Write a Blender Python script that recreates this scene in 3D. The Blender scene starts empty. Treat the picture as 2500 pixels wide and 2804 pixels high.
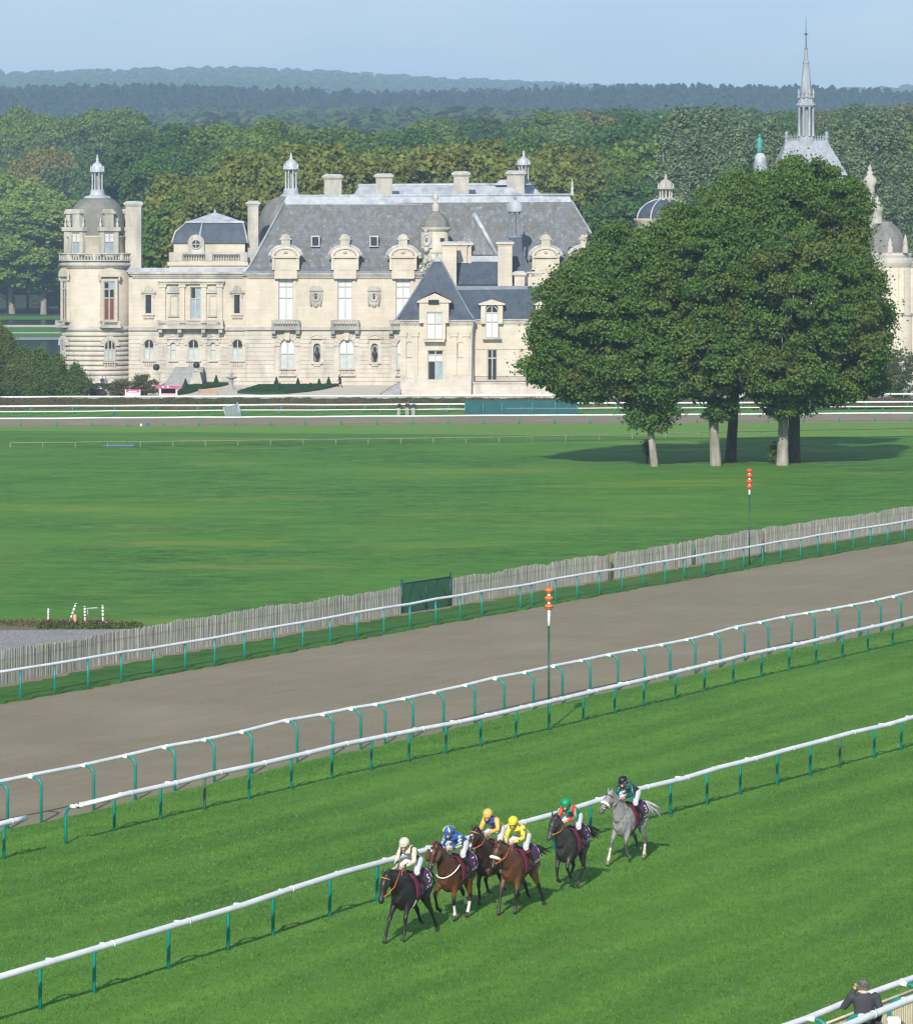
import bpy, bmesh, math, random
import numpy as np
from mathutils import Vector, Matrix, Quaternion
from mathutils.bvhtree import BVHTree

random.seed(7)
S = bpy.context.scene
COL = S.collection
R = math.radians

# ------------------------------------------------------------------ camera, sky, sun, exposure
FPX, HY, HC = 12000.0, 640.0, 17.0            # focal length and horizon row (photo is 2500 wide), eye height on the stand
cam_d = bpy.data.cameras.new('camera')
cam = bpy.data.objects.new('camera', cam_d)
COL.objects.link(cam)
cam.location = (0, 0, HC)
cam.rotation_euler = (R(90), 0, 0)
cam_d.sensor_fit = 'HORIZONTAL'
cam_d.sensor_width = 36
cam_d.lens = FPX / 2500 * 36
cam_d.shift_y = -(1402 - HY) / 2500
cam_d.clip_start = 1
cam_d.clip_end = 30000
S.camera = cam

SUN_EL, SUN_AZ = R(29), R(9)                   # sun behind the stand, a little to the left
to_sun = Vector((-math.sin(SUN_AZ) * math.cos(SUN_EL), -math.cos(SUN_AZ) * math.cos(SUN_EL), math.sin(SUN_EL)))
world = bpy.data.worlds.new('World')
S.world = world
world.use_nodes = True
wn, wl = world.node_tree.nodes, world.node_tree.links
wn.clear()
w_out = wn.new('ShaderNodeOutputWorld')
w_bg = wn.new('ShaderNodeBackground')
w_sky = wn.new('ShaderNodeTexSky')
w_sky.sky_type = 'NISHITA'
w_sky.sun_disc = False
w_sky.sun_elevation = SUN_EL
w_sky.sun_rotation = math.atan2(to_sun.x, to_sun.y)
w_sky.altitude = 50
w_sky.air_density = 1.0
w_sky.dust_density = 0.3
w_sky.ozone_density = 2.0
w_bg.inputs['Strength'].default_value = 0.125
# thin high cloud: a soft whitening of the sky all round
w_tc = wn.new('ShaderNodeTexCoord')
w_map = wn.new('ShaderNodeMapping')
w_map.inputs['Scale'].default_value = (5, 5, 26)
w_noi = wn.new('ShaderNodeTexNoise')
w_noi.inputs['Scale'].default_value = 2.4
w_noi.inputs['Detail'].default_value = 6
w_rmp = wn.new('ShaderNodeMapRange')
w_rmp.inputs['From Min'].default_value = 0.38
w_rmp.inputs['From Max'].default_value = 0.72
w_rmp.inputs['To Min'].default_value = 0.42
w_rmp.inputs['To Max'].default_value = 0.80
w_mix = wn.new('ShaderNodeMix')
w_mix.data_type = 'RGBA'
w_mix.inputs['B'].default_value = (6.5, 6.8, 6.6, 1)
wl.new(w_tc.outputs['Generated'], w_map.inputs['Vector'])
w_sep = wn.new('ShaderNodeSeparateXYZ'); w_cmb = wn.new('ShaderNodeCombineXYZ'); w_ma = wn.new('ShaderNodeMath')
w_ma.operation = 'MULTIPLY_ADD'                # clear washed air: the low sky keeps the blue of the sky a little higher up
w_ma.inputs[1].default_value = 0.8; w_ma.inputs[2].default_value = 0.17
wl.new(w_tc.outputs['Generated'], w_sep.inputs[0])
wl.new(w_sep.outputs['X'], w_cmb.inputs['X']); wl.new(w_sep.outputs['Y'], w_cmb.inputs['Y']); wl.new(w_sep.outputs['Z'], w_ma.inputs[0])
wl.new(w_ma.outputs[0], w_cmb.inputs['Z']); wl.new(w_cmb.outputs[0], w_sky.inputs['Vector'])
wl.new(w_map.outputs['Vector'], w_noi.inputs['Vector'])
wl.new(w_noi.outputs['Fac'], w_rmp.inputs['Value'])
w_fade = wn.new('ShaderNodeMapRange')          # the veil thins out towards the zenith
w_fade.interpolation_type = 'SMOOTHSTEP'
w_fade.inputs['From Min'].default_value = 0.08; w_fade.inputs['From Max'].default_value = 0.6
w_fade.inputs['To Min'].default_value = 1.0; w_fade.inputs['To Max'].default_value = 0.15
w_mul = wn.new('ShaderNodeMath'); w_mul.operation = 'MULTIPLY'
wl.new(w_sep.outputs['Z'], w_fade.inputs['Value'])
wl.new(w_rmp.outputs['Result'], w_mul.inputs[0]); wl.new(w_fade.outputs['Result'], w_mul.inputs[1])
wl.new(w_mul.outputs[0], w_mix.inputs['Factor'])
wl.new(w_sky.outputs['Color'], w_mix.inputs['A'])
wl.new(w_mix.outputs['Result'], w_bg.inputs['Color'])
wl.new(w_bg.outputs['Background'], w_out.inputs['Surface'])

sun_d = bpy.data.lights.new('sun', 'SUN')
sun_d.energy = 4.6
sun_d.angle = R(0.6)
sun_d.color = (1.0, 0.93, 0.82)
sun = bpy.data.objects.new('sun', sun_d)
COL.objects.link(sun)
sun.rotation_euler = to_sun.to_track_quat('Z', 'Y').to_euler()

S.view_settings.view_transform = 'Standard'
S.view_settings.look = 'None'
S.view_settings.gamma = 1
S.view_settings.use_curve_mapping = False
S.view_settings.exposure = 0.42
S.render.engine = 'CYCLES'
S.cycles.use_denoising = True
S.cycles.denoiser = 'OPENIMAGEDENOISE'
S.cycles.denoising_input_passes = 'RGB_ALBEDO_NORMAL'
S.cycles.max_bounces = 5
S.cycles.diffuse_bounces = 3
S.cycles.glossy_bounces = 2
S.cycles.transmission_bounces = 3
S.cycles.transparent_max_bounces = 4
S.cycles.volume_bounces = 0
S.cycles.use_adaptive_sampling = True
S.cycles.adaptive_threshold = 0.02
S.cycles.sample_clamp_indirect = 4
S.cycles.pixel_filter_type = 'BLACKMAN_HARRIS'
S.cycles.filter_width = 1.25

# ------------------------------------------------------------------ where a photo point stands in the place
KN = [(-400.0, 0.0), (365.0, 0.0), (490.0, -4.8), (528.0, -3.05), (9000.0, -3.05)]
def gz(Y):
    for (a, za), (b, zb) in zip(KN, KN[1:]):
        if Y <= b:
            return za + (zb - za) * (Y - a) / (b - a)
    return KN[-1][1]
def at(x, y, D, dz=0.0):
    k = D / FPX
    return Vector(((x - 1250) * k, D, HC - (y - HY) * k + dz))
def gnd(x, y):
    lo, hi = 20.0, 8000.0
    for _ in range(60):
        m = (lo + hi) / 2
        if HC - (y - HY) * m / FPX > gz(m):
            lo = m
        else:
            hi = m
    v = at(x, y, lo)
    v.z = gz(lo)
    return v

# ------------------------------------------------------------------ scene helpers
def tag(o, label=None, cat=None, group=None, kind=None):
    if label: o['label'] = label
    if cat: o['category'] = cat
    if group: o['group'] = group
    if kind: o['kind'] = kind
    return o
def empty(name, loc=(0, 0, 0), label=None, cat=None, group=None, rz=0.0):
    o = bpy.data.objects.new(name, None)
    o.empty_display_size = 0.3
    COL.objects.link(o)
    o.location = loc
    o.rotation_euler = (0, 0, rz)
    return tag(o, label, cat, group)
def place(name, me, parent=None, loc=None, rz=None, scale=None):
    o = bpy.data.objects.new(name, me)
    COL.objects.link(o)
    if parent is not None:
        o.parent = parent
    if loc is not None: o.location = loc
    if rz is not None: o.rotation_euler = (0, 0, rz)
    if scale is not None: o.scale = scale
    return o
def origin_of(o):
    v = Vector((0, 0, 0))
    while o is not None:
        v = v + o.location
        o = o.parent
    return v

class MB:
    """collects shapes in world metres; build() links them as one mesh object"""
    def __init__(self):
        self.v, self.f, self.sm = [], [], []
    def add(self, vs, fs, smooth=False):
        b = len(self.v)
        self.v += [tuple(p) for p in vs]
        self.f += [tuple(i + b for i in f) for f in fs]
        self.sm += [smooth] * len(fs)
        return self
    def box(self, x0, x1, y0, y1, z0, z1):
        if x0 > x1: x0, x1 = x1, x0
        if y0 > y1: y0, y1 = y1, y0
        if z0 > z1: z0, z1 = z1, z0
        vs = [(x0, y0, z0), (x1, y0, z0), (x1, y1, z0), (x0, y1, z0), (x0, y0, z1), (x1, y0, z1), (x1, y1, z1), (x0, y1, z1)]
        return self.add(vs, [(0, 3, 2, 1), (4, 5, 6, 7), (0, 1, 5, 4), (1, 2, 6, 5), (2, 3, 7, 6), (3, 0, 4, 7)])
    def frustum(self, b, t):
        """b, t = (x0,x1,y0,y1,z) bottom and top rectangles"""
        vs = [(b[0], b[2], b[4]), (b[1], b[2], b[4]), (b[1], b[3], b[4]), (b[0], b[3], b[4]),
              (t[0], t[2], t[4]), (t[1], t[2], t[4]), (t[1], t[3], t[4]), (t[0], t[3], t[4])]
        return self.add(vs, [(0, 3, 2, 1), (4, 5, 6, 7), (0, 1, 5, 4), (1, 2, 6, 5), (2, 3, 7, 6), (3, 0, 4, 7)])
    def prism(self, pts, y0, y1):
        """outline of (x, z) points seen from the front, from depth y0 (front) to y1"""
        n = len(pts)
        vs = [(p[0], y0, p[1]) for p in pts] + [(p[0], y1, p[1]) for p in pts]
        fs = [tuple(range(n)), tuple(range(2 * n - 1, n - 1, -1))]
        fs += [(i, i + n, (i + 1) % n + n, (i + 1) % n) for i in range(n)]
        return self.add(vs, fs)
    def tube(self, path, rad, n=8, cap=True, smooth=True, flat=None):
        path = [Vector(p) for p in path]
        m = len(path)
        rad = rad if isinstance(rad, (list, tuple)) else [rad] * m
        vs, up0 = [], None
        for i, p in enumerate(path):
            t = (path[min(i + 1, m - 1)] - path[max(i - 1, 0)]).normalized()
            if up0 is None:
                up0 = Vector((0, 0, 1)) if abs(t.z) < 0.9 else Vector((1, 0, 0))
            s = t.cross(up0)
            if s.length < 1e-5: s = t.orthogonal()
            s.normalize()
            u = s.cross(t).normalized()
            up0 = u
            r = rad[i]
            ra, rb = r if isinstance(r, (list, tuple)) else (r, r)
            for k in range(n):
                a = 2 * math.pi * k / n
                vs.append(p + s * (ra * math.cos(a)) + u * (rb * math.sin(a)))
        fs = []
        for i in range(m - 1):
            for k in range(n):
                k2 = (k + 1) % n
                fs.append((i * n + k, i * n + k2, (i + 1) * n + k2, (i + 1) * n + k))
        self.add(vs, fs, smooth)
        if cap:
            b = len(self.v) - m * n
            self.f += [tuple(b + k for k in range(n))[::-1], tuple(b + (m - 1) * n + k for k in range(n))]
            self.sm += [False, False]
        return self
    def lathe(self, cx, cy, prof, n=24, a0=0.0, a1=2 * math.pi, smooth=True):
        full = abs(a1 - a0 - 2 * math.pi) < 1e-4
        cnt = n if full else n + 1
        vs = []
        for r, z in prof:
            for k in range(cnt):
                a = a0 + (a1 - a0) * k / n
                vs.append((cx + r * math.cos(a), cy + r * math.sin(a), z))
        fs = []
        for i in range(len(prof) - 1):
            for k in range(n):
                k2 = (k + 1) % cnt
                fs.append((i * cnt + k, i * cnt + k2, (i + 1) * cnt + k2, (i + 1) * cnt + k))
        return self.add(vs, fs, smooth)
    def ball(self, c, r, n=10, m=6, sx=1, sy=1, sz=1):
        pr = [(max(1e-4, r * math.sin(math.pi * i / m)), -r * math.cos(math.pi * i / m)) for i in range(m + 1)]
        vs = []
        for rr, z in pr:
            for k in range(n):
                a = 2 * math.pi * k / n
                vs.append((c[0] + sx * rr * math.cos(a), c[1] + sy * rr * math.sin(a), c[2] + sz * z))
        fs = [(i * n + k, i * n + (k + 1) % n, (i + 1) * n + (k + 1) % n, (i + 1) * n + k) for i in range(m) for k in range(n)]
        return self.add(vs, fs, True)
    def mesh(self, name, mat=None, origin=None):
        me = bpy.data.meshes.new(name)
        vs = self.v
        if origin is not None:
            ox, oy, oz = origin
            vs = [(a - ox, b - oy, c - oz) for a, b, c in vs]
        me.from_pydata(vs, [], self.f)
        me.polygons.foreach_set('use_smooth', self.sm)
        if mat is not None: me.materials.append(mat)
        me.update()
        return me
    def build(self, name, mat, parent=None, label=None, cat=None, group=None, kind=None):
        o = place(name, self.mesh(name, mat, origin_of(parent) if parent is not None else None), parent)
        return tag(o, label, cat, group, kind)

def big_mesh(name, V, F, mat, attr=None):
    """numpy quads or triangles; attr = per-face value stored as 'tint'"""
    me = bpy.data.meshes.new(name)
    n = F.shape[1]
    me.vertices.add(len(V)); me.loops.add(F.size); me.polygons.add(len(F))
    me.vertices.foreach_set('co', np.ascontiguousarray(V, np.float32).ravel())
    me.loops.foreach_set('vertex_index', np.ascontiguousarray(F, np.int32).ravel())
    me.polygons.foreach_set('loop_start', np.arange(0, F.size, n, dtype=np.int32))
    me.polygons.foreach_set('loop_total', np.full(len(F), n, np.int32))
    if attr is not None:
        a = me.attributes.new('tint', 'FLOAT', 'FACE')
        a.data.foreach_set('value', np.ascontiguousarray(attr, np.float32))
    if mat is not None: me.materials.append(mat)
    me.update(calc_edges=True)
    return me

# ------------------------------------------------------------------ materials
def new_mat(name):
    m = bpy.data.materials.new(name)
    m.use_nodes = True
    nt = m.node_tree
    return m, nt.nodes, nt.links, nt.nodes['Principled BSDF']
def rgba(c): return (c[0], c[1], c[2], 1)
def noise_node(n, l, vec, scale, detail=4, rough=0.55, stretch=None):
    if stretch is not None:
        mp = n.new('ShaderNodeMapping')
        mp.inputs['Scale'].default_value = stretch
        l.new(vec, mp.inputs['Vector'])
        vec = mp.outputs['Vector']
    t = n.new('ShaderNodeTexNoise')
    t.inputs['Scale'].default_value = scale
    t.inputs['Detail'].default_value = detail
    t.inputs['Roughness'].default_value = rough
    l.new(vec, t.inputs['Vector'])
    return t.outputs['Fac']
def mrange(n, l, v, a, b, c=0.0, d=1.0):
    m = n.new('ShaderNodeMapRange')
    m.inputs['From Min'].default_value = a; m.inputs['From Max'].default_value = b
    m.inputs['To Min'].default_value = c; m.inputs['To Max'].default_value = d
    l.new(v, m.inputs['Value'])
    return m.outputs['Result']
def mixc(n, l, fac, a, b, mode='MIX'):
    m = n.new('ShaderNodeMix')
    m.data_type = 'RGBA'
    m.blend_type = mode
    for sock, val in ((m.inputs['Factor'], fac), (m.inputs['A'], a), (m.inputs['B'], b)):
        if isinstance(val, (int, float)): sock.default_value = val
        elif isinstance(val, (tuple, list)): sock.default_value = rgba(val)
        else: l.new(val, sock)
    return m.outputs['Result']
def math_node(n, l, op, a, b=None):
    m = n.new('ShaderNodeMath')
    m.operation = op
    for i, v in enumerate((a, b)):
        if v is None: continue
        if isinstance(v, (int, float)): m.inputs[i].default_value = v
        else: l.new(v, m.inputs[i])
    return m.outputs['Value']
def bump(n, l, p, h, strength, dist=0.05):
    b = n.new('ShaderNodeBump')
    b.inputs['Strength'].default_value = strength
    b.inputs['Distance'].default_value = dist
    l.new(h, b.inputs['Height'])
    l.new(b.outputs['Normal'], p.inputs['Normal'])
def pos_node(n): return n.new('ShaderNodeNewGeometry').outputs['Position']
def mat_noise(name, c1, c2, scale=1.0, rough=0.7, stretch=None, bmp=0.0, dist=0.03, detail=5, lo=0.3, hi=0.7, metallic=0.0, spec=0.4, c3=None, scale3=0.2):
    m, n, l, p = new_mat(name)
    P = pos_node(n)
    f = noise_node(n, l, P, scale, detail, stretch=stretch)
    c = mixc(n, l, mrange(n, l, f, lo, hi), c1, c2)
    if c3 is not None:
        g = noise_node(n, l, P, scale3, 4)
        c = mixc(n, l, mrange(n, l, g, 0.48, 0.68), c, c3)
    l.new(c, p.inputs['Base Color'])
    p.inputs['Roughness'].default_value = rough
    p.inputs['Metallic'].default_value = metallic
    p.inputs['Specular IOR Level'].default_value = spec
    if bmp: bump(n, l, p, f, bmp, dist)
    return m

M = {}
M['white_plastic'] = mat_noise('white_plastic', (0.60, 0.63, 0.68), (0.78, 0.80, 0.83), 1.6, 0.42, bmp=0.05)
M['clamp_white'] = mat_noise('clamp_white', (0.75, 0.75, 0.70), (0.85, 0.85, 0.82), 4, 0.4)
M['teal'] = mat_noise('teal_plastic', (0.0, 0.175, 0.15), (0.01, 0.245, 0.20), 2.5, 0.38, bmp=0.05)
M['weathered_green'] = mat_noise('weathered_green_post', (0.05, 0.10, 0.09), (0.08, 0.16, 0.15), 3, 0.6)
M['dark_green_paint'] = mat_noise('dark_green_paint', (0.005, 0.05, 0.035), (0.01, 0.08, 0.055), 5, 0.45)
M['pale_wood'] = mat_noise('weathered_paling', (0.19, 0.185, 0.165), (0.45, 0.44, 0.405), 9, 0.9, stretch=(1, 1, 0.08), c3=(0.27, 0.285, 0.235), scale3=0.9)
M['cream_wood'] = mat_noise('cream_wood', (0.50, 0.43, 0.30), (0.66, 0.58, 0.44), 6, 0.7)
# ------------------------------------------------------------------ photo positions of the rail posts (feet)
PA = [(110, 2770), (258, 2725), (462, 2659), (625, 2608), (748, 2567), (903, 2515), (1033, 2475.5), (1152, 2440), (1289, 2398), (1384, 2369),
      (1516, 2330), (1617, 2298), (1727, 2266), (1836, 2236), (1936, 2208), (2027, 2181), (2128, 2154), (2219, 2129), (2300, 2106), (2394, 2080), (2468, 2058)]
PB = [(180, 2316), (313, 2280), (440, 2248), (560, 2221), (682, 2193), (798, 2165), (909, 2137), (1017, 2114), (1120, 2090), (1221, 2069), (1316, 2048),
      (1413, 2025), (1504, 2003), (1597, 1978), (1683, 1957), (1763, 1939), (1850, 1917), (1929, 1896), (2008, 1877), (2085, 1858), (2161, 1840), (2235, 1823), (2307, 1805), (2376, 1788), (2444, 1772)]
PC = [(21, 2272), (113, 2254), (257, 2220), (371, 2193), (479, 2167), (587, 2144), (690, 2121), (814, 2089), (911, 2069), (988, 2053), (1055, 2039), (1131, 2022), (1215, 2003),
      (1300, 1982), (1381, 1963), (1461, 1944), (1540, 1926), (1616, 1908), (1692, 1892), (1765, 1876), (1835, 1862), (1904, 1846), (1972, 1829), (2039, 1811), (2104, 1795), (2168, 1779), (2231, 1767), (2293, 1756), (2353, 1744), (2412, 1731), (2468, 1719)]
PD = [(56, 1918), (150, 1902), (241, 1886), (332, 1869), (419, 1853), (507, 1838), (588, 1823), (669, 1809), (751, 1794), (829, 1779), (904, 1765), (977, 1751), (1051, 1738), (1122, 1725),
      (1193, 1712), (1260, 1700), (1319, 1689), (1425, 1671), (1456, 1665), (1521, 1653), (1580, 1642), (1641, 1631), (1703, 1620), (1760, 1609), (1821, 1599), (1873, 1590), (1927, 1580),
      (1982, 1570), (2036, 1560), (2088, 1551), (2137, 1542), (2192, 1533), (2239, 1525), (2288, 1516), (2336, 1508), (2384, 1499), (2431, 1492), (2477, 1484)]
PF = [(0, 1883), (130, 1858), (246, 1834), (415, 1805), (700, 1756), (900, 1721), (1099, 1686), (1236, 1664), (1456, 1624), (1758, 1577), (1909, 1549), (2143, 1508), (2350, 1474), (2500, 1449)]
def extend(pts, back, fwd):
    d0 = (pts[1] - pts[0]).normalized(); d0 = (pts[3] - pts[0]).normalized()
    d1 = (pts[-1] - pts[-4]).normalized()
    return [pts[0] - d0 * back] + pts + [pts[-1] + d1 * fwd]
gA, gB, gC, gD, gF = [[gnd(*p) for p in L] for L in (PA, PB, PC, PD, PF)]
RD = (gA[-1] - gA[0]).normalized()                 # along the home straight, away from the eye
RP = Vector((RD.y, -RD.x, 0))                      # across it, towards the stand

def resample(pts, step):
    out, rest = [pts[0].copy()], 0.0
    for a, b in zip(pts, pts[1:]):
        L = (b - a).length
        if L < 1e-6: continue
        t = step - rest
        while t <= L:
            out.append(a + (b - a) * (t / L)); t += step
        rest = L - (t - step)
    return out

def grass_mat(name, dark, light, dry, dry_lo, dry_hi, along, fine=9.0, stripe=0.0, bmp=0.6, patch=0.07, dist=0.06, str_st=(0.16, 1.3, 1), dry_st=(0.3, 1.6, 1), w=(0.42, 0.34, 0.24), big=0.35):
    """grass: fine tuft relief, streaks along the mowing direction, dry patches"""
    m, n, l, p = new_mat(name)
    P = pos_node(n)
    rot = n.new('ShaderNodeVectorRotate')
    rot.rotation_type = 'Z_AXIS'
    rot.inputs['Angle'].default_value = -math.atan2(along.y, along.x)
    l.new(P, rot.inputs['Vector'])
    Q = rot.outputs['Vector']
    f_fine = noise_node(n, l, P, fine, 6, 0.75, stretch=(1, 0.28, 1))
    f_str = noise_node(n, l, Q, 1.0, 5, 0.6, stretch=str_st)
    f_mid = noise_node(n, l, P, 0.9, 5, 0.6)
    f_big = noise_node(n, l, P, patch, 4, 0.5)
    mix = math_node(n, l, 'ADD', math_node(n, l, 'MULTIPLY', f_fine, w[0]), math_node(n, l, 'MULTIPLY', f_str, w[1]))
    mix = math_node(n, l, 'ADD', mix, math_node(n, l, 'MULTIPLY', f_mid, w[2]))
    c = mixc(n, l, mrange(n, l, mix, 0.38, 0.62), dark, light)
    if stripe:
        sx = n.new('ShaderNodeSeparateXYZ'); l.new(Q, sx.inputs[0])
        wob = math_node(n, l, 'MULTIPLY', noise_node(n, l, Q, 0.35, 2, stretch=(0.2, 1, 1)), 2.2)
        s = math_node(n, l, 'SINE', math_node(n, l, 'ADD', math_node(n, l, 'MULTIPLY', sx.outputs['Y'], 2.3), wob))
        c = mixc(n, l, mrange(n, l, s, -0.8, 0.8, 0.0, stripe), c, (dark[0] * 0.7, dark[1] * 0.74, dark[2] * 0.7))
    c = mixc(n, l, mrange(n, l, f_big, 0.38, 0.66, 0.0, big), c, light)
    f_dry = noise_node(n, l, Q, 0.09, 5, 0.6, stretch=dry_st)
    c = mixc(n, l, mrange(n, l, f_dry, dry_lo, dry_hi, 0.0, 0.8), c, dry)
    l.new(c, p.inputs['Base Color'])
    p.inputs['Roughness'].default_value = 0.85
    p.inputs['Specular IOR Level'].default_value = 0.15
    h = math_node(n, l, 'ADD', f_fine, math_node(n, l, 'MULTIPLY', f_str, 0.5))
    bump(n, l, p, h, bmp, dist)
    return m
M['turf'] = grass_mat('race_turf', (0.038, 0.128, 0.016), (0.130, 0.290, 0.040), (0.19, 0.27, 0.055), 0.60, 0.82, RD, fine=8.0, stripe=0.36)
M['field'] = grass_mat('field_grass', (0.022, 0.098, 0.014), (0.096, 0.240, 0.030), (0.21, 0.255, 0.050), 0.53, 0.77, Vector((1, 0.10, 0)), fine=4.0, patch=0.05, str_st=(0.22, 0.34, 1), dry_st=(0.55, 1.0, 1), w=(0.22, 0.36, 0.42), big=0.6)
M['far_turf'] = grass_mat('far_turf', (0.095, 0.220, 0.030), (0.160, 0.295, 0.045), (0.12, 0.20, 0.04), 0.62, 0.75, Vector((1, 0.05, 0)), fine=2.0)
M['verge'] = grass_mat('verge_grass', (0.022, 0.085, 0.016), (0.070, 0.185, 0.034), (0.14, 0.17, 0.05), 0.62, 0.75, RD, fine=9.0)
M['dirt'] = mat_noise('sand_track', (0.205, 0.178, 0.122), (0.245, 0.214, 0.150), 0.55, 0.95, bmp=0.0, c3=(0.27, 0.236, 0.168), scale3=0.12)
def dirt_detail():
    m = M['dirt']; n, l = m.node_tree.nodes, m.node_tree.links; p = n['Principled BSDF']
    P = pos_node(n)
    rot = n.new('ShaderNodeVectorRotate'); rot.rotation_type = 'Z_AXIS'
    rot.inputs['Angle'].default_value = -math.atan2(RD.y, RD.x)
    l.new(P, rot.inputs['Vector'])
    f1 = noise_node(n, l, rot.outputs['Vector'], 1.0, 4, 0.6, stretch=(0.12, 2.4, 1))
    f2 = noise_node(n, l, P, 7.0, 5, 0.7)
    src = p.inputs['Base Color'].links[0].from_socket
    c = mixc(n, l, mrange(n, l, f1, 0.35, 0.7, 0, 0.4), src, (0.150, 0.130, 0.090))
    c = mixc(n, l, mrange(n, l, f2, 0.40, 0.70, 0, 0.55), c, (0.30, 0.265, 0.195))
    l.new(c, p.inputs['Base Color'])
    bump(n, l, p, math_node(n, l, 'ADD', f2, f1), 0.35, 0.03)
    p.inputs['Specular IOR Level'].default_value = 0.1
dirt_detail()
M['gravel'] = mat_noise('grey_gravel', (0.13, 0.13, 0.13), (0.40, 0.39, 0.38), 7, 0.95, bmp=0.8, dist=0.08, c3=(0.22, 0.22, 0.21), scale3=0.5)
M['pale_gravel'] = mat_noise('pale_gravel', (0.50, 0.45, 0.37), (0.60, 0.55, 0.47), 0.6, 0.95)
M['soil'] = mat_noise('soil', (0.10, 0.095, 0.05), (0.19, 0.16, 0.09), 4, 0.95, bmp=0.5)

def sheet(name, left, right, mat, z, ragged=0.0, lift_edge=False):
    """strip of ground between two lines of points; z = height above the ground below"""
    n = min(len(left), len(right))
    b = MB()
    rnd = random.Random(len(name) * 13 + n)
    vs = []
    for i in range(n):
        a, c = left[i].copy(), right[i].copy()
        if ragged:
            d = (c - a).normalized()
            a -= d * rnd.uniform(-ragged, ragged)
            c += d * rnd.uniform(-ragged, ragged)
        a.z = gz(a.y) + z; c.z = gz(c.y) + z
        vs += [a, c]
    if lift_edge:
        vs2 = []
        for i in range(0, 2 * n, 2):
            a, c = vs[i], vs[i + 1]
            d = (c - a).normalized()
            vs2 += [Vector((a.x, a.y, gz(a.y) + 0.001)) - d * 0.01, a, c, Vector((c.x, c.y, gz(c.y) + 0.001)) + d * 0.01]
        fs = [(i * 4 + j, i * 4 + j + 1, i * 4 + j + 5, i * 4 + j + 4) for i in range(n - 1) for j in range(3)]
        b.add(vs2, fs)
    else:
        b.add(vs, [(2 * i, 2 * i + 1, 2 * i + 3, 2 * i + 2) for i in range(n - 1)])
    return b.build(name, mat, kind='structure')

# the ground: one sheet to the horizon
gb = MB()
ys = [-400, 0, 60, 120, 180, 270, 365, 425, 490, 528, 580, 800, 1500, 3000, 8600]
xs = [-4000, -800, -200, -60, 0, 60, 200, 800, 4000]
for Y in ys:
    for X in xs: gb.v.append((X, Y, gz(Y)))
nx = len(xs)
for j in range(len(ys) - 1):
    for i in range(nx - 1):
        gb.f.append((j * nx + i, j * nx + i + 1, (j + 1) * nx + i + 1, (j + 1) * nx + i)); gb.sm.append(False)
gb.build('ground', M['field'], kind='structure')

def line_at(pts, Y):
    for a, b in zip(pts, pts[1:]):
        if a.y <= Y <= b.y:
            t = (Y - a.y) / (b.y - a.y)
            return a + (b - a) * t
    return (pts[0] if Y < pts[0].y else pts[-1]).copy()
eA, eC, eD, eF = extend(gA, 90, 160), extend(gC, 100, 180), extend(gD, 130, 160), extend(gF, 130, 160)
Yr = list(np.arange(60, 340, 0.4))
lC = [line_at(eC, y) + RP * 0.10 for y in Yr]
lD = [line_at(eD, y) for y in Yr]
lF = [line_at(eF, y) for y in Yr]
wob = [Vector((random.uniform(-0.09, 0.09), 0, 0)) for _ in Yr]
sheet('dirt_track', [line_at(eD, y) - RP * 0.5 for y in Yr[::4]], [line_at(eC, y) + RP * 0.6 for y in Yr[::4]], M['dirt'], 0.004)
sheet('race_turf', [p + w for p, w in zip(lC, wob)], [p + RP * 90 for p in lC], M['turf'], 0.035, 0.0, True)
wob2 = [Vector((random.uniform(-0.16, 0.16), 0, 0)) for _ in Yr]
sheet('grass_verge', [p - RP * 0.15 for p in lF], [p + RP * 0.12 + w for p, w in zip(lD, wob2)], M['verge'], 0.09, 0.0, True)
sheet('worn_soil_strip', [p - RP * 0.25 for p in lF], [p + RP * (0.30 + 0.4 * random.random()) for p in lF], mat_noise('dry_soil_edge', (0.17, 0.145, 0.09), (0.27, 0.22, 0.15), 2.5, 0.95), 0.096)

# gravel lay-by and its weedy verge behind the paling fence
def patch(name, pix, mat, z):
    b = MB()
    vs = [gnd(*p) for p in pix]
    for v in vs: v.z = gz(v.y) + z
    b.add(vs, [tuple(range(len(vs)))[::-1]])
    o = b.build(name, mat, kind='structure')
    return o
patch('gravel_lay_by', [(-260, 1728), (150, 1724), (385, 1722), (470, 1716), (300, 1800), (0, 1850), (-260, 1890)], M['gravel'], 0.006)
patch('soil_bank', [(-260, 1708), (0, 1706), (110, 1698), (240, 1694), (330, 1702), (400, 1712), (385, 1723), (150, 1725), (-260, 1729)], M['soil'], 0.010)

# far course: pale turf, the far sand track, strips of grass and the garden gravel behind
def rows(pix0, pix1, n=40):
    """two photo rows (x0,y0,x1,y1) turned into matching lines of ground points"""
    out = []
    for (x0, y0, x1, y1) in (pix0, pix1):
        out.append([gnd(x0 + (x1 - x0) * i / n, y0 + (y1 - y0) * i / n) for i in range(n + 1)])
    return out
a, b_ = rows((-700, 1234, 3200, 1186), (-700, 1172, 3200, 1153))
sheet('far_turf', a, b_, M['far_turf'], 0.03)
a, b_ = rows((-700, 1173, 3200, 1154.0), (-700, 1146, 3200, 1131))
sheet('far_dirt_track', a, b_, M['dirt'], 0.045)
a, b_ = rows((-700, 1146.5, 3200, 1131.5), (-700, 1118, 3200, 1108))
sheet('far_grass_strip', a, b_, M['turf'], 0.055)
a, b_ = rows((150, 1092, 3200, 1092), (150, 1045, 3200, 1045))
sheet('garden_gravel', a, b_, M['pale_gravel'], 0.03)

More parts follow.
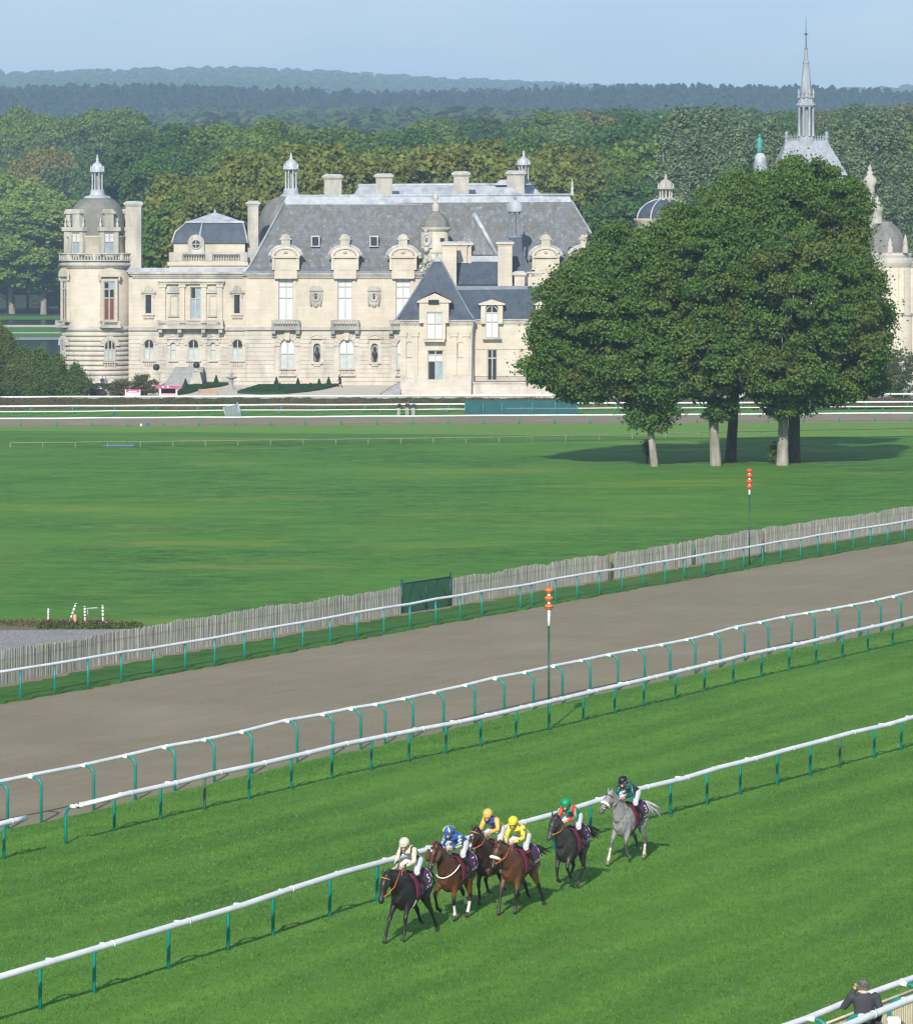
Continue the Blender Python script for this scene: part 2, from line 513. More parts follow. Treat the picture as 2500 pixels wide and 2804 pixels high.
# ------------------------------------------------------------------ running rails
def running_rail(feet, height, arm, arm_dir, rail_r, post_r, label, group, ext0=0.0, ext1=0.0, post_mat='teal', rail_mat='white_plastic', clamp=True, name='running_rail', end_caps=True, weathered=()):
    root = empty(name, feet[0], label, 'rail', group)
    o = Vector(feet[0])
    # one post mesh shared by all posts of this rail
    pb = MB()
    zt = height - 0.0
    if arm > 0.05:
        r = min(0.26, arm)
        pts = [Vector((0, 0, -0.15)), Vector((0, 0, zt - r))]
        for k in range(1, 7):
            t = k / 6 * math.pi / 2
            pts.append(arm_dir * (r * (1 - math.cos(t))) + Vector((0, 0, zt - r + r * math.sin(t))))
        if arm > r: pts.append(arm_dir * arm + Vector((0, 0, zt)))
    else:
        pts = [Vector((0, 0, -0.15)), Vector((0, 0, zt * 0.5)), Vector((0, 0, zt - rail_r * 0.4))]
    pb.tube(pts, post_r, 8)
    pm = pb.mesh('post', M[post_mat])
    pw = pb.mesh('post', M['weathered_green'])
    cb = MB()
    ad = arm_dir
    cb.tube([ad * (arm - 0.14) + Vector((0, 0, zt)), ad * (arm + 0.02) + Vector((0, 0, zt))], post_r * 1.3, 8)
    cm = cb.mesh('clamp', M['clamp_white'])
    tops = []
    for i, f in enumerate(feet):
        p = place('post', pw if i in weathered else pm, root, f - o)
        if clamp: place('clamp', cm, p)
        jit = random.uniform(-0.028, 0.028)
        tops.append(f + arm_dir * (arm + (rail_r * 0.9 if arm > 0.05 else 0)) + Vector((0, 0, height + jit)))
    d0 = (tops[1] - tops[0]).normalized(); d1 = (tops[-1] - tops[-2]).normalized()
    line = [tops[0] - d0 * ext0] + tops + [tops[-1] + d1 * ext1] if (ext0 or ext1) else tops
    rb = MB()
    rb.tube(line, rail_r, 12)
    if clamp:
        for a, b in zip(tops, tops[1:]):        # sleeves where two lengths of rail meet
            if random.random() < 0.85:
                d = (b - a).normalized()
                c = a + d * random.uniform(0.15, 0.32)
                rb.tube([c, c + d * 0.05], rail_r * 1.10, 12)
    rb.build('rail', M[rail_mat], root)
    return root
running_rail(gA, 1.13, 0.30, RP, 0.078, 0.042, 'long white running rail on teal posts, directly beside the galloping horses', 'white running rails', 14, 14, weathered=(18,))
running_rail(gB, 1.10, 0.30, RP, 0.078, 0.042, 'white running rail on teal posts standing on the turf, with an open pipe end', 'white running rails', -0.25, 14, weathered=(3,))
running_rail([gnd(11, 2358), gnd(11, 2358) - RD * 2.3, gnd(11, 2358) - RD * 4.6], 1.10, 0.30, RP, 0.078, 0.042, 'short stub of white running rail ending at the photo\'s edge beyond the gap', 'white running rails', 0.55, 2)
running_rail(gC, 1.30, 0.42, -RP, 0.062, 0.042, 'white running rail on arched teal posts along the near edge of the sand track', 'white running rails', 14, 14)
running_rail(gD, 1.12, 0.0, RP, 0.058, 0.042, 'white running rail on straight teal posts in front of the wooden paling fence', 'white running rails', 14, 14, clamp=False)

# the rail of the far course
def far_rail(x0, y0, x1, y1, n, height, label, rail_r=0.075, post_mat='teal', rail_mat='white_plastic', jig=0.0, skip=()):
    feet = []
    for i in range(n):
        if i in skip: continue
        t = i / (n - 1)
        feet.append(gnd(x0 + (x1 - x0) * t, y0 + (y1 - y0) * t + random.uniform(-jig, jig)))
    return running_rail(feet, height, 0.0, RP, rail_r, 0.06, label, 'far white rails', 6, 6, post_mat, rail_mat, clamp=False)
far_rail(-40, 1171, 2590, 1154.5, 28, 1.02, 'white rail on teal posts along the near side of the distant sand track', 0.085)
far_rail(-60, 1143.5, 2600, 1128, 30, 0.68, 'thin low white rail on short teal posts beyond the distant sand track', 0.06)
far_rail(-30, 1137, 2600, 1124, 24, 1.05, 'thick white rail behind the thin low one on the far grass strip', 0.10)
far_rail(-50, 1104, 2600, 1094, 22, 0.72, 'topmost distant white rail along the garden hedge', 0.11)

M['grey_wood'] = mat_noise('grey_wood', (0.12, 0.13, 0.09), (0.24, 0.24, 0.18), 5, 0.9)
feet = [gnd(28 + (1276 - 28) * i / 14, 1230 - 15 * i / 14) for i in range(14)] + [gnd(1276 + 1184 * i / 13, 1215 - 27 * i / 13) for i in range(14)] + [gnd(2560, 1185)]
running_rail(feet, 0.50, 0.0, RP, 0.04, 0.055, 'low brown wooden rail on pale posts crossing the field', None, 0, 5, 'grey_wood', 'grey_wood', clamp=False, name='field_rail')

# ------------------------------------------------------------------ chestnut paling fence and its gate
def pale_fence(pts, label, seed, dark_posts=()):
    rnd = random.Random(seed)
    root = empty('paling_fence', pts[0], label, 'fence', 'wooden paling fences')
    line = resample(pts, 0.053)
    b = MB()
    und = 0.0
    for i, p in enumerate(line[:-1]):
        d = (line[i + 1] - p).normalized(); s = Vector((d.y, -d.x, 0))
        und = und * 0.97 + rnd.uniform(-0.012, 0.012)
        h = 1.33 + und * 1.6 + rnd.uniform(-0.035, 0.035)
        lean = d * rnd.uniform(-0.05, 0.05) + s * rnd.uniform(-0.02, 0.02)
        w = rnd.uniform(0.018, 0.029); t = rnd.uniform(0.008, 0.014)
        off = s * rnd.uniform(-0.015, 0.015)
        z0 = gz(p.y)
        base = p + off; top = base + lean + Vector((0, 0, h))
        base = Vector((base.x, base.y, z0))
        vs = [base - d * w - s * t, base + d * w - s * t, base + d * w + s * t, base - d * w + s * t,
              top - d * w - s * t, top + d * w - s * t, top + d * w + s * t, top - d * w + s * t]
        b.add(vs, [(4, 5, 6, 7), (0, 1, 5, 4), (1, 2, 6, 5), (2, 3, 7, 6), (3, 0, 4, 7)])
    b.build('pales', M['pale_wood'], root, kind='stuff')
    for z in (1.02,):
        wb = MB()
        ln = line[::16]
        wb.tube([Vector((p.x, p.y, z)) + RP * 0.032 for p in ln], 0.004, 5)
        wb.build('wire', M['grey_wood'], root)
    for pp, hh, mm in dark_posts:
        q = gnd(*pp)
        pb = MB()
        pb.tube([q + RP * 0.10 + Vector((0, 0, -0.1)), q + RP * 0.10 + Vector((0, 0, hh))], 0.07, 8, smooth=True)
        pb.build('fence_post', M[mm], root)
    return root
gL, gR = gnd(1100, 1686), gnd(1234, 1665)
left_pts = [p for p in extend(gF, 22, 0)[:-1] if p.y < gL.y - 1] + [gL]
right_pts = [gR] + [p for p in extend(gF, 0, 14)[1:] if p.y > gR.y + 2]
pale_fence(left_pts, 'grey weathered paling fence running from the gravel to the green gate', 3)
pale_fence(right_pts, 'grey weathered paling fence running on from the green gate up the straight', 5,
           [((1664, 1594), 1.40, 'soil'), ((1893, 1552), 1.15, 'weathered_green'), ((2083, 1518), 1.25, 'soil')])

def field_gate():
    root = empty('field_gate', gL, 'dark green mesh double gate set in the paling fence', 'gate')
    d = (gR - gL); d.z = 0
    L = d.length; d.normalize()
    Z = Vector((0, 0, 1))
    mid = L * 0.5
    s = RP
    for a, c in ((0.06, mid - 0.02), (mid + 0.02, L - 0.06)):
        lf = MB()
        q = lambda u, z: gL + d * u + Z * z
        loop = [q(a, 0.12), q(c, 0.12), q(c, 1.42), q(a, 1.42), q(a, 0.12)]
        for u, v in zip(loop, loop[1:]): lf.tube([u, v], 0.035, 6)
        m_ = (a + c) / 2
        lf.tube([q(a, 0.14), q(m_, 1.40)], 0.022, 6); lf.tube([q(m_, 1.40), q(c, 0.14)], 0.022, 6)
        leaf = lf.build('gate_leaf', M['dark_green_paint'], root)
        mb = MB()
        k = 0
        while a + 0.05 + k * 0.05 < c - 0.03:
            u = a + 0.05 + k * 0.05
            mb.tube([q(u, 0.14), q(u, 1.40)], 0.009, 4, cap=False); k += 1
        for k in range(25):
            z = 0.18 + k * 0.05
            mb.tube([q(a, z), q(c, z)], 0.009, 4, cap=False)
        mb.build('wire_mesh', M['dark_green_paint'], leaf, kind='stuff')
    for u in (0, L):
        pb = MB()
        pb.tube([gL + d * u + Z * -0.1, gL + d * u + Z * 1.62], 0.055, 8)
        pb.build('gate_post', M['dark_green_paint'], root)
field_gate()
# ------------------------------------------------------------------ the chateau: materials
def stone_mat(name, c1, c2, stain, st_lo=0.5, st_hi=0.75, bands=0.0):
    m, n, l, p = new_mat(name)
    P = pos_node(n)
    f = noise_node(n, l, P, 0.5, 6)
    c = mixc(n, l, mrange(n, l, f, 0.3, 0.7), c1, c2)
    g = noise_node(n, l, P, 0.55, 6, 0.65, stretch=(1, 1, 0.28))
    c = mixc(n, l, mrange(n, l, g, st_lo, st_hi, 0, 0.75), c, stain)
    h = noise_node(n, l, P, 0.8, 6, 0.7, stretch=(0.5, 0.5, 2.2))
    c = mixc(n, l, mrange(n, l, h, 0.55, 0.75, 0, bands), c, stain)
    w = n.new('ShaderNodeTexBrick')
    w.inputs['Scale'].default_value = 1.0
    w.inputs['Brick Width'].default_value = 1.3
    w.inputs['Row Height'].default_value = 0.5
    w.inputs['Mortar Size'].default_value = 0.012
    w.inputs['Color1'].default_value = (1, 1, 1, 1); w.inputs['Color2'].default_value = (0.93, 0.93, 0.92, 1); w.inputs['Mortar'].default_value = (0.80, 0.79, 0.76, 1)
    sp = n.new('ShaderNodeSeparateXYZ'); cb = n.new('ShaderNodeCombineXYZ')
    l.new(P, sp.inputs[0]); l.new(sp.outputs['X'], cb.inputs['X']); l.new(sp.outputs['Z'], cb.inputs['Y'])
    l.new(cb.outputs[0], w.inputs['Vector'])
    c = mixc(n, l, 1.0, c, w.outputs['Color'], 'MULTIPLY')
    l.new(c, p.inputs['Base Color'])
    p.inputs['Roughness'].default_value = 0.9
    p.inputs['Specular IOR Level'].default_value = 0.2
    bump(n, l, p, noise_node(n, l, P, 6, 4), 0.15, 0.02)
    return m
M['stone'] = stone_mat('cream_limestone', (0.50, 0.452, 0.375), (0.58, 0.535, 0.452), (0.39, 0.36, 0.31), 0.50, 0.76, 0.4)
M['stone_low'] = stone_mat('weathered_limestone', (0.47, 0.435, 0.38), (0.57, 0.535, 0.475), (0.29, 0.28, 0.26), 0.48, 0.72, 0.7)
M['stone_trim'] = stone_mat('grey_trim_stone', (0.43, 0.41, 0.37), (0.52, 0.50, 0.45), (0.23, 0.23, 0.22), 0.42, 0.68, 0.6)
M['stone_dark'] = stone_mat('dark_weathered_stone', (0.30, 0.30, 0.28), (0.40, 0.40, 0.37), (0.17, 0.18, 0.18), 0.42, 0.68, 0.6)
def slate_mat(name, c1, c2, c3, streak):
    m, n, l, p = new_mat(name)
    P = pos_node(n)
    f = noise_node(n, l, P, 1.5, 7, 0.7, stretch=(1, 1, 0.5))
    c = mixc(n, l, mrange(n, l, f, 0.32, 0.68), c1, c2)
    g = noise_node(n, l, P, 0.8, 7, 0.72, stretch=(1.2, 1.2, 0.30))
    c = mixc(n, l, mrange(n, l, g, 0.44, 0.62, 0, 0.85), c, c3)
    h = noise_node(n, l, P, 1.6, 5, 0.6, stretch=(1.4, 1.4, 0.07))
    c = mixc(n, l, mrange(n, l, h, 0.57, 0.72, 0, streak), c, (0.38, 0.41, 0.45))
    e0 = noise_node(n, l, P, 5.0, 3, 0.6, stretch=(0.8, 0.8, 2.4))
    wv = n.new('ShaderNodeTexWave'); wv.bands_direction = 'Z'; wv.inputs['Scale'].default_value = 1.1; wv.inputs['Distortion'].default_value = 0.6; l.new(P, wv.inputs['Vector'])
    e = math_node(n, l, 'ADD', math_node(n, l, 'MULTIPLY', e0, 0.72), math_node(n, l, 'MULTIPLY', wv.outputs['Fac'], 0.28))
    c = mixc(n, l, mrange(n, l, e, 0.35, 0.7, 0, 0.30), c, (c1[0] * 0.5, c1[1] * 0.5, c1[2] * 0.5))
    l.new(c, p.inputs['Base Color'])
    p.inputs['Roughness'].default_value = 0.62
    p.inputs['Specular IOR Level'].default_value = 0.3
    bump(n, l, p, e, 0.25, 0.05)
    return m
M['slate_grey'] = slate_mat('mossy_grey_slate', (0.105, 0.115, 0.126), (0.215, 0.230, 0.250), (0.122, 0.116, 0.088), 0.7)
M['slate_dome'] = slate_mat('dark_dome_slate', (0.13, 0.13, 0.122), (0.19, 0.19, 0.175), (0.24, 0.24, 0.22), 0.12)
M['slate_blue'] = slate_mat('blue_slate', (0.045, 0.062, 0.090), (0.065, 0.085, 0.115), (0.085, 0.105, 0.13), 0.10)
M['lead'] = mat_noise('roof_lead', (0.30, 0.33, 0.37), (0.46, 0.49, 0.53), 0.9, 0.55, stretch=(1, 1, 0.4), c3=(0.24, 0.27, 0.31), scale3=0.5)
M['lead_pale'] = mat_noise('pale_lead', (0.33, 0.36, 0.40), (0.48, 0.51, 0.55), 1.3, 0.5, c3=(0.25, 0.28, 0.32), scale3=0.6)
M['lead_blue'] = mat_noise('blue_lead', (0.12, 0.155, 0.20), (0.20, 0.24, 0.29), 1.2, 0.5)
M['blind'] = mat_noise('white_blind', (0.50, 0.53, 0.56), (0.60, 0.62, 0.64), 2.0, 0.35, stretch=(3, 1, 0.3))
M['blind_grey'] = mat_noise('grey_green_blind', (0.36, 0.42, 0.41), (0.46, 0.52, 0.50), 1.5, 0.35)
M['glass_dark'] = mat_noise('dark_glass', (0.015, 0.018, 0.022), (0.035, 0.04, 0.048), 1.5, 0.12, spec=0.5)
M['glass_grey_blue'] = mat_noise('grey_blue_glass', (0.22, 0.30, 0.36), (0.32, 0.40, 0.46), 1.0, 0.12, spec=0.6)  # grey-blue pane colour, paler than the dark glass
M['red_curtain'] = mat_noise('red_brown_curtain', (0.13, 0.045, 0.022), (0.20, 0.07, 0.035), 2, 0.6, stretch=(4, 4, 0.4))
M['window_frame'] = mat_noise('cream_window_frame', (0.36, 0.355, 0.33), (0.44, 0.43, 0.40), 3, 0.5)
M['bronze'] = mat_noise('dark_bronze', (0.012, 0.012, 0.014), (0.035, 0.035, 0.04), 3, 0.45)
M['verdigris'] = mat_noise('verdigris', (0.03, 0.20, 0.20), (0.08, 0.32, 0.30), 2, 0.7)
M['iron'] = mat_noise('iron', (0.02, 0.02, 0.022), (0.05, 0.05, 0.05), 5, 0.6)
M['step_stone'] = mat_noise('grey_step_stone', (0.22, 0.23, 0.23), (0.33, 0.335, 0.33), 1.2, 0.9, bmp=0.2)

# ------------------------------------------------------------------ building pieces (front faces look to -Y)
def arc_top(x, xa, xb, zb, rise):
    m, w = (xa + xb) / 2, (xb - xa) / 2
    t = max(-1.0, min(1.0, (x - m) / w))
    return zb - rise + rise * math.sqrt(max(0.0, 1 - t * t))
def facade(parent, x0, x1, z0, z1, y, ops, mat, name='wall', depth=0.45, side=8.0):
    """front wall with real openings (xa, xb, za, zb, rise), reveals, and plain flanks behind"""
    b = MB()
    X = sorted({x0, x1, *[v for o in ops for v in o[:2] if x0 < v < x1]})
    Z = sorted({z0, z1, *[v for o in ops for v in o[2:4] if z0 < v < z1]})
    for i in range(len(X) - 1):
        for j in range(len(Z) - 1):
            cx, cz = (X[i] + X[i + 1]) / 2, (Z[j] + Z[j + 1]) / 2
            if any(o[0] < cx < o[1] and o[2] < cz < o[3] for o in ops): continue
            b.add([(X[i], y, Z[j]), (X[i + 1], y, Z[j]), (X[i + 1], y, Z[j + 1]), (X[i], y, Z[j + 1])], [(0, 1, 2, 3)])
    for xa, xb, za, zb, rise in ops:
        yb = y + depth
        zs = zb - rise
        b.add([(xa, y, za), (xa, yb, za), (xa, yb, zs), (xa, y, zs)], [(0, 1, 2, 3)])
        b.add([(xb, y, za), (xb, yb, za), (xb, yb, zs), (xb, y, zs)], [(3, 2, 1, 0)])
        b.add([(xa, y, za), (xb, y, za), (xb, yb, za), (xa, yb, za)], [(0, 1, 2, 3)])
        N = 10 if rise else 1
        pts = [(xa + (xb - xa) * i / N) for i in range(N + 1)]
        zz = [arc_top(x, xa, xb, zb, rise) if rise else zb for x in pts]
        for i in range(N):
            b.add([(pts[i], y, zz[i]), (pts[i + 1], y, zz[i + 1]), (pts[i + 1], yb, zz[i + 1]), (pts[i], yb, zz[i])], [(3, 2, 1, 0)])
            if rise and (zb - zz[i] > 1e-4 or zb - zz[i + 1] > 1e-4):
                b.add([(pts[i], y, zz[i]), (pts[i + 1], y, zz[i + 1]), (pts[i + 1], y, zb), (pts[i], y, zb)], [(0, 1, 2, 3)])
    ys = y + side
    b.add([(x0, ys, z0), (x0, y, z0), (x0, y, z1), (x0, ys, z1)], [(0, 1, 2, 3)])
    b.add([(x1, y, z0), (x1, ys, z0), (x1, ys, z1), (x1, y, z1)], [(0, 1, 2, 3)])
    b.add([(x1, ys, z0), (x0, ys, z0), (x0, ys, z1), (x1, ys, z1)], [(0, 1, 2, 3)])
    b.add([(x0, y, z1), (x1, y, z1), (x1, ys, z1), (x0, ys, z1)], [(0, 1, 2, 3)])
    return b.build(name, mat, parent)
def window(parent, xa, xb, za, zb, y, cols=(0.5,), rws=(), rise=0.0, panes=None, fw=0.13, rz=None, frame='window_frame', set_back=0.22):
    """frame with mullions and transoms; every pane a piece of its own"""
    w, h = xb - xa, zb - za
    f = MB()
    y0, y1 = y + set_back - 0.10, y + set_back + 0.06
    zs = zb - rise
    f.box(xa, xa + fw, y0, y1, za, zs); f.box(xb - fw, xb, y0, y1, za, zs); f.box(xa + fw, xb - fw, y0, y1, za, za + fw)
    if rise:
        N = 8
        for i in range(N):
            t0, t1 = math.pi * i / N, math.pi * (i + 1) / N
            m, rw = (xa + xb) / 2, w / 2
            q = [(m - rw * math.cos(t0), zs + rise * math.sin(t0)), (m - rw * math.cos(t1), zs + rise * math.sin(t1)),
                 (m - (rw - fw) * math.cos(t1), zs + (rise - fw) * math.sin(t1)), (m - (rw - fw) * math.cos(t0), zs + (rise - fw) * math.sin(t0))]
            f.prism(q[::-1], y0, y1)
    else:
        f.box(xa + fw, xb - fw, y0, y1, zb - fw, zb)
    cx = [xa] + [xa + w * c for c in cols] + [xb]
    cz = [za] + [za + h * r for r in rws] + [zb]
    for c in cx[1:-1]: f.box(c - fw / 2, c + fw / 2, y0 - 0.012, y1 - 0.012, za + fw, zb - fw if not rise else arc_top(c, xa, xb, zb, rise) - fw)
    for r in cz[1:-1]: f.box(xa + fw, xb - fw, y0 - 0.022, y1 - 0.022, r - fw / 2, r + fw / 2)
    o = f.build('window', M[frame], parent)
    k = 0
    for j in range(len(cz) - 1):
        for i in range(len(cx) - 1):
            b = MB()
            p0, p1, q0, q1 = cx[i] + 0.02, cx[i + 1] - 0.02, cz[j] + 0.02, cz[j + 1] - 0.02
            if rise and q1 > zs:
                N = 5
                top = [(p0 + (p1 - p0) * t / N) for t in range(N + 1)]
                pts = [(p0, q0), (p1, q0)] + [(x, max(q0 + 0.01, min(q1, arc_top(x, xa, xb, zb, rise) - 0.03))) for x in top[::-1]]
                b.prism(pts, y + set_back, y + set_back + 0.03)
            else:
                b.box(p0, p1, y + set_back, y + set_back + 0.03, q0, q1)
            mt = panes[j] if panes else 'glass_dark'
            if isinstance(mt, (list, tuple)): mt = mt[i]
            b.build('pane', M[mt], o)
            k += 1
    if rz is not None: o.rotation_euler = (0, 0, rz)
    return o
def course_bands(parent, x0, x1, z0, z1, y, ops, mat, pitch=0.56, proud=0.07, joint=0.09):
    """rusticated stone courses, each its own piece, stopping at the openings"""
    z = z0
    while z < z1 - 0.15:
        zt = min(z + pitch, z1) - joint
        xs_ = [(x0, x1)]
        for o in ops:
            if o[2] < zt and o[3] > z:
                a, c = o[0], o[1]
                nxt = []
                for s, e in xs_:
                    if c <= s or a >= e: nxt.append((s, e)); continue
                    if a > s: nxt.append((s, a))
                    if c < e: nxt.append((c, e))
                xs_ = nxt
        b = MB()
        for s, e in xs_: b.box(s, e, y - proud, y + 0.02, z, zt)
        if xs_: b.build('stone_course', mat, parent)
        z += pitch
def baluster_run(mb, x0, x1, y, z0, z1, n):
    for i in range(n):
        x = x0 + (x1 - x0) * (i + 0.5) / n
        r = (x1 - x0) / n * 0.27
        h = z1 - z0
        mb.lathe(x, y, [(r * 0.7, z0), (r * 1.15, z0 + 0.3 * h), (r * 0.45, z0 + 0.7 * h), (r * 0.8, z1)], 6)
def balcony(parent, x0, x1, z0, z1, y, proj, n, corbels=(), mat='stone_trim', base_h=0.35, rz=None):
    """balustraded balcony standing out from the wall; z0 = floor underside, z1 = top of rail"""
    b = MB()
    b.box(x0, x1, y - proj, y + 0.1, z0, z0 + base_h)
    b.box(x0 + 0.08, x1 - 0.08, y - proj + 0.06, y - proj + 0.34, z1 - 0.16, z1)
    b.box(x0 + 0.08, x1 - 0.08, y - proj + 0.06, y - proj + 0.34, z0 + base_h + 0.002, z0 + base_h + 0.12)
    for xa, xb in ((x0 + 0.08, x0 + 0.4), (x1 - 0.4, x1 - 0.08)):
        b.box(xa, xb, y - proj + 0.05, y - proj + 0.36, z0 + base_h + 0.003, z1 - 0.002)
    for xa in (x0 + 0.08, x1 - 0.3): b.box(xa, xa + 0.22, y - proj + 0.36, y + 0.05, z1 - 0.16, z1 - 0.001)
    o = b.build('balcony', M[mat], parent)
    bb = MB()
    baluster_run(bb, x0 + 0.42, x1 - 0.42, y - proj + 0.2, z0 + base_h + 0.1, z1 - 0.14, n)
    bb.build('balusters', M[mat], o, kind='stuff')
    for c in corbels:
        cb = MB()
        cb.prism([(c - 0.28, z0 - 0.95), (c + 0.28, z0 - 0.95), (c + 0.28, z0), (c - 0.28, z0)], y - proj * 0.35, y + 0.05)
        cb.prism([(c - 0.25, z0 - 0.5), (c + 0.25, z0 - 0.5), (c + 0.25, z0 - 0.001), (c - 0.25, z0 - 0.001)], y - proj * 0.85, y - proj * 0.34)
        cb.build('corbel', M[mat], o)
    if rz is not None: o.rotation_euler = (0, 0, rz)
    return o
def pediment(parent, xa, xb, z0, h, y, proj=0.3, curved=False, mat='stone', name='pediment', rz=None, brackets=True):
    m, w = (xa + xb) / 2, (xb - xa) / 2
    b = MB()
    b.box(xa, xb, y - proj, y + 0.05, z0, z0 + 0.16)
    if curved:
        pts = [(m - w * math.cos(math.pi * i / 10), z0 + 0.161 + h * math.sin(math.pi * i / 10)) for i in range(11)]
        b.prism(pts[::-1], y - proj * 0.75, y + 0.05)
        inn = [(m - w * 0.8 * math.cos(math.pi * i / 10), z0 + 0.25 + h * 0.62 * math.sin(math.pi * i / 10)) for i in range(11)]
    else:
        b.prism([(xa, z0 + 0.161), (xb, z0 + 0.161), (m, z0 + 0.16 + h)], y - proj * 0.75, y + 0.05)
        b.prism([(xa - 0.05, z0 + 0.162), (xa + 0.1, z0 + 0.162), (m, z0 + h), (m, z0 + h + 0.28)], y - proj * 1.1, y - proj * 0.74)
        b.prism([(xb - 0.1, z0 + 0.162), (xb + 0.05, z0 + 0.162), (m, z0 + h + 0.28), (m, z0 + h)], y - proj * 1.1, y - proj * 0.74)
    if brackets:
        for x in (xa + 0.06, xb - 0.26): b.box(x, x + 0.2, y - proj * 0.7, y + 0.05, z0 - 0.5, z0 - 0.001)
    o = b.build(name, M[mat], parent)
    if rz is not None: o.rotation_euler = (0, 0, rz)
    return o
def cornice(parent, x0, x1, z0, z1, y, mat='stone_trim', proj=0.55, teeth=True):
    b = MB()
    h = z1 - z0
    b.box(x0 - proj, x1 + proj, y - proj, y + 0.3, z1 - 0.32 * h, z1)
    b.box(x0 - proj * 0.6, x1 + proj * 0.6, y - proj * 0.62, y + 0.3, z0 + 0.38 * h, z1 - 0.321 * h)
    b.box(x0 - 0.1, x1 + 0.1, y - 0.12, y + 0.3, z0, z0 + 0.379 * h)
    o = b.build('cornice', M[mat], parent)
    if teeth:
        t = MB()
        n = int((x1 - x0) / 0.42)
        for i in range(n):
            x = x0 + (x1 - x0) * (i + 0.5) / n
            t.box(x - 0.1, x + 0.1, y - proj * 0.55, y - 0.1, z0 + 0.12 * h, z0 + 0.375 * h)
        t.build('dentils', M[mat], o, kind='stuff')
    return o
def chimney(parent, x0, x1, y0, y1, z0, z1, mat='stone_trim', flutes=True, cap='lead_pale'):
    b = MB()
    b.box(x0, x1, y0, y1, z0, z1 - 0.7)
    w = 0.16
    b.box(x0 - w * 0.6, x1 + w * 0.6, y0 - w * 0.6, y1 + w * 0.6, z1 - 0.7, z1 - 0.5)
    b.box(x0 - w * 1.6, x1 + w * 1.6, y0 - w * 1.6, y1 + w * 1.6, z1 - 0.5, z1 - 0.22)
    if flutes:
        n = max(3, int((x1 - x0) / 0.4))
        for i in range(n):
            x = x0 + (x1 - x0) * (i + 0.5) / n
            b.box(x - 0.08, x + 0.08, y0 - 0.06, y0 + 0.02, z0, z1 - 0.75)
    o = b.build('chimney', M[mat], parent)
    c = MB()
    c.frustum((x0 - w * 1.3, x1 + w * 1.3, y0 - w * 1.3, y1 + w * 1.3, z1 - 0.22), (x0 + 0.15, x1 - 0.15, y0 + 0.15, y1 - 0.15, z1))
    c.build('cap', M[cap], o)
    return o
def cupola(parent, cx, cy, z0, zc0, zc1, zd, zf, r, n=8, mat='lead_pale', base_r=None, col='lead_pale', open_mat='stone_trim'):
    """lantern: plinth, ring of columns, small dome, finial"""
    br = base_r or r * 1.25
    b = MB()
    b.lathe(cx, cy, [(br, z0), (br, z0 + 0.1), (r * 1.12, z0 + (zc0 - z0) * 0.45), (r * 1.05, zc0), (0.01, zc0 + 0.001)], 16)
    o = b.build('cupola', M[mat], parent)
    for k in range(n):
        a = 2 * math.pi * (k + 0.5) / n
        c = MB()
        c.lathe(cx + r * 0.82 * math.cos(a), cy + r * 0.82 * math.sin(a), [(r * 0.17, zc0), (r * 0.13, zc0 + 0.2), (r * 0.12, zc1 - 0.2), (r * 0.18, zc1)], 8)
        c.build('column', M[col], o)
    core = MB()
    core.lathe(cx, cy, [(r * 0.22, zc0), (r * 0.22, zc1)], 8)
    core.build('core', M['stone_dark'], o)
    d = MB()
    h = zd - zc1
    d.lathe(cx, cy, [(0.01, zc1 + 0.001), (r * 1.2, zc1 + 0.002), (r * 1.25, zc1 + 0.12 * h), (r * 1.02, zc1 + 0.16 * h), (r * 1.0, zc1 + 0.42 * h), (r * 0.86, zc1 + 0.66 * h), (r * 0.55, zc1 + 0.86 * h), (r * 0.2, zd), (0.01, zd + 0.01)], 16)
    d.build('dome', M[mat], o)
    for k in range(n):
        a = 2 * math.pi * (k + 0.5) / n
        q = MB()
        X, Y = cx + r * 1.08 * math.cos(a), cy + r * 1.08 * math.sin(a)
        q.lathe(X, Y, [(0.09, zc1 + 0.1 * h), (0.12, zc1 + 0.3 * h), (0.05, zc1 + 0.4 * h), (0.09, zc1 + 0.5 * h), (0.01, zc1 + 0.62 * h)], 6)
        q.build('pinnacle', M[mat], o)
    fn = MB()
    hf = zf - zd
    fn.lathe(cx, cy, [(r * 0.3, zd - 0.02), (r * 0.16, zd + 0.2 * hf), (r * 0.26, zd + 0.4 * hf), (r * 0.1, zd + 0.6 * hf), (r * 0.17, zd + 0.75 * hf), (0.01, zf)], 10)
    fn.build('finial', M[mat], o)
    return o
def cross_surround(parent, xa, xb, za, zb, y, t=0.28, proud=0.12, mat='stone', rz=None):
    b = MB()
    b.box(xa - t, xa, y - proud, y + 0.3, za, zb); b.box(xb, xb + t, y - proud, y + 0.3, za, zb)
    b.box(xa - t, xb + t, y - proud, y + 0.3, zb + 0.001, zb + t); b.box(xa - t - 0.1, xb + t + 0.1, y - proud * 1.5, y + 0.3, za - 0.22, za - 0.001)
    o = b.build('surround', M[mat], parent)
    if rz is not None: o.rotation_euler = (0, 0, rz)
    return o
def arch_surround(parent, xa, xb, zb, rise, y, t=0.45, proud=0.16, mat='stone_low'):
    """ring of wedge stones over an arched opening"""
    m, w = (xa + xb) / 2, (xb - xa) / 2
    N = 9
    for i in range(N):
        t0, t1 = math.pi * (i + 0.04) / N, math.pi * (i + 0.96) / N
        q = [(m - w * math.cos(t0), zb - rise + rise * math.sin(t0)), (m - w * math.cos(t1), zb - rise + rise * math.sin(t1)),
             (m - (w + t) * math.cos(t1), zb - rise + (rise + t) * math.sin(t1)), (m - (w + t) * math.cos(t0), zb - rise + (rise + t) * math.sin(t0))]
        b = MB(); b.prism(q, y - proud, y + 0.02)
        b.build('arch_stone', M[mat], parent)

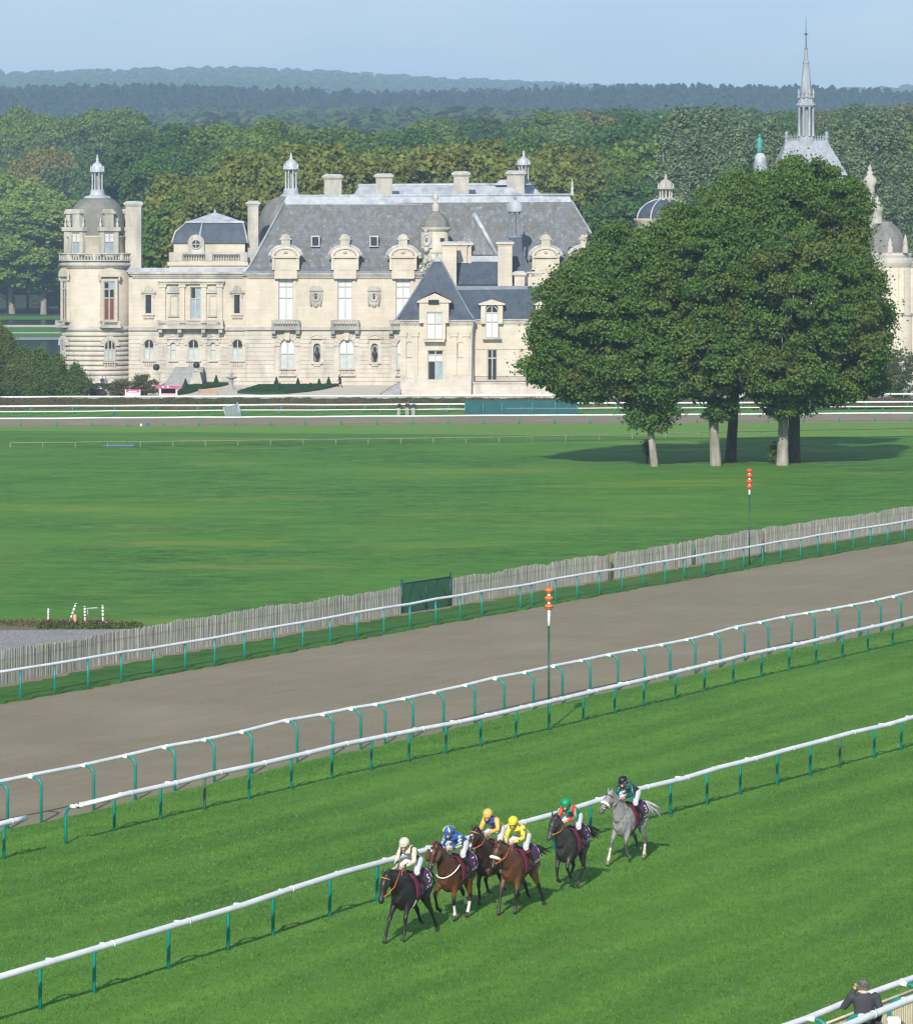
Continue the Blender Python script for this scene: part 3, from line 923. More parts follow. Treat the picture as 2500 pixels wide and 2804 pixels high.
K0 = 580 / FPX
def fx(x): return (x - 1250) * K0
def fz(y): return HC - (y - HY) * K0
GZ = -4.35

# ------------------------------------------------------------------ round corner tower with dome
def corner_tower():
    cx, cy, r = fx(259), 584.5, 93 * K0
    T = empty('round_tower', (cx, cy, GZ), 'round cream stone corner tower with grey dome and lantern at the chateau\'s end', 'tower')
    w = MB()
    w.lathe(cx, cy, [(r, fz(897)), (r, fz(733)), (r * 0.2, fz(733))], 48)
    w.build('wall', M['stone'], T)
    lw = MB()
    lw.lathe(cx, cy, [(r * 1.10, GZ), (r * 1.05, fz(1000)), (r * 1.03, fz(905)), (r, fz(897))], 48)
    low = lw.build('lower_wall', M['stone_low'], T)
    z = GZ + 0.1
    i = 0
    while z < fz(908):
        rr = r * (1.13 - 0.06 * (z - GZ) / (fz(905) - GZ)) + 0.02
        c = MB()
        c.lathe(cx, cy, [(rr - 0.2, z), (rr, z + 0.04), (rr, z + 0.47), (rr - 0.2, z + 0.52)], 48)
        c.build('stone_course', M['stone_low'], low)
        z += 0.64
    s = MB()
    s.lathe(cx, cy, [(r, fz(907)), (r * 1.09, fz(905)), (r * 1.09, fz(898)), (r, fz(894))], 48)
    s.build('string_course', M['stone_trim'], T)
    c = MB()
    c.lathe(cx, cy, [(r, fz(736)), (r * 1.06, fz(730)), (r * 1.12, fz(727)), (r * 1.12, fz(722)), (r * 1.06, fz(718)), (r * 1.06, fz(713)), (r * 0.8, fz(713))], 48)
    c.build('cornice', M['stone_trim'], T)
    dn = MB()
    for k in range(64):
        a = 2 * math.pi * k / 64
        X, Y = cx + r * 1.04 * math.cos(a), cy + r * 1.04 * math.sin(a)
        dn.box(X - 0.09, X + 0.09, Y - 0.09, Y + 0.09, fz(733), fz(729))
    dn.build('dentils', M['stone_trim'], T, kind='stuff')
    rb = r * 1.09
    p = MB()
    p.lathe(cx, cy, [(rb + 0.16, fz(714)), (rb + 0.16, fz(711)), (rb - 0.16, fz(711))], 48)
    p.lathe(cx, cy, [(rb - 0.16, fz(696)), (rb + 0.16, fz(696)), (rb + 0.16, fz(692)), (rb - 0.16, fz(692)), (rb - 0.16, fz(696))], 48)
    bal = p.build('balustrade', M['stone_trim'], T)
    bb = MB()
    for k in range(72):
        a = 2 * math.pi * k / 72
        if k % 9 == 0:
            q = 0.2
            X, Y = cx + rb * math.cos(a), cy + rb * math.sin(a)
            bb.box(X - q, X + q, Y - q, Y + q, fz(712), fz(693))
        else:
            bb.lathe(cx + rb * math.cos(a), cy + rb * math.sin(a), [(0.09, fz(711)), (0.15, fz(707)), (0.06, fz(700)), (0.11, fz(696))], 6)
    bb.build('balusters', M['stone_trim'], bal, kind='stuff')
    a = MB()
    ra = r * 0.87
    a.lathe(cx, cy, [(ra, fz(715)), (ra, fz(650)), (ra * 1.05, fz(648)), (ra * 1.05, fz(645)), (ra * 0.4, fz(645))], 48)
    a.build('attic_wall', M['stone'], T)
    d = MB()
    prof = []
    for i in range(13):
        t = i / 12 * math.pi / 2
        prof.append((ra * 0.98 * math.cos(t) * (1 - 0.0 * i) + 0.27 * ra * (i / 12), fz(646) + (fz(538) - fz(646)) * math.sin(t)))
    d.lathe(cx, cy, prof, 48)
    d.build('dome', M['slate_dome'], T)
    cc = MB()
    cc.lathe(cx, cy, [(ra * 0.47, fz(541)), (ra * 0.44, fz(536)), (ra * 0.30, fz(533)), (0.01, fz(533))], 24)
    cc.build('lead_cap', M['lead'], T)
    cupola(T, cx, cy, fz(534), fz(518), fz(470), fz(441), fz(420), 17.5 * K0)
    # dormers of the attic storey
    for ang in (27, -38, -100, 95):
        rz = R(ang)
        yy = cy - ra - 0.35
        x0, x1 = cx - 1.28, cx + 1.28
        b = MB()
        b.box(x0, x0 + 0.55, yy, yy + 2.4, fz(712), fz(632)); b.box(x1 - 0.55, x1, yy, yy + 2.4, fz(712), fz(632)); b.box(x0 + 0.55, x1 - 0.55, yy, yy + 2.4, fz(636), fz(632))
        b.box(x0 - 0.2, x1 + 0.2, yy - 0.25, yy + 2.5, fz(632) + 0.001, fz(621))
        b.box(cx - 0.62, cx + 0.62, yy + 0.1, yy + 1.2, fz(621) + 0.001, fz(584))
        b.box(cx - 0.85, cx + 0.85, yy - 0.05, yy + 1.35, fz(584) + 0.001, fz(578))
        b.prism([(cx - 0.75, fz(578) + 0.002), (cx + 0.75, fz(578) + 0.002), (cx + 0.4, fz(571)), (cx - 0.4, fz(571))], yy, yy + 1.2)
        for s_ in (-1, 1):
            b.lathe(cx + s_ * 1.2, yy + 0.2, [(0.16, fz(621)), (0.2, fz(612)), (0.08, fz(606)), (0.13, fz(600)), (0.01, fz(594))], 8)
        do = b.build('dormer', M['stone_trim'], T)
        do.rotation_euler = (0, 0, rz)
        window(do, cx - 0.73, cx + 0.73, fz(693), fz(636), yy, (0.5,), (0.55,), 0, ['glass_grey_blue', 'blind'], 0.12, None)
    # big cross windows of the main storey and arched ones below
    for ang in (24, -62):
        rz = R(ang)
        yy = cy - r - 0.22
        cross_surround(T, cx - 0.82, cx + 0.82, fz(878), fz(769), yy, 0.3, 0.14, 'stone', rz)
        window(T, cx - 0.82, cx + 0.82, fz(878), fz(769), yy, (0.5,), (0.575, 0.80), 0, ['red_curtain', 'glass_dark', ('glass_dark', 'glass_grey_blue')], 0.16, rz, set_back=0.06)
        pediment(T, cx - 1.5, cx + 1.5, fz(757), 1.0, yy, 0.35, True, 'stone', rz=rz)
        balcony(T, cx - 1.35, cx + 1.35, fz(897), fz(878), yy - 0.1, 0.8, 8, (), base_h=0.25, rz=rz)
        yl = cy - r * 1.09 - 0.02
        window(T, cx - 0.80, cx + 0.80, fz(988), fz(930), yl, (0.34, 0.67), (0.55,), 0.8, ['blind_grey', 'glass_dark'], 0.13, rz, set_back=-0.02)
        ab = MB()
        for i in range(9):
            t0, t1 = math.pi * (i + 0.05) / 9, math.pi * (i + 0.95) / 9
            ab.prism([(cx - 0.82 * math.cos(t0), fz(930) - 0.8 + 0.82 * math.sin(t0)), (cx - 0.82 * math.cos(t1), fz(930) - 0.8 + 0.82 * math.sin(t1)),
                      (cx - 1.3 * math.cos(t1), fz(930) - 0.8 + 1.3 * math.sin(t1)), (cx - 1.3 * math.cos(t0), fz(930) - 0.8 + 1.3 * math.sin(t0))], yl - 0.2, yl + 0.5)
        ab.build('arch', M['stone_low'], T).rotation_euler = (0, 0, rz)
        bl = MB()
        bl.box(cx - 1.0, cx + 1.0, yl - 0.28, yl + 0.4, fz(993), fz(989.5))
        baluster_run(bl, cx - 0.85, cx + 0.85, yl - 0.14, fz(1004), fz(993), 5)
        bl.build('window_balusters', M['stone_low'], T).rotation_euler = (0, 0, rz)
    chimney(T, fx(340), fx(383), 582.5, 584.7, fz(745), fz(549), 'stone_trim')
corner_tower()

# ------------------------------------------------------------------ gallery wing beside the tower
def gallery_wing():
    y = 581.6
    x0, x1 = fx(350), fx(676)
    T = empty('gallery_wing', ((x0 + x1) / 2, y, GZ), 'low gallery wing with balcony and blue slate pavilion beside the round tower', 'building')
    up = [(fx(396), fx(413), fz(859), fz(807), 0), (fx(639), fx(656), fz(859), fz(807), 0), (fx(519), fx(550), fz(874), fz(786), 0)]
    lowo = [(fx(a), fx(b), fz(986), fz(t), (fx(b) - fx(a)) * 0.5) for a, b, t in ((392, 420, 930), (464, 480, 938), (513, 543, 930), (574, 589, 938), (634, 664, 930))]
    facade(T, x0, x1, fz(900), fz(759), y, up, M['stone'])
    low = facade(T, x0, x1, GZ, fz(900), y - 0.05, lowo, M['stone_low'], 'lower_wall')
    course_bands(low, x0, x1, GZ + 0.1, fz(907), y - 0.05, [(o[0] - 0.5, o[1] + 0.5, o[2] - 0.5, o[3] + 0.45) for o in lowo], M['stone_low'])
    for o in lowo: arch_surround(low, o[0], o[1], o[3], o[4], y - 0.05)
    b = MB(); b.box(x0, x1, y - 0.35, y + 0.1, fz(905), fz(896)); b.build('string_course', M['stone_trim'], T)
    cornice(T, x0 + 0.5, x1 - 0.6, fz(762), fz(744), y)
    b = MB(); b.box(x0, x1, y + 0.35, y + 0.9, fz(746), fz(733)); b.box(x0, x1, y + 0.9, y + 7, fz(746), fz(741)); b.build('parapet', M['lead'], T)
    for o in up[:2]:
        window(T, o[0], o[1], o[2], o[3], y, (), (), 0, ['glass_dark'], 0.06)
        cross_surround(T, o[0], o[1], o[2], o[3], y, 0.3, 0.14)
        c = (o[0] + o[1]) / 2
        b = MB()
        b.box(c - 0.98, c + 0.98, y - 0.32, y, fz(803), fz(797))
        pts = [(c - 0.6 * math.cos(math.pi * i / 8), fz(796.5) + 0.75 * math.sin(math.pi * i / 8)) for i in range(9)]
        b.prism(pts[::-1], y - 0.25, y)
        b.box(c - 0.75, c - 0.55, y - 0.2, y, fz(815), fz(803)); b.box(c + 0.55, c + 0.75, y - 0.2, y, fz(815), fz(803))
        b.build('pediment', M['stone_trim'], T)
        b = MB(); b.box(c - 0.68, c + 0.68, y - 0.24, y, fz(872), fz(865)); b.build('window_sill', M['stone_trim'], T)
    o = up[2]
    window(T, o[0], o[1], o[2], o[3], y, (0.5,), (0.64,), 0, [('glass_grey_blue', 'glass_grey_blue'), ('glass_dark', 'glass_grey_blue')], 0.13)
    cross_surround(T, o[0], o[1], o[2], o[3], y, 0.25, 0.14)
    for a in (444, 497, 556, 600):
        p = MB()
        p.box(fx(a - 7), fx(a + 7), y - 0.32, y, fz(878), fz(786)); p.box(fx(a - 9.5), fx(a + 9.5), y - 0.42, y, fz(786) + 0.001, fz(778))
        p.box(fx(a - 8.5), fx(a + 8.5), y - 0.38, y, fz(884), fz(878) - 0.001)
        p.build('pilaster', M['stone'], T)
    p = MB(); p.box(fx(432), fx(612), y - 0.48, y, fz(778) + 0.001, fz(772)); p.box(fx(430), fx(614), y - 0.62, y, fz(772) + 0.001, fz(769)); p.build('entablature', M['stone_trim'], T)
    for a in (474, 582):
        c = fx(a)
        b = MB()
        b.box(c - 0.6, c - 0.42, y - 0.14, y, fz(862), fz(806)); b.box(c + 0.42, c + 0.6, y - 0.14, y, fz(862), fz(806)); b.box(c - 0.42, c + 0.42, y - 0.14, y, fz(810), fz(806))
        b.box(c - 0.95, c + 0.95, y - 0.3, y, fz(802), fz(797))
        pts = [(c - 0.7 * math.cos(math.pi * i / 8), fz(796.5) + 0.7 * math.sin(math.pi * i / 8)) for i in range(9)]
        b.prism(pts[::-1], y - 0.22, y)
        b.box(c - 0.75, c + 0.75, y - 0.22, y, fz(868), fz(862.5))
        b.build('blind_niche', M['stone_trim'], T)
    balcony(T, fx(428), fx(612), fz(900), fz(876), y, 1.5, 34, (fx(438), fx(491), fx(556), fx(603)))
    for o in lowo:
        big = o[1] - o[0] > 1.2
        window(low, o[0], o[1], o[2], o[3], y - 0.05, (0.5,) if big else (), (0.58,), o[4], ['blind_grey', 'glass_dark'] if big else ['blind_grey', 'blind_grey'], 0.12)
        b = MB()
        b.box(o[0] - 0.25, o[1] + 0.25, y - 0.34, y, o[2] - 0.22, o[2] - 0.05)
        if big: baluster_run(b, o[0], o[1], y - 0.24, o[2] - 0.85, o[2] - 0.22, 5)
        b.build('window_sill', M['stone_low'], low)
    for a in (471, 582): pediment(low, fx(a) - 1.0, fx(a) + 1.0, fz(929), 0.45, y - 0.05, 0.3, False, 'stone_low')
    # attic pavilion with mansard roof
    ya = y + 1.2
    b = MB()
    b.box(fx(472), fx(668), ya, ya + 8.5, fz(735), fz(664))
    b.box(fx(460), fx(676), ya - 0.75, ya + 0.2, fz(735), fz(727)); b.box(fx(456), fx(678), ya - 1.0, ya + 0.2, fz(727) + 0.001, fz(717))
    at_ = b.build('attic_wall', M['stone'], T)
    b = MB()
    b.box(fx(460), fx(676), ya - 0.8, ya - 0.4, fz(696), fz(690)); b.box(fx(460), fx(676), ya - 0.8, ya - 0.4, fz(717), fz(713))
    for a0, a1 in ((460, 498), (560, 580), (655, 676)): b.box(fx(a0), fx(a1), ya - 0.85, ya - 0.38, fz(714), fz(692))
    bo = b.build('balustrade', M['stone_trim'], T)
    b = MB()
    baluster_run(b, fx(498), fx(560), ya - 0.6, fz(713), fz(696), 9); baluster_run(b, fx(580), fx(655), ya - 0.6, fz(713), fz(696), 11)
    b.build('balusters', M['stone_trim'], bo, kind='stuff')
    rf = MB()
    A = (fx(467), fx(676), ya - 0.3, ya + 9, fz(665)); B = (fx(503), fx(662), ya + 1.3, ya + 7.4, fz(609))
    Mi = (fx(484), fx(670), ya + 0.5, ya + 8.2, fz(632))
    rf.frustum(A, Mi); rf.frustum((Mi[0], Mi[1], Mi[2], Mi[3], Mi[4] + 0.001), B)
    ro = rf.build('roof', M['slate_blue'], T)
    le = MB()
    le.frustum((fx(500), fx(665), ya + 1.1, ya + 7.6, fz(609) + 0.002), (fx(503), fx(662), ya + 1.3, ya + 7.4, fz(604)))
    le.frustum((fx(512), fx(652), ya + 1.6, ya + 7.0, fz(604) + 0.001), (fx(579), fx(583), ya + 4.2, ya + 4.4, fz(580)))
    le.lathe(fx(581), ya + 4.3, [(0.12, fz(581)), (0.2, fz(577)), (0.01, fz(572))], 8)
    le.build('lead_top', M['lead'], ro)
    for xa, xb in ((467, 484), (541, 549), (676, 662)):
        h = MB(); h.tube([(fx(xa), ya - 0.32, fz(665)), (fx((xa + xb) / 2 + (0 if xa != 541 else 0)), ya + 0.4, fz(634)), (fx(xb) + (fx(503) - fx(484) if xa == 467 else 0), ya + 1.2, fz(610))], 0.12, 6)
        h.build('lead_hip', M['lead'], ro)
    oc = MB()
    c, cz_ = fx(534), fz(668)
    pts = [(c - 1.1, fz(693)), (c + 1.1, fz(693))] + [(c + 1.1 * math.cos(math.pi * i / 10), fz(664) + 1.1 * math.sin(math.pi * i / 10)) for i in range(11)]
    oc.prism(pts, ya - 0.42, ya + 1.5)
    oo = oc.build('dormer', M['stone_trim'], T)
    ring = MB()
    pr = [(c + 0.62 * math.cos(2 * math.pi * i / 16), ya - 0.46, fz(668) + 0.62 * math.sin(2 * math.pi * i / 16)) for i in range(17)]
    ring.tube(pr, 0.11, 6, cap=False)
    ring.box(c - 0.05, c + 0.05, ya - 0.50, ya - 0.44, fz(668) - 0.55, fz(668) + 0.55); ring.box(c - 0.55, c + 0.55, ya - 0.51, ya - 0.445, fz(668) - 0.05, fz(668) + 0.05)
    ring.build('round_window', M['window_frame'], oo)
    gl = MB(); gl.prism([(c + 0.58 * math.cos(2 * math.pi * i / 16), fz(668) + 0.58 * math.sin(2 * math.pi * i / 16)) for i in range(16)], ya - 0.44, ya - 0.43)
    gl.build('pane', M['glass_dark'], oo)
    chimney(T, fx(675), fx(704), 583.6, 585.2, fz(740), fz(548), 'stone_trim')
    # perron steps with ball-topped pedestals
    st = MB()
    n = 12
    for i in range(n):
        zz0, zz1 = GZ + (fz(1005) - GZ) * i / n, GZ + (fz(1005) - GZ) * (i + 1) / n
        st.box(fx(440) + i * 0.17, fx(557), 574.6 + i * 0.46, y, zz0, zz1)
    so = st.build('perron_steps', M['step_stone'], T)
    for a, D_, zt in ((433, 576.5, 1010), (543, 576.0, 1004)):
        b = MB()
        b.box(fx(a) - 0.5, fx(a) + 0.5, D_ - 0.5, D_ + 0.5, GZ, fz(zt + 10)); b.box(fx(a) - 0.62, fx(a) + 0.62, D_ - 0.62, D_ + 0.62, fz(zt + 10) + 0.001, fz(zt + 6))
        if a == 543: b.frustum((fx(a) - 1.3, fx(a) + 1.2, D_ - 1.0, D_ + 0.4, GZ), (fx(a) - 0.45, fx(a) + 0.45, D_ - 0.45, D_ + 0.45, fz(1015)))
        b.lathe(fx(a), D_, [(0.3, fz(zt + 6)), (0.15, fz(zt + 3)), (0.3, fz(zt))], 10)
        po = b.build('pedestal', M['stone_trim'], T)
        q = MB(); q.ball((fx(a), D_, fz(zt - 7)), 0.46, 12, 8); q.build('ball', M['bronze'], po)
gallery_wing()

# ------------------------------------------------------------------ main block
def segment_dormer(T, c, y, zb, zt, w=1.5):
    """stone dormer: block rising from the wall, curved pediment, small stone top"""
    b = MB()
    b.box(c - w, c + w, y - 0.12, y + 3.4, zb - 0.25, zb + 2.5)
    b.box(c - w * 0.6, c + w * 0.6, y - 0.2, y, zb + 0.9, zb + 1.5)
    for s in (-1, 1): b.box(c + s * (w + 0.12) - 0.18, c + s * (w + 0.12) + 0.18, y - 0.3, y + 0.8, zb + 0.9, zb + 2.45)
    b.box(c - w - 0.35, c + w + 0.35, y - 0.45, y + 3.0, zb + 2.5, zb + 2.78)
    pts = [(c - (w + 0.45) * math.cos(math.pi * i / 12), zb + 2.781 + 1.25 * math.sin(math.pi * i / 12)) for i in range(13)]
    b.prism(pts[::-1], y - 0.35, y + 2.4)
    o = b.build('dormer', M['stone'], T)
    t = MB()
    z1 = zb + 3.75
    t.box(c - 0.72, c + 0.72, y - 0.2, y + 1.0, z1 - 0.4, z1 + 0.12); t.box(c - 0.58, c + 0.58, y - 0.1, y + 0.8, z1 + 0.121, z1 + 1.15)
    t.box(c - 0.78, c + 0.78, y - 0.22, y + 0.95, z1 + 1.151, z1 + 1.36)
    pts = [(c - 0.62 * math.cos(math.pi * i / 8), z1 + 1.361 + 0.55 * math.sin(math.pi * i / 8)) for i in range(9)]
    t.prism(pts[::-1], y - 0.1, y + 0.8)
    t.build('crest', M['stone_trim'], o)
    a = MB()
    a.tube([(c - (w + 0.66) * math.cos(math.pi * i / 16), y + 0.35, zb + 2.70 + 1.46 * math.sin(math.pi * i / 16)) for i in range(17)], [0.17 + 0.05 * (i % 2) for i in range(17)], 8)
    a.build('lead_trim', M['lead_pale'], o)
    inn = MB()
    pts = [(c - w * 0.95 * math.cos(math.pi * i / 12), zb + 2.86 + 0.85 * math.sin(math.pi * i / 12)) for i in range(13)]
    ring = [(p[0], y - 0.40, p[1]) for p in pts]
    inn.tube(ring, 0.10, 6); inn.lathe(c, y - 0.4, [(0.01, zb + 3.0), (0.25, zb + 3.15), (0.25, zb + 3.3), (0.01, zb + 3.45)], 8)
    inn.build('moulding', M['stone_trim'], o)
    return o
def main_block():
    y = 580.0
    x0, x1 = fx(674), fx(1690)
    T = empty('main_block', ((x0 + x1) / 2, y, GZ), 'main chateau block with long mossy grey slate roof and tall white windows', 'building')
    cs = (783, 945, 1104, 1494, 1600)
    up = [(fx(c - 20), fx(c + 20), fz(875), fz(757), 0) for c in cs]
    lowo = [(fx(c - 20), fx(c + 20), fz(1009), fz(927), fx(20) - fx(0)) for c in (787, 949, 1106, 1494, 1600)]
    nich = [(fx(c - 10), fx(c + 10), fz(990), fz(940), fx(10) - fx(0)) for c in (868, 1026)]
    facade(T, x0, x1, fz(898), fz(752), y, up, M['stone'], side=16)
    low = facade(T, x0 - 0.1, x1, GZ, fz(898), y - 0.05, lowo + nich, M['stone_low'], 'lower_wall', side=16)
    course_bands(low, x0 - 0.15, x1, GZ + 0.15, fz(905), y - 0.05, [(o[0] - 0.7, o[1] + 0.7, o[2] - 0.8, o[3] + 0.7) for o in lowo] + [(o[0] - 0.35, o[1] + 0.35, o[2] - 0.3, o[3] + 0.6) for o in nich], M['stone_low'])
    b = MB(); b.box(x0 - 0.2, x1, y - 0.4, y + 0.1, fz(903), fz(894)); b.build('string_course', M['stone_trim'], T)
    cornice(T, x0 + 0.3, x1, fz(762), fz(746), y)
    for o in up:
        window(T, o[0], o[1], o[2], o[3], y, (0.5,), (0.51, 0.77), 0, ['blind', 'blind', 'blind'], 0.10)
        b = MB()
        b.box(o[0] - 0.42, o[0], y - 0.10, y + 0.2, o[2], o[3]); b.box(o[1], o[1] + 0.42, y - 0.10, y + 0.2, o[2], o[3])
        b.build('surround', M['stone'], T)
        c = (o[0] + o[1]) / 2
        segment_dormer(T, c, y - 0.62, fz(757), 0)
        balcony(T, c - 1.95, c + 1.95, fz(903), fz(876), y, 1.15, 9, (c - 1.6, c + 1.6), 'stone_dark' if c < 0 else 'stone_trim')
    for o in lowo:
        window(low, o[0], o[1], o[2], o[3], y - 0.05, (0.5,), (0.5,), o[4], ['blind_grey', 'blind'], 0.11)
        arch_surround(low, o[0], o[1], o[3], o[4], y - 0.05, 0.75, 0.16)
        k = MB(); c = (o[0] + o[1]) / 2
        k.prism([(c - 0.28, o[3] - 0.2), (c + 0.28, o[3] - 0.2), (c + 0.4, fz(904)), (c - 0.4, fz(904))], y - 0.5, y)
        k.build('keystone', M['stone'], low)
        q = MB(); q.box(o[0] - 0.1, o[1] + 0.1, y - 0.4, y, o[2] - 0.12, o[2]); baluster_run(q, o[0], o[1], y - 0.25, o[2] - 0.7, o[2] - 0.12, 6)
        q.box(o[0] - 0.2, o[1] + 0.2, y - 0.42, y, o[2] - 1.0, o[2] - 0.71)
        q.build('window_balusters', M['stone_low'], low)
    for o in nich:
        c = (o[0] + o[1]) / 2
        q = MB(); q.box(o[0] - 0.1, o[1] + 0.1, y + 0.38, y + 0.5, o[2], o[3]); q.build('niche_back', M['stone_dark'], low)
        pediment(low, c - 1.05, c + 1.05, fz(927), 0.5, y - 0.05, 0.35, False, 'stone_low')
        s = MB(); s.box(c - 0.75, c + 0.75, y - 0.4, y, o[2] - 0.3, o[2] - 0.05); s.box(c - 0.45, c + 0.45, y - 0.3, y, o[2] - 0.6, o[2] - 0.301); s.build('niche_sill', M['stone_low'], low)
        u = MB()
        zb = o[2] - 0.04
        u.lathe(c, y + 0.02, [(0.26, zb), (0.24, zb + 0.18), (0.10, zb + 0.3), (0.2, zb + 0.5), (0.34, zb + 0.95), (0.34, zb + 1.2), (0.2, zb + 1.45), (0.14, zb + 1.7), (0.22, zb + 1.85), (0.1, zb + 2.0), (0.02, zb + 2.1)], 12)
        u.build('urn', M['bronze'], low)
    for c in (865, 1024):
        X = fx(c)
        m = MB()
        m.box(X - 0.65, X + 0.65, y - 0.12, y, fz(834), fz(797))
        ring = [(X + 0.5 * math.cos(2 * math.pi * i / 16), y - 0.16, fz(813) + 0.55 * math.sin(2 * math.pi * i / 16)) for i in range(17)]
        m.tube(ring, 0.1, 6, cap=False)
        for s in (-1, 1): m.tube([(X + s * 0.72, y - 0.1, fz(797)), (X + s * 0.80, y - 0.12, fz(815)), (X + s * 0.6, y - 0.1, fz(838))], 0.12, 6)
        m.lathe(X, y - 0.05, [(0.02, fz(843)), (0.3, fz(839)), (0.38, fz(833))], 8)
        mo = m.build('medallion', M['stone_trim'], T)
        pediment(T, X - 0.9, X + 0.9, fz(796), 0.55, y, 0.3, True, 'stone_trim', brackets=False)
        q = MB(); q.ball((X, y - 0.12, fz(813)), 0.2, 8, 6, 0.8, 0.6, 1.7); q.ball((X + 0.02, y - 0.14, fz(813) + 0.42), 0.12, 8, 6); q.build('bust', M['bronze'], mo)
    # the long hipped roof
    ye, yr = y - 0.55, y + 8.2
    e0, e1 = at(667, 747, ye), at(1690, 747, ye)
    r0, r1 = at(778, 556, yr - 0.8), at(1566, 552, yr - 0.8)
    zb = e0.z
    k0, k1 = Vector((e0.x, y + 17, zb)), Vector((e1.x, y + 17, zb))
    r2, r3 = Vector((r0.x, y + 9.2, r0.z)), Vector((r1.x, y + 9.2, r1.z))
    mid = lambda a, c: a * 0.86 + c * 0.14 + Vector((0, 0, -0.45))
    ring0, ring2 = [e0, e1, k1, k0], [r0, r1, r3, r2]
    ring1 = [mid(a, c) for a, c in zip(ring0, ring2)]
    rf = MB()
    rf.add(ring0 + ring1 + ring2, [(i, (i + 1) % 4, 4 + (i + 1) % 4, 4 + i) for i in range(4)] + [(4 + i, 4 + (i + 1) % 4, 8 + (i + 1) % 4, 8 + i) for i in range(4)] + [(8, 9, 10, 11), (3, 2, 1, 0)])
    ro = rf.build('roof', M['slate_grey'], T)
    ld = MB()
    ld.frustum((r0.x - 0.12, r1.x + 0.12, r0.y - 0.2, y + 9.4, r0.z - 0.15), (at(784, 537, yr).x, at(1560, 533, yr).x, yr, y + 8.9, at(784, 537, yr).z))
    ld.tube([at(778, 535.5, yr + 0.2), at(1566, 532, yr + 0.2)], 0.16, 8)
    ld.build('lead_ridge', M['lead_pale'], ro)
    for a, c in ((e0, r0), (e1, r1)):
        h = MB(); h.tube([a + Vector((0, -0.05, 0.1)), mid(a, c) + Vector((0, -0.1, 0.05)), c + Vector((0, -0.1, 0.1))], 0.16, 6); h.build('lead_hip', M['lead'], ro)
    gt = MB(); gt.box(e0.x, e1.x, ye - 0.05, ye + 0.5, zb, zb + 0.28); gt.build('gutter', M['lead_blue'], ro)
    # finial on the right-hand end of the ridge
    p = at(1567, 532, yr)
    f = MB(); f.lathe(p.x, p.y + 0.3, [(0.3, p.z - 0.1), (0.16, p.z + 0.5), (0.22, p.z + 0.9), (0.1, p.z + 1.2), (0.16, p.z + 1.5), (0.02, p.z + 2.1)], 8); f.build('finial', M['lead'], ro)
    # second roof behind
    yb = y + 22
    q = MB()
    a0, a1, b0, b1 = at(950, 560, yb), at(1510, 560, yb), at(984, 508, yb + 4), at(1457, 505, yb + 4)
    q.add([a0, a1, b1, b0, Vector((a0.x, yb + 14, a0.z)), Vector((a1.x, yb + 14, a1.z)), Vector((b1.x, yb + 9, b1.z)), Vector((b0.x, yb + 9, b0.z))],
          [(0, 1, 2, 3), (1, 5, 6, 2), (5, 4, 7, 6), (4, 0, 3, 7), (3, 2, 6, 7)])
    q.build('rear_roof', M['lead'], T)
    q = MB(); q.tube([at(980, 507, yb + 4), at(1460, 504, yb + 4)], 0.25, 6); q.build('rear_ridge', M['lead_pale'], T); q = MB()
    q.frustum((at(1355, 500, yb + 4).x, at(1440, 500, yb + 4).x, yb + 3, yb + 8, at(0, 506, yb + 4).z), (at(1370, 500, yb + 4).x, at(1420, 500, yb + 4).x, yb + 4, yb + 7, at(0, 491, yb + 4).z))
    q.build('roof_block', M['lead_pale'], T); q = MB()
    pk = at(1390, 527, yr + 0.4)
    q.frustum((pk.x - 2.0, pk.x + 2.0, pk.y, pk.y + 3.4, pk.z - 0.2), (pk.x - 0.5, pk.x + 0.5, pk.y + 0.9, pk.y + 2.2, at(0, 513, yr + 1).z))
    q.build('roof_vent', M['lead_pale'], T)
    # skylights
    tt = lambda yy: (yy - 747) / (556 - 747.0)
    for c in (783, 864, 947, 1024, 1104):
        D_ = ye + (yr - 0.8 - ye) * tt(672)
        p0 = at(c, 672, D_)
        s = MB()
        w, h = 0.42, 1.15
        s.box(p0.x - w - 0.16, p0.x - w, D_ - 0.42, D_ + 1.0, p0.z, p0.z + h); s.box(p0.x + w, p0.x + w + 0.16, D_ - 0.42, D_ + 1.0, p0.z, p0.z + h)
        s.box(p0.x - w - 0.2, p0.x + w + 0.2, D_ - 0.46, D_ + 1.2, p0.z + h, p0.z + h + 0.18); s.box(p0.x - w - 0.2, p0.x + w + 0.2, D_ - 0.46, D_ + 0.2, p0.z - 0.14, p0.z - 0.001)
        so = s.build('skylight', M['lead_pale'], ro)
        g = MB(); g.box(p0.x - w, p0.x + w, D_ - 0.28, D_ - 0.24, p0.z, p0.z + h); g.build('pane', M['glass_dark'], so)
    # ridge chimneys
    for a, c, t, D_ in ((888, 936, 476, y + 11), (1030, 1074, 474, y + 20), (1242, 1284, 468, y + 20), (1388, 1436, 466, y + 18)):
        k = D_ / FPX
        chimney(T, (a - 1250) * k, (c - 1250) * k, D_ - 0.8, D_ + 0.8, r0.z - 1.0, HC - (t - HY) * k, 'stone_trim', False, 'lead_pale')
    # domed stair tower rising behind the left hip, and lantern behind the right one
    D_ = y + 14
    p = at(797, 640, D_)
    d = MB()
    zt = at(0, 536, D_).z; rr = 4.4
    d.lathe(p.x, D_, [(rr, p.z - 4), (rr, p.z)] + [(rr * math.cos(i / 10 * math.pi / 2) + 0.25 * rr * i / 10, p.z + (zt - p.z) * math.sin(i / 10 * math.pi / 2)) for i in range(11)], 32)
    d.build('rear_dome', M['slate_dome'], T)
    zz = lambda yy: at(0, yy, D_).z
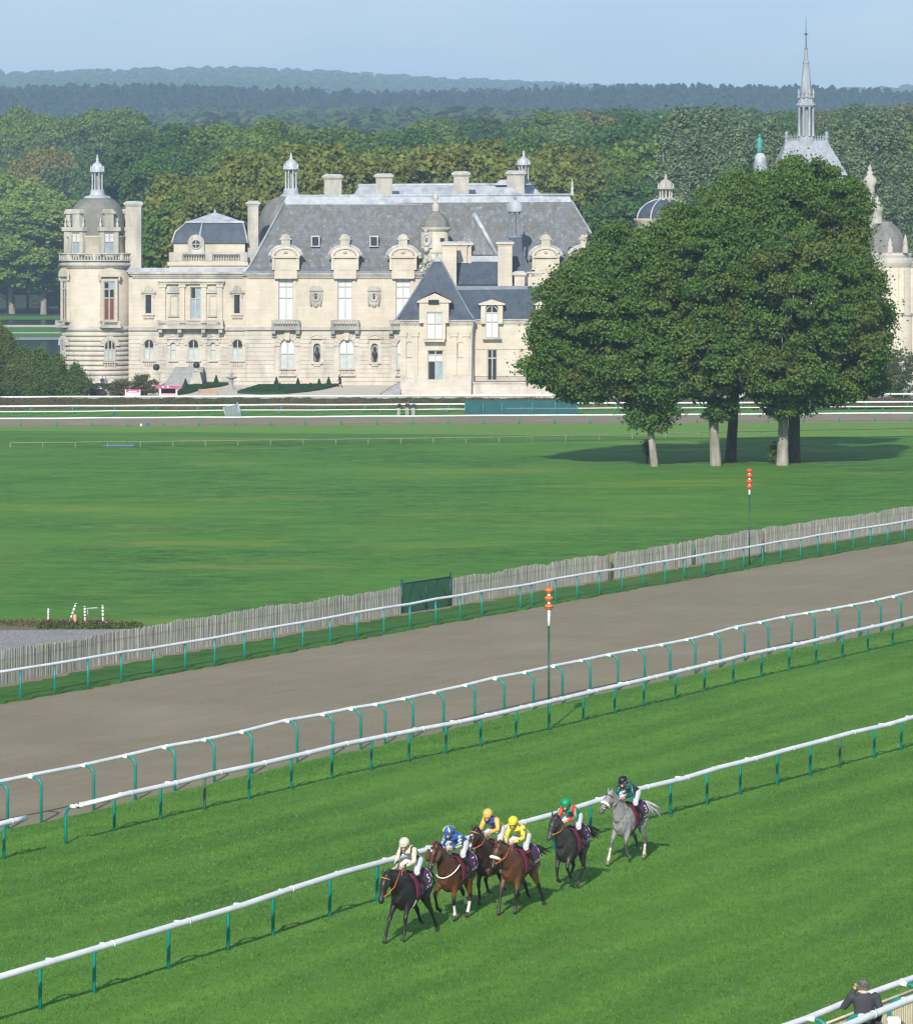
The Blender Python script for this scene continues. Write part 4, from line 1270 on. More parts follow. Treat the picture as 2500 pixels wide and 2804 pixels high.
    cupola(T, p.x, D_, zz(537), zz(516), zz(464), zz(434), zz(416), 0.92, base_r=1.5)
    D_ = y + 20
    p = at(1434, 500, D_)
    cupola(T, p.x, D_, zz(505), zz(498), zz(452), zz(428), zz(410), 0.80, base_r=1.2)
main_block()

# ------------------------------------------------------------------ stair turret, court roofs and slim lantern between the blocks
def court_buildings():
    y = 577.5
    k = y / FPX
    X = lambda x: (x - 1250) * k
    Z = lambda q: HC - (q - HY) * k
    T = empty('stair_turret', (X(1193), y, GZ), 'slender round stair turret with clock and small grey dome against the long roof', 'tower')
    b = MB(); b.lathe(X(1194), y + 1, [(1.5, Z(900)), (1.62, Z(742)), (1.62, Z(628)), (0.2, Z(628))], 24); b.build('wall', M['stone'], T)
    b = MB(); b.lathe(X(1194), y + 1, [(1.6, Z(634)), (1.95, Z(628)), (1.95, Z(622)), (1.7, Z(621)), (0.2, Z(621))], 24); b.lathe(X(1194), y + 1, [(1.62, Z(694)), (1.78, Z(691)), (1.62, Z(688))], 24); b.build('cornice', M['stone_trim'], T)
    b = MB(); b.lathe(X(1194), y + 1, [(1.75, Z(621)), (1.62, Z(606)), (1.15, Z(590)), (0.5, Z(580)), (0.45, Z(576))], 24); b.build('dome', M['slate_dome'], T)
    b = MB(); b.lathe(X(1193), y + 1, [(0.48, Z(577)), (0.48, Z(560)), (0.3, Z(557)), (0.2, Z(550)), (0.42, Z(542)), (0.38, Z(537)), (0.15, Z(532)), (0.02, Z(526))], 12); b.build('finial', M['stone_trim'], T)
    b = MB(); c = (X(1168), y - 0.75, Z(656))
    b.tube([(c[0] + 0.48 * math.cos(2 * math.pi * i / 16), c[1], c[2] + 0.75 * math.sin(2 * math.pi * i / 16)) for i in range(17)], 0.16, 6, cap=False)
    b.box(c[0] - 0.7, c[0] + 0.75, c[1] + 0.02, c[1] + 1.2, c[2] - 1.1, c[2] + 1.0); b.ball((c[0], c[1] + 0.1, c[2] - 1.3), 0.4, 8, 6); b.ball((c[0] - 0.1, c[1] + 0.2, c[2] + 1.2), 0.3, 8, 6)
    co = b.build('clock', M['stone_trim'], T)
    b = MB(); b.prism([(c[0] + 0.42 * math.cos(2 * math.pi * i / 16), c[2] + 0.68 * math.sin(2 * math.pi * i / 16)) for i in range(16)], c[1] + 0.0, c[1] + 0.015); b.build('clock_face', M['stone'], co)
    b = MB(); b.prism([(c[0] + 0.2 * math.cos(2 * math.pi * i / 12), c[2] + 0.36 * math.sin(2 * math.pi * i / 12)) for i in range(12)], c[1] - 0.02, c[1] - 0.002); b.build('dial', mat_noise('blue_dial', (0.05, 0.10, 0.22), (0.10, 0.18, 0.32), 4, 0.4), co)
    b = MB(); b.box(X(1205), X(1217), y - 0.6, y + 0.2, Z(660), Z(651)); b.build('window', M['glass_dark'], T)
    # corbelled corner carving below the clock
    rnd = random.Random(4)
    b = MB()
    for i in range(26):
        t = i / 25
        b.ball((X(1160 + 14 * t) + rnd.uniform(-0.9, 0.9), y - 0.4 + rnd.uniform(-0.2, 0.2), Z(695 + 52 * t)), rnd.uniform(0.18, 0.36), 7, 5)
    b.build('carving', M['stone_trim'], T)
    # court ranges
    T = empty('court_range', (X(1300), 572, GZ), 'inner court roofs of dark blue slate with pale chimney stacks before the long roof', 'building')
    D1 = 570.0; k1 = D1 / FPX
    X1 = lambda x: (x - 1250) * k1
    Z1 = lambda q: HC - (q - HY) * k1
    b = MB(); b.box(X1(1215), X1(1560), D1 + 1, D1 + 7, GZ, Z1(776)); b.build('wall', M['stone'], T)
    b = MB(); b.frustum((X1(1235), X1(1402), D1, D1 + 8, Z1(778)), (X1(1250), X1(1364), D1 + 3.2, D1 + 5, Z1(702))); b.build('roof', M['slate_blue'], T)
    b = MB(); b.box(X1(1250) - 0.1, X1(1364), D1 + 2.6, D1 + 5.1, Z1(716), Z1(700)); b.build('lead_ridge', M['lead'], T)
    # steep grey gable roof
    b = MB(); a = (X1(1246), X1(1361)); ap = X1(1299)
    b.add([(a[0], D1 + 3.4, Z1(697)), (a[1], D1 + 3.4, Z1(697)), (ap, D1 + 4.6, Z1(588)), (ap + 0.4, D1 + 7.8, Z1(588)), (a[0], D1 + 7.9, Z1(697)), (a[1], D1 + 7.9, Z1(697))], [(0, 1, 2), (1, 5, 3, 2), (5, 4, 3), (4, 0, 2, 3), (0, 4, 5, 1)])
    g = b.build('gable_roof', M['slate_grey'], T)
    b = MB(); b.tube([(ap, D1 + 4.5, Z1(588)), (ap + 0.2, D1 + 6, Z1(585))], 0.3, 6); b.tube([(ap + 0.1, D1 + 4.4, Z1(588)), (a[1] + 0.05, D1 + 3.3, Z1(697))], 0.32, 6); b.build('lead_hip', M['lead_pale'], g)
    for xa, xb, ya, t, zb in ((1211, 1250, D1 - 1.5, 664, 790), (1251, 1279, D1 + 2.2, 664, 720), (1281, 1291, D1 + 2.4, 664, 720)):
        chimney(T, X1(xa), X1(xb), ya, ya + 1.7, Z1(zb), Z1(t) + 0.2, 'stone', False, 'lead')
    chimney(T, X1(1363), X1(1402), D1 - 1.6, D1 + 0.5, Z1(785), Z1(657), 'stone', False, 'lead_blue')
    # flared slate spire roof carrying the slim lantern
    c = X1(1411); cy = D1 + 5.4
    b = MB(); b.frustum((X1(1374), X1(1468), cy - 3.2, cy + 3.2, Z1(780)), (c - 1.05, c + 1.05, cy - 1, cy + 1, Z1(690)))
    b.frustum((c - 1.05, c + 1.05, cy - 1, cy + 1, Z1(690) + 0.001), (c - 0.85, c + 0.85, cy - 0.85, cy + 0.85, Z1(650)))
    b.build('spire_roof', M['slate_blue'], T)
    cupola(T, c, cy, Z1(650), Z1(644), Z1(580), Z1(549), Z1(530), 0.86, 6, 'lead_blue', 1.05, 'lead_blue')
    b = MB(); b.lathe(c, cy, [(1.08, Z1(578)), (1.16, Z1(568)), (1.02, Z1(556)), (0.5, Z1(548)), (0.05, Z1(545))], 20); b.build('lantern_dome', M['lead'], T)
    b = MB(); b.box(X1(1445), X1(1492), D1 - 2.4, D1 - 1.0, Z1(790), Z1(757)); b.box(X1(1442), X1(1495), D1 - 2.6, D1 - 0.8, Z1(747), Z1(743)); b.box(X1(1448), X1(1454), D1 - 2.4, D1 - 2.0, Z1(757), Z1(746)); b.box(X1(1484), X1(1490), D1 - 2.4, D1 - 2.0, Z1(757), Z1(746))
    baluster_run(b, X1(1455), X1(1483), D1 - 2.2, Z1(757), Z1(747), 5); b.build('balcony', M['stone'], T)
    chimney(T, X1(1408), X1(1436), D1 - 2.0, D1 - 0.9, Z1(790), Z1(741), 'stone', False, 'lead_pale')
court_buildings()

# ------------------------------------------------------------------ small lodge in front, blue slate roofs
def lodge():
    y = 546.0
    k = y / FPX
    X = lambda x: (x - 1250) * k
    Z = lambda q: HC - (q - HY) * k
    zg = gz(y) - 0.1
    T = empty('garden_lodge', (X(1300), y, zg), 'small cream lodge with steep blue slate pavilion roof half hidden by the big trees', 'building')
    yw = y + 1.4                                                 # the lower range stands a little behind the pavilion
    # pavilion
    ops = [(X(1171), X(1214), Z(1041), Z(959), 0), (X(1168), X(1212), Z(928), Z(872), 0)]
    facade(T, X(1096), X(1296), zg, Z(874), y, ops, M['stone'], side=10)
    b = MB(); b.box(X(1092), X(1300), y - 0.45, y + 10.2, zg, Z(1020)); 
    b = MB(); b.box(X(1096), X(1168), y - 0.12, y + 0.01, zg, Z(1028)); b.box(X(1217), X(1296), y - 0.12, y + 0.01, zg, Z(1028)); b.box(X(1168), X(1217), y - 0.12, y + 0.01, zg, Z(1043)); b.build('plinth', M['stone_low'], T)
    for a, c in ((1090, 1160), (1216, 1300)):
        cornice(T, X(a) + 0.4, X(c) - 0.3, Z(889), Z(874), y, 'stone_trim', 0.4)
    for a in (1104, 1136, 1243, 1277):
        p = MB(); p.box(X(a - 8), X(a + 8), y - 0.18, y, Z(1028), Z(921)); p.box(X(a - 10), X(a + 10), y - 0.3, y, Z(921) + 0.001, Z(911)); p.box(X(a - 11), X(a + 11), y - 0.34, y, Z(911) + 0.001, Z(908)); p.build('pilaster', M['stone'], T)
    for a in (1121, 1262):
        c = X(a)
        n_ = MB()
        ring = [(c - 0.42, y - 0.06, Z(978)), (c - 0.42, y - 0.06, Z(944))] + [(c - 0.42 * math.cos(math.pi * i / 8), y - 0.06, Z(944) + 0.42 * math.sin(math.pi * i / 8)) for i in range(9)] + [(c + 0.42, y - 0.06, Z(978)), (c - 0.42, y - 0.06, Z(978))]
        n_.tube(ring, 0.07, 5, cap=False); n_.build('blind_niche', M['stone_trim'], T)
    window(T, *ops[0][:4], y, (0.5,), (0.64, 0.86), 0, [('glass_dark', 'glass_grey_blue'), ('blind', 'blind'), 'glass_dark'], 0.12)
    cross_surround(T, *ops[0][:4], y, 0.2, 0.10)
    # pavilion dormer
    d = MB()
    d.box(X(1148), X(1168), y - 0.8, y + 3.4, Z(884), Z(828)); d.box(X(1212), X(1229), y - 0.8, y + 3.4, Z(884), Z(828)); d.box(X(1168), X(1212), y - 0.8, y + 3.4, Z(853), Z(828))
    d.box(X(1166) - 0.2, X(1213) + 0.2, y - 0.95, y, Z(935), Z(929)); d.box(X(1160), X(1168), y - 0.74, y + 0.2, Z(928.5), Z(884.5)); d.box(X(1212), X(1220), y - 0.74, y + 0.2, Z(928.5), Z(884.5))
    do = d.build('dormer', M['stone'], T)
    window(T, X(1168), X(1212), Z(928), Z(854), y - 0.78, (0.5,), (0.57,), 0, ['blind', ('blind', 'blind_grey')], 0.12)
    p = MB(); p.prism([(X(1142), Z(828) + 0.001), (X(1236), Z(828) + 0.001), (X(1236), Z(823)), (X(1191), Z(802)), (X(1142), Z(823))], y - 1.0, y + 3.6); p.build('pediment', M['stone'], do)
    p = MB(); p.box(X(1173), X(1202), y - 1.03, y - 0.98, Z(832), Z(820)); p.build('attic_window', M['glass_dark'], do)
    p = MB(); p.add([(X(1140), y - 1.1, Z(824)), (X(1191), y - 1.1, Z(798)), (X(1191), y + 3.7, Z(798)), (X(1140), y + 3.7, Z(824))], [(0, 1, 2, 3)]); p.add([(X(1191), y - 1.1, Z(798)), (X(1239), y - 1.1, Z(824)), (X(1239), y + 3.7, Z(824)), (X(1191), y + 3.7, Z(798))], [(0, 1, 2, 3)]); p.build('lead_cover', M['slate_blue'], do)
    # pavilion roof
    rf = MB()
    e = [(X(1084), y - 0.5, Z(874)), (X(1299), y - 0.5, Z(874)), (X(1299), y + 10.4, Z(874)), (X(1084), y + 10.4, Z(874))]
    m_ = [(X(1100), y + 0.5, Z(853)), (X(1284), y + 0.5, Z(853)), (X(1284), y + 9.4, Z(853)), (X(1100), y + 9.4, Z(853))]
    t = [(X(1190), y + 4.4, Z(712)), (X(1206), y + 4.4, Z(712)), (X(1206), y + 5.6, Z(712)), (X(1190), y + 5.6, Z(712))]
    rf.add(e + m_ + t, [(i, (i + 1) % 4, 4 + (i + 1) % 4, 4 + i) for i in range(4)] + [(4 + i, 4 + (i + 1) % 4, 8 + (i + 1) % 4, 8 + i) for i in range(4)] + [(8, 9, 10, 11), (3, 2, 1, 0)])
    ro = rf.build('roof', M['slate_blue'], T)
    for a, c, q in ((e[1], m_[1], t[1]), (e[0], m_[0], t[0])):
        h = MB(); h.tube([a, c, q], 0.13, 6); h.build('lead_hip', M['lead_blue'], ro)
    f = MB(); f.frustum((X(1187), X(1209), y + 4.1, y + 5.9, Z(716)), (X(1192), X(1203), y + 4.6, y + 5.4, Z(704))); f.lathe(X(1195), y + 4.9, [(0.2, Z(706)), (0.12, Z(700)), (0.24, Z(696)), (0.08, Z(692)), (0.02, Z(688))], 8); f.build('finial', M['lead'], ro)
    # lower range
    ops = [(X(1334), X(1362), Z(1043), Z(957), 0), (X(1329), X(1364), Z(925), Z(875), 0), (X(1478), X(1512), Z(1043), Z(957), 0)]
    facade(T, X(1296), X(1600), zg, Z(874), yw, ops, M['stone'], 'range_wall', side=8)
    cornice(T, X(1300), X(1329), Z(887), Z(872), yw, 'stone_trim', 0.35); cornice(T, X(1366), X(1600), Z(887), Z(872), yw, 'stone_trim', 0.35)
    b = MB(); b.box(X(1296), X(1600), yw - 0.1, yw, Z(957), Z(950)); b.build('string_course', M['stone'], T)
    window(T, *ops[0][:4], yw, (0.5,), (0.72,), 0, ['glass_dark', 'glass_dark'], 0.13); cross_surround(T, *ops[0][:4], yw, 0.2, 0.08)
    window(T, *ops[2][:4], yw, (0.5,), (0.72,), 0, ['glass_dark', 'glass_dark'], 0.13)
    for c in (1347, 1497):
        d = MB()
        d.box(X(c - 30), X(c - 18), yw - 0.7, yw + 2.4, Z(886), Z(836)); d.box(X(c + 18), X(c + 30), yw - 0.7, yw + 2.4, Z(886), Z(836))
        pts = [(X(c - 18), Z(836)), (X(c - 18), Z(848))] + [(X(c) - (X(18) - X(0)) * math.cos(math.pi * i / 8), Z(848) + (X(18) - X(0)) * math.sin(math.pi * i / 8)) for i in range(1, 8)] + [(X(c + 18), Z(848)), (X(c + 18), Z(836))]
        for i in range(len(pts) - 1):
            d.add([(pts[i][0], yw - 0.7, pts[i][1]), (pts[i + 1][0], yw - 0.7, pts[i + 1][1]), (pts[i + 1][0], yw - 0.7, Z(828)), (pts[i][0], yw - 0.7, Z(828))], [(0, 1, 2, 3)])
        d.prism([(X(c - 36), Z(835)), (X(c + 36), Z(835)), (X(c + 36), Z(831)), (X(c), Z(820)), (X(c - 36), Z(831))], yw - 0.9, yw + 2.8)
        do = d.build('dormer', M['stone'], T)
        window(T, X(c - 18), X(c + 18), Z(925), Z(836), yw - 0.66, (0.5,), (0.5, 0.78), X(18) - X(0), ['blind', 'blind', 'glass_dark'], 0.12)
        q = MB(); q.box(X(c - 26), X(c + 26), yw - 0.85, yw, Z(929), Z(926)); q.build('window_sill', M['stone_trim'], T)
    rf = MB()
    e = [(X(1280), yw - 0.4, Z(873)), (X(1620), yw - 0.4, Z(873)), (X(1620), yw + 8, Z(873)), (X(1280), yw + 8, Z(873))]
    t = [(X(1245), yw + 3.3, Z(790)), (X(1620), yw + 3.3, Z(786)), (X(1620), yw + 4.6, Z(786)), (X(1245), yw + 4.6, Z(790))]
    rf.add(e + t, [(i, (i + 1) % 4, 4 + (i + 1) % 4, 4 + i) for i in range(4)] + [(4, 5, 6, 7), (3, 2, 1, 0)])
    ro = rf.build('range_roof', M['slate_blue'], T)
    h = MB(); h.box(X(1250), X(1620), yw + 3.1, yw + 4.7, Z(796), Z(784)); h.build('lead_ridge', M['lead_blue'], ro)
    # downpipe, terrace and railing
    p = MB(); p.tube([(X(1298), y - 0.25, Z(874)), (X(1294), y - 0.2, Z(905)), (X(1292), y - 0.2, zg)], 0.09, 6); p.build('downpipe', M['lead_blue'], T)
    p = MB(); p.box(X(1296) + 0.01, X(1620), yw - 2.6, yw, zg, Z(1049)); p.box(X(1294), X(1620), yw - 2.75, yw, Z(1049) + 0.001, Z(1045)); p.build('terrace', M['stone_low'], T)
    p = MB()
    n = 110
    for i in range(n + 1):
        x = X(1298) + (X(1610) - X(1298)) * i / n
        p.tube([(x, yw - 2.4, Z(1046)), (x, yw - 2.4, Z(1031))], 0.016, 4, cap=False)
    for q in (1030, 1043): p.tube([(X(1297), yw - 2.4, Z(q)), (X(1612), yw - 2.4, Z(q))], 0.03, 5)
    p.build('iron_railing', M['iron'], T)
    # garden steps at the pavilion's foot
    s = MB()
    for i in range(9): s.box(X(1040) + i * 0.35, X(1097), y - 1.6 + i * 0.35, y + 4.5, zg + i * 0.22, zg + (i + 1) * 0.22)
    s.build('garden_steps', M['step_stone'], T)
lodge()

# ------------------------------------------------------------------ buildings seen beyond the big trees
def far_dome(x, D, zl, cap_y, dome_y, dome_r, label):
    pass
def beyond():
    # low domed pavilion
    D = 602.0; k = D / FPX
    X = lambda x: (x - 1250) * k
    Z = lambda q: HC - (q - HY) * k
    T = empty('domed_pavilion', (X(1823), D, -4), 'grey ribbed dome with stone lantern showing left above the big trees', 'building')
    b = MB(); b.lathe(X(1823), D, [(4.2, -4), (4.2, Z(607)), (4.5, Z(602)), (4.5, Z(598)), (1, Z(598))], 32); b.build('wall', M['stone'], T)
    b = MB(); rr = 4.0; b.lathe(X(1823), D, [(rr * math.cos(i / 10 * 1.35), Z(600) + (Z(544) - Z(600)) * math.sin(i / 10 * 1.35)) for i in range(11)] + [(0.1, Z(544))], 32)
    do = b.build('dome', M['slate_blue'], T)
    for a in range(8):
        th = a / 8 * 2 * math.pi + 0.2
        q = MB(); q.tube([(X(1823) + rr * 1.01 * math.cos(i / 8 * 1.3) * math.cos(th), D + rr * 1.01 * math.cos(i / 8 * 1.3) * math.sin(th), Z(600) + (Z(544) - Z(600)) * 1.01 * math.sin(i / 8 * 1.35)) for i in range(9)], 0.13, 5); q.build('rib', M['lead'], do)
    cupola(T, X(1823), D, Z(548), Z(541), Z(518), Z(489), Z(475), 1.0, 10, 'stone_trim', 1.25, 'stone_trim')
    # chapel: steep lead roof with finials and a tall white spire
    D = 640.0; k = D / FPX
    T = empty('chapel', (X(2207), D, -4), 'chapel with steep lead roof and tall slender white spire topped by a cross', 'chapel')
    b = MB(); b.box(X(2125), X(2300), D - 5, D + 9, -4, Z(470)); b.build('wall', M['stone'], T)
    b = MB()
    a = [(X(2112), D - 5.5, Z(480)), (X(2312), D - 5.5, Z(480)), (X(2312), D + 9, Z(480)), (X(2112), D + 9, Z(480))]
    m_ = [(X(2134), D - 3.2, Z(436)), (X(2290), D - 3.2, Z(436)), (X(2290), D + 7, Z(436)), (X(2134), D + 7, Z(436))]
    t = [(X(2152), D - 0.5, Z(384)), (X(2264), D - 0.5, Z(384)), (X(2264), D + 1.5, Z(384)), (X(2152), D + 1.5, Z(384))]
    b.add(a + m_ + t, [(i, (i + 1) % 4, 4 + (i + 1) % 4, 4 + i) for i in range(4)] + [(4 + i, 4 + (i + 1) % 4, 8 + (i + 1) % 4, 8 + i) for i in range(4)] + [(8, 9, 10, 11)])
    M['chapel_lead'] = mat_noise('chapel_lead', (0.22, 0.245, 0.28), (0.38, 0.41, 0.45), 1.4, 0.55, stretch=(1.5, 1.5, 0.2), c3=(0.24, 0.27, 0.32), scale3=0.4)
    ro = b.build('roof', M['chapel_lead'], T)
    b = MB()
    for i in range(26):
        x = X(2152) + (X(2264) - X(2152)) * i / 25
        b.lathe(x, D - 0.4, [(0.07, Z(385)), (0.12, Z(380)), (0.03, Z(376)), (0.08, Z(373)), (0.01, Z(370 - (i % 2) * 4))], 5)
    b.build('ridge_crest', M['chapel_lead'], ro)
    for c in (2153, 2263):
        b = MB(); b.lathe(X(c), D - 0.4, [(0.3, Z(388)), (0.22, Z(378)), (0.42, Z(374)), (0.2, Z(368)), (0.36, Z(364)), (0.1, Z(360)), (0.02, Z(356))], 8); b.build('finial', M['chapel_lead'], ro)
    b = MB()
    b.lathe(X(2207), D, [(1.55, Z(470)), (1.35, Z(385)), (1.2, Z(372))], 8, smooth=False)
    b.lathe(X(2207), D, [(0.55, Z(372)), (0.55, Z(292))], 8, smooth=False)
    so = b.build('spire_base', M['chapel_lead'], T)
    for q in range(8):
        th = q / 8 * 2 * math.pi + math.pi / 8
        b = MB(); b.lathe(X(2207) + 1.08 * math.cos(th), D + 1.08 * math.sin(th), [(0.26, Z(372)), (0.2, Z(360)), (0.18, Z(302)), (0.28, Z(292))], 6); b.build('column', M['chapel_lead'], so)
    b = MB(); b.lathe(X(2207), D, [(0.3, Z(293)), (1.35, Z(292)), (1.5, Z(287)), (1.38, Z(284)), (1.2, Z(280)), (1.15, Z(268)), (1.3, Z(266)), (1.0, Z(263)), (0.85, Z(255))], 8, smooth=False); b.build('collar', M['chapel_lead'], T)
    for q in range(8):
        th = q / 8 * 2 * math.pi + math.pi / 8
        b = MB(); b.lathe(X(2207) + 1.15 * math.cos(th), D + 1.15 * math.sin(th), [(0.2, Z(268)), (0.14, Z(258)), (0.22, Z(252)), (0.1, Z(248)), (0.02, Z(241))], 6); b.build('pinnacle', M['chapel_lead'], T)
    b = MB(); b.lathe(X(2207), D, [(0.95, Z(264)), (0.42, Z(172)), (0.55, Z(171)), (0.5, Z(167)), (0.34, Z(165)), (0.2, Z(134)), (0.34, Z(132)), (0.1, Z(129))], 8, smooth=False); b.build('spire', M['chapel_lead'], T)
    b = MB(); b.tube([(X(2207), D, Z(132)), (X(2207), D, Z(45))], [0.09, 0.03], 6); b.tube([(X(2200.5), D, Z(92)), (X(2213.5), D, Z(92))], 0.07, 6); b.ball((X(2207), D, Z(92)), 0.16, 8, 6); b.build('cross', M['iron'], T)
    for c, t0, t1, r_ in ((2361, 453, 600, 1.0),):
        b = MB(); b.lathe(X(c), D - 12, [(r_ * 1.1, -4), (r_ * 1.1, Z(600)), (r_ * 1.4, Z(592)), (r_ * 1.3, Z(585)), (r_ * 0.75, Z(575)), (r_ * 0.7, Z(510)), (r_ * 1.1, Z(498)), (r_ * 0.85, Z(490)), (r_ * 0.35, Z(480)), (r_ * 0.5, Z(474)), (r_ * 0.2, Z(468)), (r_ * 0.35, Z(463)), (0.02, Z(t0))], 12); b.build('stone_pinnacle', M['stone_trim'], T)
    # bronze figure on a white dome top
    D = 625.0; k = D / FPX
    b = MB(); b.lathe(X(2082), D, [(1.0, -4), (1.0, Z(470)), (0.88, Z(440)), (0.82, Z(430)), (0.6, Z(422)), (0.45, Z(418))], 20)
    tag(b.build('domed_turret', M['lead_pale']), 'small white domed turret top carrying the green statue', 'turret')
    b = MB()
    b.tube([(X(2079), D, Z(418)), (X(2080), D, Z(405)), (X(2079), D, Z(392)), (X(2080), D, Z(380)), (X(2080), D, Z(374))], [0.42, 0.46, 0.40, 0.34, 0.12], 10)
    b.ball((X(2080), D, Z(370)), 0.2, 10, 8, 1, 1, 1.2)
    b.tube([(X(2083), D - 0.1, Z(379)), (X(2086), D - 0.2, Z(388)), (X(2084), D - 0.3, Z(396))], [0.14, 0.11, 0.08], 8)
    b.tube([(X(2076), D - 0.1, Z(379)), (X(2073), D - 0.25, Z(386)), (X(2069), D - 0.4, Z(384))], [0.14, 0.11, 0.08], 8)
    tag(b.build('statue', M['verdigris']), 'green bronze standing statue on a small white dome', 'statue')
    # domed tower at the right-hand end
    D = 585.0; k = D / FPX
    T = empty('domed_tower', (X(2446), D + 4, GZ), 'cream stone tower with bulbous grey dome at the chateau\'s far right end', 'tower')
    cx, cy, r_ = X(2446), D + 4, 58 * k
    b = MB(); b.lathe(cx, cy, [(r_ * 1.08, GZ), (r_ * 1.05, Z(868)), (r_, Z(864)), (r_, Z(725)), (0.3, Z(725))], 40); b.build('wall', M['stone'], T)
    for q0, q1, e in ((868, 858, 1.10), (732, 705, 1.12), (705, 692, 1.06)):
        b = MB(); b.lathe(cx, cy, [(r_, Z(q0)), (r_ * e, Z(q0 * 0.6 + q1 * 0.4)), (r_ * e, Z(q1)), (r_ * 0.6, Z(q1))], 40); b.build('cornice', M['stone_trim'], T)
    b = MB(); ra = 52 * k
    b.lathe(cx - 0.5, cy, [(ra, Z(693)), (ra, Z(675)), (ra * 0.95, Z(655)), (ra * 0.78, Z(635)), (ra * 0.5, Z(618)), (ra * 0.34, Z(611)), (ra * 0.3, Z(606))], 32); b.build('dome', M['slate_dome'], T)
    b = MB(); xx = X(2409)
    b.lathe(xx, cy, [(0.85, Z(611)), (0.75, Z(606)), (0.72, Z(580)), (0.85, Z(577)), (0.8, Z(565)), (0.5, Z(552)), (0.2, Z(546)), (0.3, Z(540)), (0.02, Z(533))], 16); b.build('lantern', M['stone_trim'], T)
    for c, q in ((2440, 650), (2482, 640)):
        b = MB(); b.lathe(X(c), cy - r_ * 0.95, [(0.4, Z(692)), (0.4, Z(676)), (0.28, Z(672)), (0.34, Z(664)), (0.15, Z(q + 8)), (0.02, Z(q))], 10); b.build('pinnacle', M['stone_trim'], T)
    for c in (2432, 2470):
        b = MB(); b.box(X(c) - 0.35, X(c) + 0.35, cy - r_ - 0.25, cy - r_ * 0.7, Z(858), Z(733)); b.build('pilaster', M['stone'], T)
    T2 = empty('end_wing', (X(2560), D + 2, GZ), 'cream stone wall of the end wing beside the domed tower at the photo\'s right edge', 'building')
    facade(T2, X(2490), X(2760), GZ, Z(730), D + 3, [(X(2540), X(2575), Z(880), Z(770), 0), (X(2640), X(2675), Z(880), Z(770), 0)], M['stone'])
    window(T2, X(2540), X(2575), Z(880), Z(770), D + 3, (0.5,), (0.6,), 0, ['blind', 'glass_dark']); window(T2, X(2640), X(2675), Z(880), Z(770), D + 3, (0.5,), (0.6,), 0, ['blind', 'glass_dark'])
    cornice(T2, X(2490), X(2760), Z(732), Z(716), D + 3)
beyond()
# ------------------------------------------------------------------ foliage
def leaf_mat(name, dark, light, autumn=None, autumn_amt=0.0, trans=0.28, obj_tint=0.0):
    m, n, l, p = new_mat(name)
    a = n.new('ShaderNodeAttribute'); a.attribute_name = 'tint'
    c = mixc(n, l, a.outputs['Fac'], dark, light)
    P = pos_node(n)
    f = noise_node(n, l, P, 0.35, 3)
    c = mixc(n, l, mrange(n, l, f, 0.35, 0.7, 0, 0.45), c, ((dark[0] + light[0]) * 0.52, (dark[1] + light[1]) * 0.5, light[2] * 0.7))
    if autumn is not None:
        g = noise_node(n, l, P, 0.22, 4)
        g = math_node(n, l, 'ADD', math_node(n, l, 'MULTIPLY', g, 0.75), math_node(n, l, 'MULTIPLY', a.outputs['Fac'], 0.25))
        c = mixc(n, l, mrange(n, l, g, 0.5 - autumn_amt * 0.3, 0.72 - autumn_amt * 0.3, 0, 0.85), c, autumn)
    if obj_tint:
        oi = n.new('ShaderNodeObjectInfo')
        c = mixc(n, l, 1.0, c, oi.outputs['Color'], 'MULTIPLY')
    l.new(c, p.inputs['Base Color'])
    p.inputs['Roughness'].default_value = 0.6
    p.inputs['Specular IOR Level'].default_value = 0.25
    tr = n.new('ShaderNodeBsdfTranslucent')
    l.new(mixc(n, l, 1.0, c, (1.0, 1.15, 0.5), 'MULTIPLY'), tr.inputs['Color'])
    mx = n.new('ShaderNodeMixShader')
    mx.inputs['Fac'].default_value = trans
    out = n['Material Output']
    l.new(p.outputs['BSDF'], mx.inputs[1]); l.new(tr.outputs['BSDF'], mx.inputs[2]); l.new(mx.outputs['Shader'], out.inputs['Surface'])
    return m
def rand_dirs(rng, n):
    v = rng.normal(size=(n, 3))
    return v / np.linalg.norm(v, axis=1, keepdims=True)
def quads_from(rng, P, N, size, tint, elong=1.35):
    """one rhombic leaf (or leaf spray) per point, facing roughly along N"""
    n = len(P)
    up = rand_dirs(rng, n)
    a = np.cross(N, up); a /= np.linalg.norm(a, axis=1, keepdims=True) + 1e-9
    b = np.cross(N, a)
    s = (size * rng.uniform(0.6, 1.4, n))[:, None]
    V = np.empty((n, 4, 3))
    V[:, 0] = P - a * s * elong * 0.5
    V[:, 1] = P - b * s * 0.5 + N * s * 0.12
    V[:, 2] = P + a * s * elong * 0.5
    V[:, 3] = P + b * s * 0.5 + N * s * 0.12
    return V.reshape(-1, 3), np.arange(n * 4).reshape(n, 4), tint
